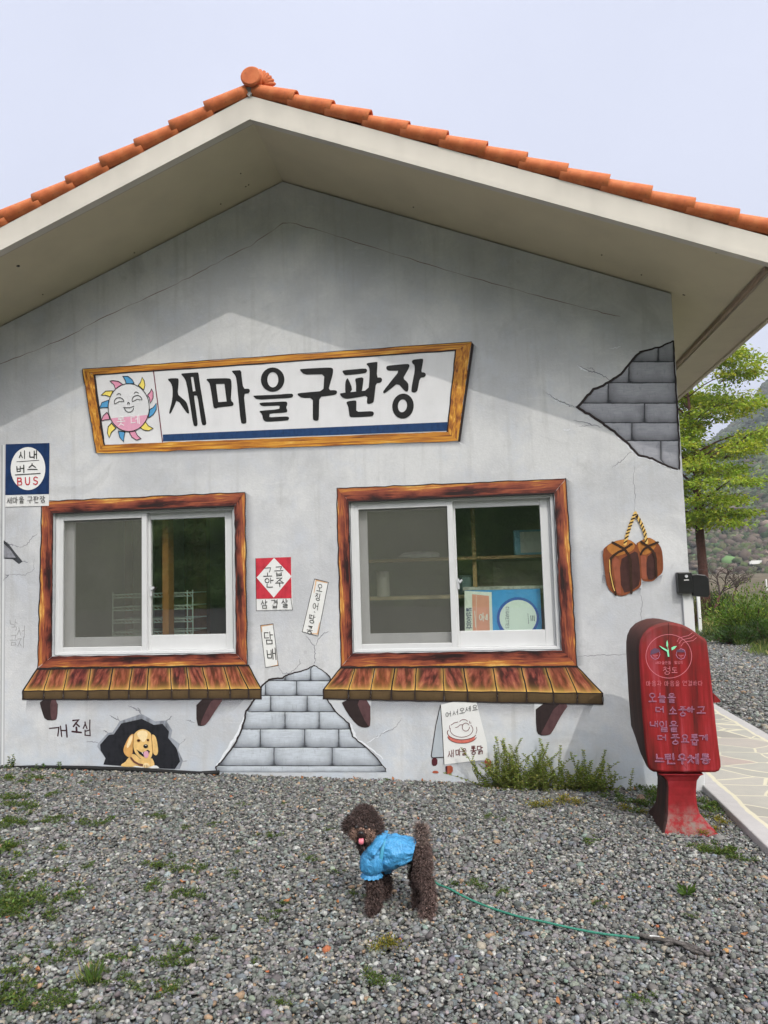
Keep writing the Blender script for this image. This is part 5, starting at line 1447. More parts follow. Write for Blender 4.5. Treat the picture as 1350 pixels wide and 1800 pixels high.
tag(a.build('plastic_bag', paint('clear plastic film', (.5, .5, .48), .1, 20, .15, .6), None, loc=(float(p0[0]), .5, z2)), 'crumpled clear plastic bag on the upper shelf behind the insect screen', 'bag')
def wire_rack():
    x0, x1 = W(270, 1100, .45)[0], W(339, 1100, .45)[0]
    t = empty('wire_rack', ((x0+x1)/2-.1, .55, 0)); tag(t, 'grey green wire shelving rack behind the window under the bus sign', 'rack')
    mt = paint('grey green enamel wire', (.38, .46, .38), .08, 12, .4, .5)
    zt = W(330, 1037, .45)[2]
    x0 -= .35
    for x in (x0, x1-.045, x1):
        a = MB(); a.tube([(x, .45, .02), (x, .45, zt)], .005, 8); a.build('post', mt, t)
    for py in (1045, 1067.5, 1090, 1112, 1140):
        z = W(320, py, .45)[2]
        a = MB()
        a.tube([(x0, .45, z+.012), (x1, .45, z+.012)], .0042, 6); a.tube([(x0, .45, z-.014), (x1, .45, z-.014)], .0042, 6)
        a.tube([(x0, .75, z+.012), (x1, .75, z+.012)], .004, 6)
        n = 22
        for k in range(n):
            xa = x0+(x1-x0)*k/n; a.tube([(xa, .45, z+.012), (xa+(x1-x0)/n, .45, z-.014)], .0026, 5, cap=False)
        for k in range(13):
            xa = x0+(x1-x0)*k/12; a.tube([(xa, .45, z+.012), (xa, .75, z+.012)], .002, 5, cap=False)
        a.build('wire_shelf', mt, t)
wire_rack()

# ================================================================== DOG
def DP(cx_, cy_, dy=0.0): return W(570+.17037*cx_, 1400+.17037*cy_, -2.0+dy)
K = .000433                                   # crop unit -> metres at the dog
def blob_mesh(name, caps, voxel, parent, mat, smooth_it=3, lump=None):
    bm = bmesh.new()
    for chain in caps:
        for (p, r), (q, s_) in zip(chain[:-1], chain[1:]):
            p, q = np.array(p), np.array(q); L = np.linalg.norm(q-p); n = max(2, int(L/(min(r, s_)*.35)))
            for i in range(n+1):
                t = i/n; c = p+(q-p)*t
                bmesh.ops.create_icosphere(bm, subdivisions=2, radius=r+(s_-r)*t, matrix=Matrix.Translation(Vector(c)))
    me = bpy.data.meshes.new('tmp'); bm.to_mesh(me); bm.free()
    ob = bpy.data.objects.new('tmp', me); COL.objects.link(ob)
    md = ob.modifiers.new('r', 'REMESH'); md.mode = 'VOXEL'; md.voxel_size = voxel
    if smooth_it:
        m2 = ob.modifiers.new('s', 'SMOOTH'); m2.iterations = smooth_it; m2.factor = .5
    dg = bpy.context.evaluated_depsgraph_get(); dg.update()
    res = bpy.data.meshes.new_from_object(ob.evaluated_get(dg))
    bpy.data.objects.remove(ob); bpy.data.meshes.remove(me)
    res.name = name
    V = np.empty(len(res.vertices)*3, dtype=np.float32); res.vertices.foreach_get('co', V); V = V.reshape(-1, 3)
    N = np.empty(len(res.vertices)*3, dtype=np.float32); res.vertices.foreach_get('normal', N); N = N.reshape(-1, 3)
    res.materials.clear()
    off = np.array(root_loc(parent)); res.vertices.foreach_set('co', (V-off).astype(np.float32).ravel())
    o = link_mesh(name, res, mat, parent, True)
    return o, V.copy(), N.copy()

def make_dog():
    g0 = DP(800, 1200, 0)
    dog = empty('dog', (float(g0[0]), -2.0, gz(g0[0])))
    tag(dog, 'dark brown curly poodle in a bright blue frilled shirt standing on the gravel', 'dog')
    D = DP
    caps = [
        [(D(470, 545), .050), (D(600, 575), .058), (D(760, 575), .056), (D(900, 570), .052), (D(985, 570), .045)],
        [(D(470, 560, -.01), .050), (D(440, 470, -.02), .040), (D(410, 390, -.02), .038)],
        [(D(402, 305, -.02), .056), (D(408, 268, -.02), .060), (D(415, 225, -.015), .052)],
        [(D(395, 345, -.060), .036), (D(388, 385, -.090), .028), (D(382, 392, -.112), .020)],
        [(D(315, 385, -.068), .021), (D(380, 402, -.09), .022), (D(458, 390, -.062), .024)],
        [(D(392, 460, -.07), .018), (D(385, 478, -.085), .013)],
        [(D(262, 265, -.02), .020), (D(242, 320, -.02), .018)],
        [(D(540, 268, -.01), .022), (D(556, 325, -.01), .021)],
        [(D(500, 640, -.035), .036), (D(500, 800, -.045), .028), (D(520, 960, -.045), .027), (D(512, 1100, -.045), .029), (D(497, 1160, -.055), .025)],
        [(D(610, 650, .05), .030), (D(632, 800, .055), .021), (D(645, 920, .055), .019), (D(635, 1000, .05), .016)],
        [(D(985, 590, -.02), .044), (D(1000, 690, -.035), .045), (D(1015, 800, -.04), .035), (D(1062, 920, -.04), .026), (D(1082, 1040, -.04), .026), (D(1075, 1140, -.045), .027), (D(1052, 1215, -.055), .024)],
        [(D(980, 640, .04), .040), (D(950, 800, .045), .030), (D(985, 950, .045), .025), (D(975, 1080, .045), .024), (D(960, 1140, .04), .020)],
        [(D(985, 500, 0), .014), (D(1014, 440, 0), .011), (D(1012, 370, .0), .018), (D(992, 320, .0), .014)],
    ]
    t = NT('dark curly coat'); o = t.tc('Object'); n = t.noise(o, 60, 4)
    t.base(t.ramp(n, [(.3, (.016, .010, .009)), (.55, (.040, .024, .021)), (.75, (.075, .047, .040))])).set(.9, .2); t.bump(n, .6, .01)
    body, V, N = blob_mesh('body', caps, .0065, dog, t.m)
    # curls
    rs = np.random.RandomState(4)
    def D2(p): return p                                     # world coordinates already
    x = V[:, 0]; z = V[:, 2]
    xs_ = lambda a: D(a, 600)[0]
    zs_ = lambda b_: D(600, b_)[2]
    def crop_xy(Q):
        d = Q-CAM[None]; zc_ = d @ AX_F
        return ((CX+FPX*(d @ AX_R)/zc_)-570)/.17037, ((CY-FPX*(d @ AX_U)/zc_)-1400)/.17037
    torso = (x > xs_(400)) & (x < xs_(945)) & (z > zs_(790)) & (z < zs_(395)) & ~((x < xs_(560)) & (z > zs_(500)))
    torso |= (z > zs_(800)) & (z < zs_(520)) & (x < xs_(700))
    cxv, cyv = crop_xy(V)
    facehole = (V[:, 1] < -2.05) & (np.abs(cxv-382) < 42) & (cyv > 350) & (cyv < 500)
    facehole |= (V[:, 1] < -2.05) & (np.abs(np.abs(cxv-382)-50) < 22) & (cyv > 295) & (cyv < 335)
    torso |= facehole
    idx = np.nonzero(~torso)[0]
    n_ = 21000
    pick = rs.choice(idx, n_)
    P0 = V[pick]+rs.normal(0, .003, (n_, 3)); Nn = N[pick]
    Nn = Nn+rs.normal(0, .45, (n_, 3)); Nn /= np.linalg.norm(Nn, axis=1)[:, None]
    a = np.cross(Nn, rs.normal(0, 1, (n_, 3))); a /= np.linalg.norm(a, axis=1)[:, None]; b_ = np.cross(Nn, a)
    L = rs.uniform(.008, .022, n_)
    hz_, hx_ = P0[:, 2], P0[:, 0]
    cxp, cyp = crop_xy(P0)
    muzzle = (cxp > 275) & (cxp < 520) & (cyp > 325) & (cyp < 460) & (P0[:, 1] < -2.035)
    tail = (hx_ > xs_(940)) & (hz_ > zs_(480))
    head = (hx_ < xs_(590)) & (hz_ > zs_(350))
    L[muzzle] *= .55; L[tail] *= 1.9; L[head] *= 1.1
    rad = rs.uniform(.0022, .0045, n_); ph = rs.uniform(0, 6.28, n_); turns = rs.uniform(.7, 1.5, n_)
    M = 6
    Vs = np.zeros((n_, M, 2, 3)); Cs = np.zeros((n_, M, 2, 3))
    base_c = np.array([.068, .045, .040])[None]*np.exp(rs.normal(0, .35, n_))[:, None]
    lightness = np.ones(n_)
    rear = ramp_np(hx_, xs_(850), xs_(1100)); lightness += rear*.55
    lightness[tail] += 1.1; lightness[muzzle] += 2.2; lightness[head] *= .85
    lowleg = ramp_np(-hz_, -zs_(1000), -zs_(1150)); lightness += lowleg*.25
    base_c *= lightness[:, None]
    base_c[muzzle] *= np.array([1.15, 1.08, .92])
    base_c[tail] *= np.array([.92, 1.02, 1.0])
    lump = np.sin(P0[:, 0]*260+3*np.sin(P0[:, 2]*140))*np.sin(P0[:, 2]*230+2*np.sin(P0[:, 1]*190+P0[:, 0]*90)); base_c *= np.exp(.38*lump)[:, None]
    base_c[rs.rand(n_) < .10] *= 1.9
    wdt = rs.uniform(.0011, .0021, n_)
    for k in range(M):
        s_ = k/(M-1); an = ph+turns*2*np.pi*s_
        c = P0+Nn*(L*s_*.85)[:, None]+a*(rad*np.cos(an)*s_**.5)[:, None]+b_*(rad*np.sin(an)*s_**.5)[:, None]
        c[:, 2] -= .0035*s_**2
        tw = a*np.cos(an*.5)[:, None]+b_*np.sin(an*.5)[:, None]
        w = (wdt*(1-.75*s_))[:, None]
        Vs[:, k, 0] = c+tw*w; Vs[:, k, 1] = c-tw*w
        Cs[:, k] = (base_c*(.7+.7*s_))[:, None, :]
    ii = np.arange(n_)[:, None]*(M*2)+np.arange(M-1)[None]*2
    F_ = np.stack([ii, ii+1, ii+3, ii+2], -1).reshape(-1, 4)
    np_mesh('coat', Vs.reshape(-1, 3), F_, mat_col('curly hair', .6, .35), dog, col=Cs.reshape(-1, 3))
    # face
    dk = paint('wet black nose', (.008, .007, .007), .1, 50, .3, .6)
    nb = MB()
    c0 = D(380, 380, -.136)
    rings = []
    for k in range(7):
        f = math.pi*k/6; r = max(.0004, math.sin(f))
        rings.append([(c0[0]+.0105*r*math.cos(q), c0[1]-.008*math.cos(f), c0[2]+.0085*r*math.sin(q)*(1.0 if math.sin(q) > 0 else .8)) for q in [2*math.pi*w/14 for w in range(14)]])
    nb.loft(rings); nb.build('nose', dk, dog, smooth=True)
    for ex_ in (335, 428):
        eb = MB(); c1 = D(ex_, 318, -.097 if ex_ < 400 else -.095); rings = []
        for k in range(7):
            f = math.pi*k/6; r = max(.0004, math.sin(f))
            rings.append([(c1[0]+.0090*r*math.cos(q), c1[1]-.0090*math.cos(f), c1[2]+.0090*r*math.sin(q)) for q in [2*math.pi*w/12 for w in range(12)]])
        eb.loft(rings); eb.build('eye', dk, dog, smooth=True)
    mo = MB(); pm = [D(x_, y_, -.122) for x_, y_ in ((340, 425), (360, 418), (382, 424), (405, 418), (428, 424), (415, 450), (385, 462), (352, 448))]
    mo.loft([[tuple(p_) for p_ in pm], [tuple(p_+np.array([0, .03, .002])) for p_ in pm]]); mo.build('mouth', paint('dark mouth', (.02, .008, .008), .2, 60, .5), dog)
    tg = MB(); rings = []
    for k, (cx_, cy_, wd_, dy) in enumerate(((382, 430, 20, -.122), (380, 450, 25, -.130), (380, 470, 26, -.133), (381, 488, 21, -.131), (382, 497, 8, -.127))):
        c2_ = D(cx_, cy_, dy); rings.append([(c2_[0]+wd_*K*math.cos(q), c2_[1]+.004*math.sin(q), c2_[2]) for q in [2*math.pi*w/12 for w in range(12)]])
    tg.loft(rings); tg.build('tongue', paint('pink tongue', s2l(222, 122, 136), .08, 60, .35, .5), dog, smooth=True)

    # shirt
    t = NT('blue satin cotton'); o = t.tc('Object'); n = t.noise(o, 22, 4, .6)
    t.base(t.ramp(n, [(.3, (.045, .235, .48)), (.55, (.065, .31, .60)), (.78, (.11, .40, .70))])).set(.42, .45); t.bump(t.math('ADD', n, t.noise(t.tc('Object', (1, 1, .45)), 48, 3, .6, 1.2)), .8, .012)
    cl = t.m
    fold = np.random.RandomState(8)
    def ringpair(top, bot, depth, amp, freq, seed, n=56, dy=-.003, flare=0.0):
        A, B = D(*top, dy), D(*bot, dy); c = (A+B)/2; h = (A-B)/2
        r_ = np.random.RandomState(seed); ph1, ph2 = r_.uniform(0, 6.28, 2)
        out = []
        for i in range(n):
            q = 2*math.pi*i/n
            w = 1+amp*(.6*math.sin(freq*q+ph1)+.4*math.sin((freq*1.7)//1*q+ph2))+flare
            out.append(tuple(c+h*math.cos(q)*w+np.array([0, -depth*math.sin(q)*w, 0])))
        return out
    spec = [((548, 384), (395, 612), .056, .02, 6), ((570, 384), (430, 668), .064, .03, 7), ((600, 388), (505, 720), .068, .03, 8), ((622, 394), (560, 752), .066, .012, 12), ((640, 396), (590, 762), .063, .012, 14),
            ((655, 396), (615, 764), .064, .025, 12), ((690, 398), (648, 762), .069, .045, 9), ((740, 404), (700, 745), .072, .055, 8), ((800, 415), (765, 722), .073, .06, 8), ((860, 428), (828, 695), .074, .07, 8), ((915, 440), (870, 664), .075, .085, 8), ((955, 448), (905, 640), .077, .10, 8)]
    sm = MB(); sm.loft([ringpair(a_, b2, d, am, fq, 3) for a_, b2, d, am, fq in spec], cap=False)
    so_ = sm.build('shirt', cl, dog, smooth=True)
    sb = so_.modifiers.new('sub', 'SUBSURF'); sb.levels = sb.render_levels = 1
    dsp = bpy.data.textures.new('cloth wrinkles', 'CLOUDS'); dsp.noise_scale = .026; dsp.noise_depth = 3
    dm = so_.modifiers.new('wrinkle', 'DISPLACE'); dm.texture = dsp; dm.strength = .024; dm.mid_level = .5; dm.texture_coords = 'LOCAL'
    sd = so_.modifiers.new('sol', 'SOLIDIFY'); sd.thickness = .0016
    bd = MB(); bd.loft([ringpair((613, 392), (565, 756), .069, .008, 12, 5), ringpair((620, 391), (575, 757), .0715, .008, 12, 5), ringpair((640, 393), (598, 764), .0695, .008, 12, 5), ringpair((647, 394), (606, 764), .067, .008, 12, 5)], cap=False)
    x_ = bd.build('belt', paint('teal blue ribbon', (.07, .34, .52), .1, 40, .5), so_, smooth=True)
    fr = MB(); fr.loft([ringpair((540, 374), (385, 560), .054, .02, 9, 7), ringpair((575, 368), (372, 606), .074, .05, 9, 7), ringpair((622, 372), (386, 648), .090, .075, 9, 7), ringpair((655, 388), (430, 670), .098, .12, 9, 7)], cap=False)
    x_ = fr.build('collar_frill', cl, so_, smooth=True); x_.modifiers.new('sub', 'SUBSURF').render_levels = 1
    dm = x_.modifiers.new('wrinkle', 'DISPLACE'); dm.texture = dsp; dm.strength = .012; dm.texture_coords = 'LOCAL'
    x_.modifiers.new('sol', 'SOLIDIFY').thickness = .0016
    def sleeve(spec_, cuff, dy):
        s2_ = MB(); n = 40
        def rg(cx_, cy_, r, amp, fq=10, sd_=0):
            c = D(cx_, cy_, dy); return [(c[0]+r*K*math.cos(q)*(1+amp*math.sin(fq*q+sd_)), c[1]+r*K*.92*math.sin(q)*(1+amp*math.sin(fq*q+sd_)), c[2]) for q in [2*math.pi*i/n for i in range(n)]]
        s2_.loft([rg(*a_) for a_ in spec_], cap=False)
        so2 = s2_.build('sleeve', cl, so_, smooth=True)
        dm = so2.modifiers.new('wrinkle', 'DISPLACE'); dm.texture = dsp; dm.strength = .011; dm.texture_coords = 'LOCAL'
        c_ = MB(); c_.loft([rg(*a_) for a_ in cuff], cap=False); c_.build('cuff_frill', cl, so_, smooth=True)
    sleeve([(505, 575, 80, .02, 8), (498, 620, 112, .05, 9), (492, 680, 120, .07, 9), (490, 730, 116, .08, 10), (492, 770, 98, .08, 12), (492, 785, 82, .05, 14)],
           [(492, 782, 80, .03, 14), (490, 795, 88, .07, 14), (488, 810, 100, .12, 14), (488, 826, 104, .16, 14)], -.046)
    sleeve([(610, 640, 70, .03, 8), (622, 690, 80, .05, 9), (632, 735, 72, .05, 10), (634, 760, 58, .05, 12)], [(634, 758, 58, .04, 12), (634, 776, 68, .10, 12)], .052)
    return dog
make_dog()

# leash trailing over the stones
def make_leash():
    px = [(764, 1549), (790, 1563), (820, 1578), (860, 1594), (910, 1611), (960, 1622), (1010, 1632), (1060, 1641), (1100, 1647), (1124, 1650)]
    pts = []
    for i, (x, y) in enumerate(px):
        lift = [.055, .04, .024, .012][i] if i < 4 else .011
        p_ = G(x, y, gz(0)+lift); pts.append((p_[0], p_[1], p_[2]+.002*math.sin(i*1.7)))
    s0 = W(745, 1505, -1.96); pts = [tuple(s0)]+pts
    r = empty('leash', (pts[5][0], pts[5][1], gz(pts[5][0])))
    tag(r, 'green cord dog leash with a twisted grey handle trailing across the gravel', 'leash')
    def sub(P, n=6):
        P = [np.array(p_) for p_ in P]; o = []
        for i in range(len(P)-1):
            p0, p1, p2, p3 = P[max(i-1, 0)], P[i], P[i+1], P[min(i+2, len(P)-1)]
            for k in range(n):
                t_ = k/n; o.append(.5*((2*p1)+(-p0+p2)*t_+(2*p0-5*p1+4*p2-p3)*t_**2+(-p0+3*p1-3*p2+p3)*t_**3))
        return o+[P[-1]]
    a = MB(); a.tube(sub(pts), .0048, 8); a.build('cord', paint('teal green cord', (.045, .21, .15), .25, 120, .6), r, smooth=True)
    gm_ = NT('grey braided webbing'); uu = gm_.noise(gm_.tc('Object', (1, 1, 1)), 120, 4)
    gm_.base(gm_.ramp(uu, [(.3, (.045, .040, .038)), (.7, (.16, .145, .135))])).set(.85, .2); gm_.bump(uu, .5, .003)
    h = [GG(x, y) for x, y in ((1124, 1650), (1140, 1654), (1158, 1657), (1172, 1661))]
    a = MB(); a.tube(sub([p_+np.array([0, 0, .015]) for p_ in h], 4), .0088, 10); a.build('grip', gm_.m, r, smooth=True)
    for k, ofs in enumerate(((0, 0), (5, -5), (-3, 6))):
        hh = [GG(x+ofs[0]*i/3, y+ofs[1]*math.sin(i*1.3+k)) for i, (x, y) in enumerate(((1168, 1660), (1185, 1664), (1205, 1670), (1230, 1677), (1250, 1683)))]
        a = MB(); a.tube(sub([p_+np.array([0, 0, .014+.004*math.sin(k*2+i)]) for i, p_ in enumerate(hh)], 5), .0062, 8); a.build('strand', gm_.m, r, smooth=True)
    a = MB(); p0, p1 = GG(1162, 1657), GG(1168, 1659); a.tube([p0+np.array([0, 0, .015]), p1+np.array([0, 0, .015])], .0105, 10); a.build('clasp', paint('brass tab', (.52, .36, .16), .1, 40, .4, .5), r)
    a = MB(); p0, p1 = GG(1142, 1654), GG(1160, 1656); a.tube([p0+np.array([0, -.004, .020]), p1+np.array([0, -.004, .020])], .0045, 8); a.build('white_tag', paint('white tag', (.65, .65, .64), .1, 40), r)
make_leash()

# ================================================================== PLANTS
def leaf_cloud(centers, dirs, size, aspect, cols, rs, droop=0.3):
    """quads: centre c, long axis d; folded diamond of 4 verts"""
    n = len(centers)
    d = dirs/np.linalg.norm(dirs, axis=1)[:, None]
    r = rs.normal(0, 1, (n, 3)); s_ = np.cross(d, r); s_ /= np.linalg.norm(s_, axis=1)[:, None]
    L = size[:, None]; Wd = L*aspect
    nn = np.cross(d, s_)
    V = np.stack([centers, centers+d*L*.5+s_*Wd*.5+nn*L*.08, centers+d*L-nn*L*.12*droop, centers+d*L*.5-s_*Wd*.5+nn*L*.08], 1)
    i = np.arange(n)[:, None]*4
    F_ = np.concatenate([i, i+1, i+2, i+3], 1)
    return V.reshape(-1, 3), F_, np.repeat(cols, 4, 0)
def colvar(base, n, rs, dv=.25, alt=None, pa=0.0):
    c = np.array(base)[None]*np.exp(rs.normal(0, dv, (n, 1)))*(1+rs.normal(0, .07, (n, 3)))
    if alt is not None:
        k = rs.rand(n) < pa; c[k] = np.array(alt)[None]*np.exp(rs.normal(0, .2, (k.sum(), 1)))
    return np.clip(c, .003, .8)
LEAF = mat_leaf('green leaf', .38)

def herb_geo(seed, h, spread, nst, base=(.165, .21, .045), alt=(.36, .35, .10)):
    rs = np.random.RandomState(seed); C, Dd, S, Co = [], [], [], []
    stems = MB()
    for k in range(nst):
        a = rs.uniform(0, 2*math.pi); lean = rs.uniform(.05, 1.0)*spread; hh = h*(rs.uniform(.25, .7) if rs.rand() < .72 else rs.uniform(.7, 1.0))*(1-.3*(lean/spread)**2)
        root = np.array([rs.normal(0, spread*.40), rs.normal(0, .03), 0])
        tip = root+np.array([math.cos(a)*lean, min(math.sin(a)*lean*.5, .05) if True else 0, hh])
        mid = (root+tip)/2+np.array([rs.normal(0, .02), 0, hh*.08])
        stems.tube([root, mid, tip], [.0022, .0016, .001], 5, cap=False, col=(.14, .14, .05))
        nw = max(4, int(hh/.013))
        for j in range(nw):
            t_ = (j+.6)/nw
            c = root*(1-t_)**2+2*mid*t_*(1-t_)+tip*t_**2
            m_ = 5 if t_ < .85 else 7
            for q in range(m_):
                b_ = 2*math.pi*q/m_+rs.uniform(-.4, .4)
                C.append(c); Dd.append([math.cos(b_), math.sin(b_), rs.uniform(.0, .9)]); S.append(rs.uniform(.012, .025)*(1.2-.5*t_))
                Co.append(t_)
    C, Dd, S, Co = map(np.array, (C, Dd, S, Co))
    cols = colvar(base, len(C), rs, .28, alt, .12)*(0.75+.6*Co[:, None])
    V, F_, c4 = leaf_cloud(C, Dd, S, .5, cols, rs)
    return V, F_, c4, stems
def herb(loc, seed, h, spread, nst, label, name='wall_herb', cat='plant', **kw):
    r = empty(name, loc); tag(r, label, cat)
    V, F_, c4, st = herb_geo(seed, h, spread, nst, **kw)
    np_mesh('leaves', V+np.array(loc), F_, LEAF, r, col=c4)
    st.v = [tuple(np.array(p_)+np.array(loc)) for p_ in st.v]
    st.build('stems', mat_col('herb stem', .7), r)
p = GG(915, 1385); herb((p[0], -.10, gz(p[0])-.005), 3, .36, .30, 84, 'tall bushy green herb growing against the wall right of the painted menu board')
p = GG(1035, 1390); herb((p[0], -.09, gz(p[0])-.005), 5, .27, .27, 64, 'lower bushy green herb growing against the wall nearest the red letter box')
p = GG(868, 1362); herb((p[0]+.02, -.06, gz(p[0])-.005), 8, .24, .10, 12, 'thin upright herb sprigs standing in front of the painted menu board')
for k, (px_, h_) in enumerate(((77, .075), (107, .095))):
    p = W(px_, 1345, -.05); herb((p[0], -.05, gz(p[0])+.0), 20+k, h_, .015, 2, ['shorter tiny sprig at the wall foot left of the painted puppy', 'taller tiny sprig at the wall foot left of the painted puppy'][k], 'wall_sprig', 'sprig', base=(.06, .11, .03))
p = W(18, 1340, -.06); herb((p[0], -.06, gz(p[0])), 31, .11, .05, 5, 'feathery sprigs at the wall foot at the left edge below the scribble', 'wall_sprig', 'sprig', base=(.06, .11, .03))

def weed_geo(seed, kind):
    rs = np.random.RandomState(seed)
    if kind == 'mat':          # low spreading leafy weed
        n = 340; a = rs.uniform(0, 6.28, n); sub = rs.normal(0, .052, (7, 2)); w_ = rs.randint(0, 7, n); r = np.abs(rs.normal(0, .020, n)); c = np.stack([sub[w_, 0]+r*np.cos(a), sub[w_, 1]+r*np.sin(a), rs.uniform(.002, .022, n)], -1)
        d = np.stack([np.cos(a)+rs.normal(0, .5, n), np.sin(a)+rs.normal(0, .5, n), rs.uniform(.1, 1.1, n)], -1); S = rs.uniform(.009, .019, n); cols = colvar((.085, .135, .03), n, rs, .3, (.20, .20, .05), .1); asp = .45
    elif kind == 'grass':
        n = 70; a = rs.uniform(0, 6.28, n); r = np.abs(rs.normal(0, .018, n)); c = np.stack([r*np.cos(a), r*np.sin(a), np.full(n, .0)], -1)
        d = np.stack([np.cos(a)*.45+rs.normal(0, .2, n), np.sin(a)*.45+rs.normal(0, .2, n), np.ones(n)], -1); S = rs.uniform(.03, .095, n); cols = colvar((.09, .15, .035), n, rs, .25, (.32, .30, .12), .15); asp = .06
    elif kind == 'sedum':      # yellowish stonecrop
        n = 200; a = rs.uniform(0, 6.28, n); r = np.abs(rs.normal(0, .03, n)); c = np.stack([r*np.cos(a), r*np.sin(a), rs.uniform(.004, .03, n)], -1)
        d = np.stack([np.cos(a)+rs.normal(0, .6, n), np.sin(a)+rs.normal(0, .6, n), rs.uniform(.2, 1.2, n)], -1); S = rs.uniform(.006, .012, n); cols = colvar((.30, .24, .04), n, rs, .25, (.14, .16, .03), .4); asp = .65
    else:                      # rosette
        n = 26; a = np.arange(n)*2.4; c = np.stack([.006*np.cos(a), .006*np.sin(a), np.full(n, .008)], -1)
        d = np.stack([np.cos(a), np.sin(a), rs.uniform(.25, 1.3, n)], -1); S = rs.uniform(.035, .065, n); cols = colvar((.085, .15, .03), n, rs, .2); asp = .34
    return leaf_cloud(c, d, S, np.full((n, 1), asp), cols, rs)
WPROT = {}
def weed(px_, py_, kind, var, scale, label, cat='weed', group=None, wall=False):
    p_ = GG(px_, py_)
    key = (kind, var)
    nm = {'mat': 'leafy_weed', 'grass': 'grass_tuft', 'sedum': 'yellow_stonecrop', 'rosette': 'rosette_weed'}[kind]
    if key not in WPROT:
        V, F_, c4 = weed_geo(hash(kind) % 97*0+{'mat': 10, 'grass': 40, 'sedum': 70, 'rosette': 90}[kind]+var, kind)
        ob = np_mesh(nm, V, F_, LEAF, None, col=c4); WPROT[key] = ob
    else:
        ob = WPROT[key].copy(); COL.objects.link(ob)
    ob.location = (p_[0], p_[1], gz(p_[0])+.002)
    ob.rotation_euler = (0, 0, random.uniform(0, 6.28)); ob.scale = (scale, scale, scale*random.uniform(.85, 1.1))
    for k in list(ob.keys()): del ob[k]
    tag(ob, label, cat, group)
LBL_L = 'low green weed patch in the gravel along the left edge'
for i, (x, y, s_) in enumerate([(15, 1372, 1.3), (62, 1368, 1.1), (20, 1405, 1.4), (52, 1425, 1.2), (95, 1440, 1.0), (8, 1455, 1.3), (30, 1448, .9), (10, 1500, 1.8), (28, 1490, 1.1), (5, 1540, 1.3), (12, 1590, 1.9), (35, 1580, 1.2), (5, 1612, 1.3), (20, 1745, 1.6), (5, 1770, 1.3), (45, 1765, .9)]):
    weed(x, y, 'mat', i % 4, s_*.74, LBL_L, group='weeds along the left edge of the gravel')
LBL_M = 'small leafy weed growing alone through the grey gravel'
for i, (x, y, s_) in enumerate([(88, 1445, .8), (145, 1450, .9), (185, 1448, 1.0), (150, 1376, .5), (287, 1526, 1.1), (312, 1532, .8), (262, 1560, .8), (135, 1570, 1.0), (102, 1582, .7), (305, 1578, .8), (335, 1578, .9), (430, 1416, .5), (370, 1450, .6), (265, 1435, .6), (285, 1437, .7), (470, 1470, .7), (580, 1460, .4), (100, 1690, 1.0), (300, 1700, 1.0), (320, 1684, .8), (310, 1740, .8), (85, 1775, .7), (240, 1742, .5),
                              (410, 1540, .6), (855, 1438, .6), (842, 1562, .9), (880, 1570, .6), (1040, 1478, .7), (1045, 1590, .5), (650, 1716, .8), (668, 1725, .6), (1130, 1758, .6), (1220, 1615, .4), (690, 1360, .6), (715, 1352, .6), (60, 1355, .6), (380, 1360, .4), (680, 1372, .5)]):
    weed(x, y, 'mat', i % 4, s_*.8, LBL_M, group='small weeds scattered in the gravel')
for i, (x, y, s_) in enumerate([(1250, 1500, .9), (1285, 1508, 1.0), (1268, 1502, .9), (1300, 1512, .6)]):
    weed(x, y, 'mat', i, s_, 'creeping weed in the gravel between the letter box and the path', group='weeds between letter box and path')
for i, (x, y, s_) in enumerate([(1120, 1415, 1.3), (1145, 1405, 1.2), (1155, 1395, 1.2), (1095, 1408, 1.0), (1245, 1420, 1.2), (1270, 1428, 1.1), (1235, 1412, .9)]):
    weed(x, y, 'mat', i % 4, s_, 'leafy green weed at the foot of the red letter box', group='weeds round the letter box')
for i, (x, y, s_) in enumerate([(940, 1420, 1.2), (960, 1418, 1.1), (990, 1412, 1.3), (1015, 1415, 1.2), (1100, 1425, 1.0), (1270, 1450, 1.0), (1255, 1462, .9), (1235, 1468, .9), (1262, 1442, .8), (1130, 1430, .8)]):
    weed(x, y, 'sedum', i % 3, s_, 'yellow green stonecrop clump in the gravel near the wall and letter box', group='stonecrop clumps by the wall')
for i, (x, y, s_) in enumerate([(660, 1672, .8), (682, 1664, 1.0), (690, 1668, .8)]):
    weed(x, y, 'sedum', i % 3, s_, 'yellow stonecrop sprig in the gravel in front of the dog', group='stonecrop sprigs in front of the dog')
rw = random.Random(77)
for i in range(30):
    y = rw.uniform(1365, 1795); x = abs(rw.gauss(0, 1))*(55+(y-1365)*.10)
    weed(x, y, 'mat', i % 4, rw.uniform(.3, .75), LBL_L, group='weeds along the left edge of the gravel')
for i in range(26):
    weed(rw.uniform(80, 620), rw.uniform(1380, 1780), 'mat', i % 4, rw.uniform(.22, .5), LBL_M, group='small weeds scattered in the gravel')
weed(1207, 1575, 'rosette', 0, 1.0, 'green rosette weed with broad leaves standing in the gravel below the letter box')
for i, (x, y, s_, lb) in enumerate([(162, 1728, 1.1, 'upright grass tuft in the lower left of the gravel'), (1300, 1135, 2.2, 'long grass tuft at the edge of the far gravel drive'), (885, 1445, .4, 'tiny pale grass tuft right of the dog below the herb')]):
    weed(x, y, 'grass', i % 3, s_, lb, 'grass')
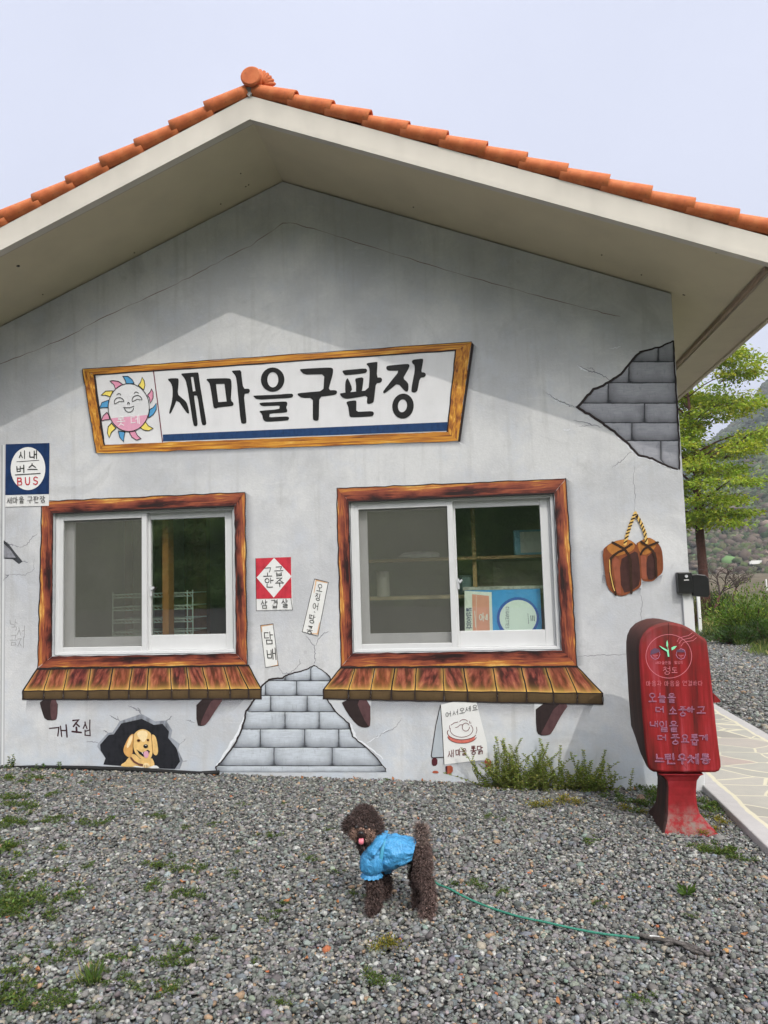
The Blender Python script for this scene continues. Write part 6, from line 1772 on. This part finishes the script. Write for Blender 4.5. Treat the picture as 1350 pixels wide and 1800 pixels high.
def dead_leaves():
    rd = random.Random(12); m_ = paint('dead leaf brown', (.30, .13, .055), .35, 40, .8); first_ = None
    spots = [(rd.uniform(0, 1120), rd.uniform(1358, 1376)) for _ in range(20)]+[(rd.uniform(30, 1340), rd.uniform(1385, 1780)) for _ in range(16)]
    for x_, y_ in spots:
        p_ = GG(x_, y_)
        if p_[1] > -.03: p_[1] = -.03-rd.random()*.05
        if first_ is None:
            a_ = MB(); L_, n_ = .019, 6
            row = [(-L_+2*L_*i/n_, .0085*math.sin(math.pi*i/n_)**.8, .004*math.cos(i*1.1)) for i in range(n_+1)]
            a_.add(row+[(p[0], -p[1]*.9, p[2]+.002) for p in row]+[(p[0], 0, p[2]-.003) for p in row], [(i, i+1, 2*(n_+1)+i+1, 2*(n_+1)+i) for i in range(n_)]+[(2*(n_+1)+i, 2*(n_+1)+i+1, n_+2+i, n_+1+i) for i in range(n_)])
            ob = first_ = a_.build('dead_leaf', m_)
        else:
            ob = first_.copy(); COL.objects.link(ob)
        ob.location = (p_[0], p_[1], gz(p_[0])+.013); ob.rotation_euler = (rd.uniform(-.5, .5), rd.uniform(-.5, .5), rd.uniform(0, 6.28)); q_ = rd.uniform(.6, 1.2); ob.scale = (q_, q_, q_)
        tag(ob, 'small curled brown dead leaf lying on the grey gravel', 'leaf', 'dead leaves scattered on the gravel')
dead_leaves()
# a broad stone and a dead twig near the pedestal
def big_stone(px_, py_, size, col, label, seed):
    p_ = GG(px_, py_); rs = np.random.RandomState(seed)
    bm = bmesh.new(); bmesh.ops.create_icosphere(bm, subdivisions=2, radius=1)
    for v in bm.verts: v.co = Vector((v.co.x*size[0], v.co.y*size[1], v.co.z*size[2]))*(1+rs.uniform(-.13, .13))
    me = bpy.data.meshes.new('rock'); bm.to_mesh(me); bm.free()
    ob = link_mesh('rock', me, paint('rock '+str(seed), col, .2, 30, .85, .25, .5)); ob.location = (p_[0], p_[1], gz(p_[0])+size[2]*.4); ob.rotation_euler = (rs.uniform(-.3, .3), .3, rs.uniform(0, 6))
    tag(ob, label, 'rock')
big_stone(1127, 1412, (.05, .03, .035), (.20, .14, .10), 'brown rock among the weeds left of the letter box pedestal', 1)
big_stone(460, 1357, (.022, .016, .012), (.52, .25, .09), 'orange stone at the wall foot under the painted bricks', 2)
big_stone(1276, 1673, (.014, .011, .009), (.48, .27, .11), 'ochre stone beside the leash handle, nearer the camera', 3)
big_stone(1284, 1667, (.010, .009, .008), (.48, .27, .11), 'ochre stone beside the leash handle, farther from the camera', 4)

# ---- grass verge beyond the gravel drive
def verge():
    rs = np.random.RandomState(21); n = 42000
    x = rs.uniform(3.6, 9.0, n); y = rs.uniform(6.0, 22.0, n)
    k = (x > 4.75+.25*np.sin(y*2.1)+rs.normal(0, .12, n)) | (y > 12.6+rs.normal(0, .5, n))
    x, y = x[k], y[k]; n = len(x)
    c = np.stack([x, y, np.full(n, -.075)], -1); d = np.stack([rs.normal(0, .5, n), rs.normal(0, .5, n), np.ones(n)], -1)
    patch = .5+.5*np.sin(x*2.3+1.3*np.sin(y*1.1))*np.sin(y*.9+x)
    cols = colvar((.085, .12, .028), n, rs, .3, (.26, .24, .09), .14)*(.75+.6*patch[:, None])
    dry = (np.hypot(x-6.3, (y-15.0)*.8) < .9+rs.normal(0, .3, n)); cols[dry] = np.array([.42, .36, .15])*np.exp(rs.normal(0, .2, (dry.sum(), 1)))
    V, F_, c4 = leaf_cloud(c, d, rs.uniform(.05, .17, n), np.full((n, 1), .11), cols, rs)
    tag(np_mesh('grass', V, F_, LEAF, None, col=c4), 'rough short grass verge beyond the gravel drive', 'grass', kind='stuff')
verge()

# ---- trees and shrubs
BARK = paint('reddish brown bark', (.10, .045, .035), .3, 14, .85, .2, .6)
def branch_tube(mb, a, b_, r0, r1, rs, n=6, sag=.06):
    a, b_ = np.array(a), np.array(b_); L = np.linalg.norm(b_-a); pts = []
    o1 = rs.normal(0, sag*L, 3)
    for i in range(n+1):
        t_ = i/n; pts.append(a+(b_-a)*t_+o1*math.sin(math.pi*t_)+np.array([0, 0, .10*L*math.sin(math.pi*t_)]))
    mb.tube(pts, [r0+(r1-r0)*i/n for i in range(n+1)], 7)
    return pts
def zelkova():
    Y0 = 16.0; base = G(1243, 1087, -.07)
    r = empty('tree', (float(base[0]), float(base[1]), -.07)); Y0 = float(base[1])
    tag(r, 'fresh green layered tree with a straight reddish trunk behind the house corner', 'tree')
    rs = np.random.RandomState(5)
    pads = [(1290, 665, 42, 22), (1240, 690, 40, 28), (1298, 700, 40, 20), (1220, 730, 35, 30), (1262, 725, 42, 22), (1318, 712, 22, 9), (1205, 762, 18, 25), (1270, 640, 25, 14), (1240, 640, 40, 25), (1205, 690, 30, 30),
            (1310, 775, 45, 15), (1342, 765, 25, 13), (1268, 788, 42, 14), (1228, 798, 34, 13), (1292, 798, 32, 8), (1238, 828, 46, 17), (1288, 824, 32, 9), (1213, 850, 25, 15), (1258, 854, 48, 11), (1228, 884, 36, 13), (1282, 878, 26, 8),
            (1242, 905, 46, 12), (1213, 915, 26, 10), (1290, 904, 22, 6), (1262, 924, 24, 6)]
    C, S_, D_, cols = [], [], [], []
    tr = MB()
    tp = W(1222, 800, Y0); top = W(1205, 660, Y0)
    pts = [base, base*.7+W(1230, 930, Y0)*.3, W(1229, 925, Y0), W(1226, 860, Y0), tp, top]
    tr.tube(pts, [.155, .14, .12, .10, .075, .02], 12)
    tr.build('trunk', BARK, r, smooth=True)
    br = MB()
    allp = []
    for (x, y, rx, ry) in pads:
        c = W(x, y, Y0); allp.append((c, rx/61., ry/61.))
    xt = W(1222, 850, Y0)[0]
    for (x, y, rx, ry) in pads[::2]:
        c = W(x, y, Y0); c = c.copy(); c[0] = 2*xt-c[0]-.3; allp.append((c, rx/61., ry/61.))
    for c, rx, ry in allp:
        dy = rs.uniform(-1.3, 1.3)*min(1.0, .3+rx); c = c+np.array([0, dy, 0])
        zt = min(max(c[2]-.5, 2.8), top[2]-.3); f = (zt-2.6)/(top[2]-2.6)
        st = np.array(W(1229, 925, Y0))*(1-f)+np.array(top)*f; st[2] = zt
        branch_tube(br, st, c, .035*(1.1-f)+.012, .006, rs)
        for _ in range(4): branch_tube(br, c*.6+st*.4, c+rs.normal(0, 1, 3)*np.array([rx*.6, rx*.5, ry*.5]), .010, .003, rs, 4)
        n = int(900*rx*ry/(.65*.3))+260
        # sprays: sub-clumps inside the pad
        ns = max(6, n//38)
        sc = np.clip(rs.normal(0, .5, (ns, 3)), -1, 1)*np.array([rx, rx*.95, ry*.9])+c
        which = rs.randint(0, ns, n)
        pt = sc[which]+rs.normal(0, 1, (n, 3))*np.array([.19, .19, .05])
        C.append(pt); dd = (pt-c)*np.array([1, 1, .3]); dd = dd/(np.linalg.norm(dd, axis=1)[:, None]+1e-6)+rs.normal(0, .5, (n, 3)); dd[:, 2] -= .25
        D_.append(dd); S_.append(rs.uniform(.07, .135, n))
        tone = np.exp(rs.normal(0, .22, ns))[which]
        yel = rs.rand(ns)[which] < .22
        cc_ = colvar((.29, .385, .036), n, rs, .22)*tone[:, None]; cc_[yel] = cc_[yel]*np.array([1.45, 1.15, .9])
        cols.append(np.clip(cc_, .01, .5))
    br.build('branches', BARK, r, smooth=True)
    V, F_, c4 = leaf_cloud(np.concatenate(C), np.concatenate(D_), np.concatenate(S_), np.full((sum(map(len, C)), 1), .5), np.concatenate(cols), rs)
    np_mesh('crown', V, F_, LEAF, r, col=c4)
zelkova()
def shrub(px_, py_, yb, rx, rz, ry, n, base, label, seed, alt=None, pa=.1, name='shrub', size=(.04, .08), tall=0.0):
    p_ = W(px_, py_, yb); z0 = -.07
    r = empty(name, (float(p_[0]), yb, z0)); tag(r, label, 'shrub')
    rs = np.random.RandomState(seed); c0 = np.array([p_[0], yb, z0])
    st = MB(); ns = 46; tips = []
    for k in range(ns):
        a = rs.uniform(0, 6.28); e = math.sqrt(rs.rand()); tip = c0+np.array([math.cos(a)*rx*e, math.sin(a)*ry*e, rz*(.45+.6*rs.rand())*(1-.45*e*e)])
        branch_tube(st, c0+np.array([math.cos(a)*.08, math.sin(a)*.08, 0]), tip, .012, .003, rs, 4); tips.append(tip)
    st.build('stems', BARK, r)
    tips = np.array(tips); w = rs.randint(0, ns, n); t_ = rs.uniform(.25, 1.05, n)[:, None]
    pt = c0+(tips[w]-c0)*t_+rs.normal(0, 1, (n, 3))*np.array([.11, .11, .09])*rx; pt[:, 2] = np.maximum(pt[:, 2], z0+.03)
    dd = (pt-c0)+rs.normal(0, .5, (n, 3))*rx; dd[:, 2] += .2
    tone = np.exp(rs.normal(0, .22, ns))[w]
    cols = colvar(base, n, rs, .22, alt, pa)*tone[:, None]
    V, F_, c4 = leaf_cloud(pt, dd, rs.uniform(*size, n), np.full((n, 1), .42), np.clip(cols, .004, .5), rs)
    np_mesh('foliage', V, F_, LEAF, r, col=c4)
shrub(1322, 1100, 10.8, .80, 1.05, .7, 7000, (.11, .19, .026), 'bright yellow green shrub beside the far gravel drive', 1, (.22, .27, .04), .25)
shrub(1288, 1112, 9.9, .42, .34, .4, 2600, (.05, .095, .02), 'low dark green shrub in front of the bright shrub', 2)
shrub(1349, 1112, 10.1, .55, .45, .5, 3200, (.055, .10, .022), 'low dark green shrub at the right edge of the view', 9)
shrub(1259, 1075, 17.5, .62, .95, .6, 4200, (.035, .062, .016), 'dark rounded evergreen shrub behind the tree trunk', 3, (.17, .19, .03), .14)
shrub(1212, 1085, 13.5, .40, .85, .4, 2600, (.10, .11, .035), 'olive green shrub between the house corner and the tree trunk', 4, (.24, .19, .08), .2)
def bare_tree(px_, py_, yb, h, label, seed, lean=0.0):
    p_ = W(px_, py_, yb); c0 = np.array([p_[0], yb, -.07]); rs = np.random.RandomState(seed)
    r = empty('bare_tree', tuple(c0)); tag(r, label, 'tree')
    tk = MB(); top = c0+np.array([lean, 0, h*.42]); tk.tube([c0, c0+np.array([-.04, 0, h*.2]), top], [.05, .04, .032], 8); tk.build('trunk', BARK, r, smooth=True)
    b2 = MB()
    def grow(a, d, L, rad, lev):
        e = a+d*L; pts = branch_tube(b2, a, e, rad, rad*.55, rs, 4, .07)
        if lev == 0: return
        for _ in range(3 if lev > 1 else 4):
            nd = d+rs.normal(0, .55, 3); nd[2] = abs(nd[2])*.6+.12; nd /= np.linalg.norm(nd)
            grow(pts[rs.randint(2, 5)], nd, L*rs.uniform(.55, .8), rad*.55, lev-1)
    for _ in range(5):
        d = rs.normal(0, .6, 3); d[2] = .55+abs(d[2])*.5; d /= np.linalg.norm(d); grow(top, d, h*.26, .02, 3)
    b2.build('branches', paint('grey brown twigs', (.085, .060, .055), .2, 20), r)
bare_tree(1259, 1070, 15.2, 1.75, 'small leafless tree with dark branches right of the tall trunk', 4, .1)
bare_tree(1290, 1050, 22.0, 1.7, 'distant leafless shrub-like tree above the bright shrub', 6, .1)
# white marker posts beside the drive
for k, (px_, y0, y1, yb) in enumerate(((1229, 1065, 1020, 12.5), (1348, 1032, 1018, 40.0))):
    a, b2 = W(px_, y0, yb), W(px_-2, y1, yb); m_ = MB(); m_.box(a[0]-.035, a[0]+.035, yb, yb+.06, -.08, b2[2])
    ob = m_.build('marker_post', paint('white post paint', (.7, .7, .68), .05, 9), None, loc=(float(a[0]), yb, -.08)); bevel(ob, .008)
    tag(ob, ['white post between the house corner and the tree trunk', 'thin white post by the far road at the right edge'][k], 'post')

# ================================================================== HILLS
def fbm(x, y, seed, octs=5, base=1.0):
    rs = np.random.RandomState(seed); o = np.zeros_like(x); amp = 1; f = base
    for _ in range(octs):
        for _ in range(3):
            a = rs.uniform(0, 6.28); o += amp*np.sin((x*np.cos(a)+y*np.sin(a))*f+rs.uniform(0, 6.28)+1.3*np.sin((x*np.sin(a)-y*np.cos(a))*f*.7+rs.uniform(0, 6.28)))/3
        amp *= .52; f *= 2.05
    return o
def mat_hill(name, cols, scale):
    t = NT(name); o = t.tc('Object')
    n1 = t.noise(o, scale*.012, 4, .6); n2 = t.noise(o, scale*.16, 5, .7)
    n3 = t.noise(o, scale*.035, 5, .65)
    c = t.ramp(n2, [(.36, cols[0]), (.5, cols[1]), (.64, cols[2])])
    c = t.mix(t.mr(n1, .46, .58, 0, .85), c, cols[3])
    c = t.mix(t.mr(n3, .44, .56, 0.0, .75), c, cols[0])
    t.base(c).set(.95, .05); t.bump(n2, 1.0, 2.5)
    return t.m
def hill(name, xs, ys, hf, mat):
    X, Y = np.meshgrid(xs, ys); Z = hf(X, Y)
    V = np.stack([X, Y, Z], -1).reshape(-1, 3); i = np.arange(X.size).reshape(X.shape)
    F_ = np.stack([i[:-1, :-1], i[:-1, 1:], i[1:, 1:], i[1:, :-1]], -1).reshape(-1, 4)
    tag(np_mesh(name, V, F_, mat, None, smooth=True), kind='structure')
def h_main(X, Y):
    T = np.interp(X/(Y+5.3), [-.6, 0, .20, .264, .31, .345, .38, .45, .7, 1.2], [30, 40, 48, 58, 68, 79, 95, 112, 125, 110])
    s_ = np.clip((Y-95)/300, 0, 1); s_ = s_*s_*(3-2*s_)
    return -3+T*s_*(1+.12*fbm(X, Y, 3, 3, .015))+np.clip(s_*6, 0, 1)*(2.0*np.abs(fbm(X, Y, 5, 4, .12)))
HC = mat_hill('wooded mountainside', [(.018, .028, .018), (.055, .072, .038), (.15, .16, .085), (.17, .13, .11)], 1.0)
hill('hills', np.linspace(-120, 330, 226), np.linspace(90, 420, 166), h_main, HC)
def forest():
    rs = np.random.RandomState(31); n = 90000
    Y = 96+322*rs.rand(n)**.8; a = rs.uniform(.20, .50, n); X = a*(Y+5.3)
    Z = h_main(X[None], Y[None])[0]
    dens = fbm(X, Y, 12, 4, .045)+.012*(Z-10)+.1
    k = dens+rs.normal(0, .35, n) > -.05
    X, Y, Z = X[k], Y[k], Z[k]; n = len(X)
    V, F_, _ = stones(n, (0, 1), (0, 1), 1.0, 5)
    V = V.reshape(n, 12, 3); V = V-V.mean(1)[:, None]
    sz = rs.uniform(.55, 1.35, n)*np.where(rs.rand(n) < .15, 1.5, 1)*(.6+Y/400)
    V = V/np.abs(V).max((1, 2))[:, None, None]*sz[:, None, None]*np.array([.75, .75, .95])+np.stack([X, Y, Z+sz*.45], -1)[:, None]
    zone = fbm(X, Y, 15, 3, .03)
    c = np.array([.045, .066, .028])[None]*np.exp(rs.normal(0, .38, (n, 1)))*(1+rs.normal(0, .08, (n, 3)))
    pine = zone+rs.normal(0, .3, n) > .35; c[pine] = np.array([.022, .038, .024])*np.exp(rs.normal(0, .25, (pine.sum(), 1)))
    fresh = (zone+rs.normal(0, .4, n) < -.55); c[fresh] = np.array([.085, .11, .04])*np.exp(rs.normal(0, .3, (fresh.sum(), 1)))
    bare = (rs.rand(n) < np.clip(.75-Z/34, .06, .8)); c[bare] = np.array([.095, .075, .060])*np.exp(rs.normal(0, .3, (bare.sum(), 1)))
    c[bare & (rs.rand(n) < .3)] *= np.array([.8, 1.05, .7])
    tag(np_mesh('forest', V.reshape(-1, 3), F_, mat_col('far canopy', .95, .05), None, col=np.repeat(np.clip(c, .008, .4), 12, 0)), 'mixed green and brown woodland covering the mountainside', 'forest', kind='stuff')
forest()
def h_far(X, Y):
    f_ = np.clip((Y-430)/110, 0, 1)
    return -5+f_*(60+72*np.exp(-((X-235)/70)**2)*(1+.05*fbm(X, Y, 9, 4, .02)))
hill('hills', np.linspace(-160, 420, 120), np.linspace(430, 600, 40), h_far, HC)
def h_back(X, Y):
    d = np.clip((-24-Y)/20, 0, 1); d = d*d*(3-2*d)
    return -.5+d*(18.5+1.8*fbm(X, Y, 4, 3, .06)+1.5*np.abs(fbm(X, Y, 6, 4, .5)))
hill('hills', np.linspace(-90, 90, 200), np.linspace(-70, -24, 60), h_back, mat_hill('wooded slope opposite', [(.04, .075, .025), (.12, .21, .06), (.30, .42, .14), (.20, .26, .12)], 3.0))
# pale embankment road and truck far off, low sheds
def far_things():
    def surf(px_, py_):
        for Y in np.arange(96, 400, 1.0):
            p_ = W(px_, py_, Y)
            if p_[2] <= float(h_main(np.array([[p_[0]]]), np.array([[Y]]))[0, 0])+.3: return p_, Y
        return W(px_, py_, 200), 200
    p_, Y = surf(1322, 993); s_ = (Y+5.3)/1300
    r = empty('truck', (float(p_[0]), Y-2, float(p_[2]))); tag(r, 'white box truck on the far embankment road', 'truck')
    L = 27*s_; H = 6*s_; x0 = p_[0]-L*.4
    wt = paint('far white paint', (.75, .74, .70), .05, 1)
    a = MB(); a.box(x0+L*.12, x0+L, Y-2-s_*5, Y-2, p_[2]+1.2*s_, p_[2]+1.2*s_+H); a.build('cargo_box', wt, r)
    a = MB(); x1 = x0+L*.11; a.loft([[(x, y, z) for x, z in ((x0-.2*s_, p_[2]+1.2*s_), (x1, p_[2]+1.2*s_), (x1, p_[2]+1.2*s_+H*.8), (x0+.6*s_, p_[2]+1.2*s_+H*.8), (x0-.2*s_, p_[2]+1.2*s_+H*.4))] for y in (Y-2-s_*5, Y-2)]); a.build('cab', wt, r)
    for f in (.06, .7, .85):
        a = MB(); xc = x0+L*f; a.tube([(xc, Y-2-s_*5.1, p_[2]+.9*s_), (xc, Y-2-s_*4, p_[2]+.9*s_)], 1.1*s_, 12); a.build('wheel', paint('far tyre', (.03, .03, .03), .1, 1), r)
    for k, (px_, py_, w_, h_, lb) in enumerate(((1218, 990, 6, 4, 'small white shed far off left of the tall trunk'), (1263, 1026, 26, 4, 'long pale greenhouse far behind the leafless tree'))):
        p2, Y2 = surf(px_, py_) if k == 0 else (W(px_, py_, 80.0), 80.0); s2_ = (Y2+5.3)/1300; a = MB()
        r2 = empty(['shed', 'greenhouse'][k], (float(p2[0]), Y2, float(p2[2])-h_*s2_)); tag(r2, lb, ['shed', 'greenhouse'][k])
        w2, hh = w_*s2_, h_*s2_; zb = p2[2]-hh*.6
        a.box(p2[0]-w2/2, p2[0]+w2/2, Y2, Y2+3, zb-1.2, zb+hh*.5); a.build('wall', wt, r2)
        a = MB(); a.loft([[(x, y, z) for x, z in ((p2[0]-w2*.55, zb+hh*.5), (p2[0]+w2*.55, zb+hh*.5), (p2[0]+w2*.45, zb+hh), (p2[0]-w2*.45, zb+hh))] for y in (Y2-.1, Y2+3.1)]); a.build('roof', paint('far pale roof', (.62, .64, .66), .05, 1), r2)
    m_ = MB(); pts = []
    for px_, py_ in ((1286, 993), (1318, 991.5), (1350, 990.5), (1420, 988)):
        q, Yq = surf(px_, py_); pts.append((q[0], Yq-1.0, q[2]+.3))
    vs = [(x, y-.8, z) for x, y, z in pts]+[(x, y+1.6, z+.12) for x, y, z in pts]
    m_.add(vs, [(i, i+1, len(pts)+i+1, len(pts)+i) for i in range(len(pts)-1)])
    tag(m_.build('road', paint('far concrete', (.26, .24, .20), .1, .5), None), kind='structure')
far_things()

# ---- hazy valley air
hz = NT('valley haze')
hz.n.remove(hz.b)
pv = hz.n.new('ShaderNodeVolumePrincipled'); pv.inputs['Density'].default_value = 0.0009; pv.inputs['Color'].default_value = (.90, .94, 1.0, 1); pv.inputs['Anisotropy'].default_value = 0.2
hz.l.new(pv.outputs[0], hz.out.inputs['Volume'])
hb = MB(); hb.box(-905, 905, -205, 905, -2.5, 150)
tag(hb.build('haze', hz.m, None), kind='stuff')
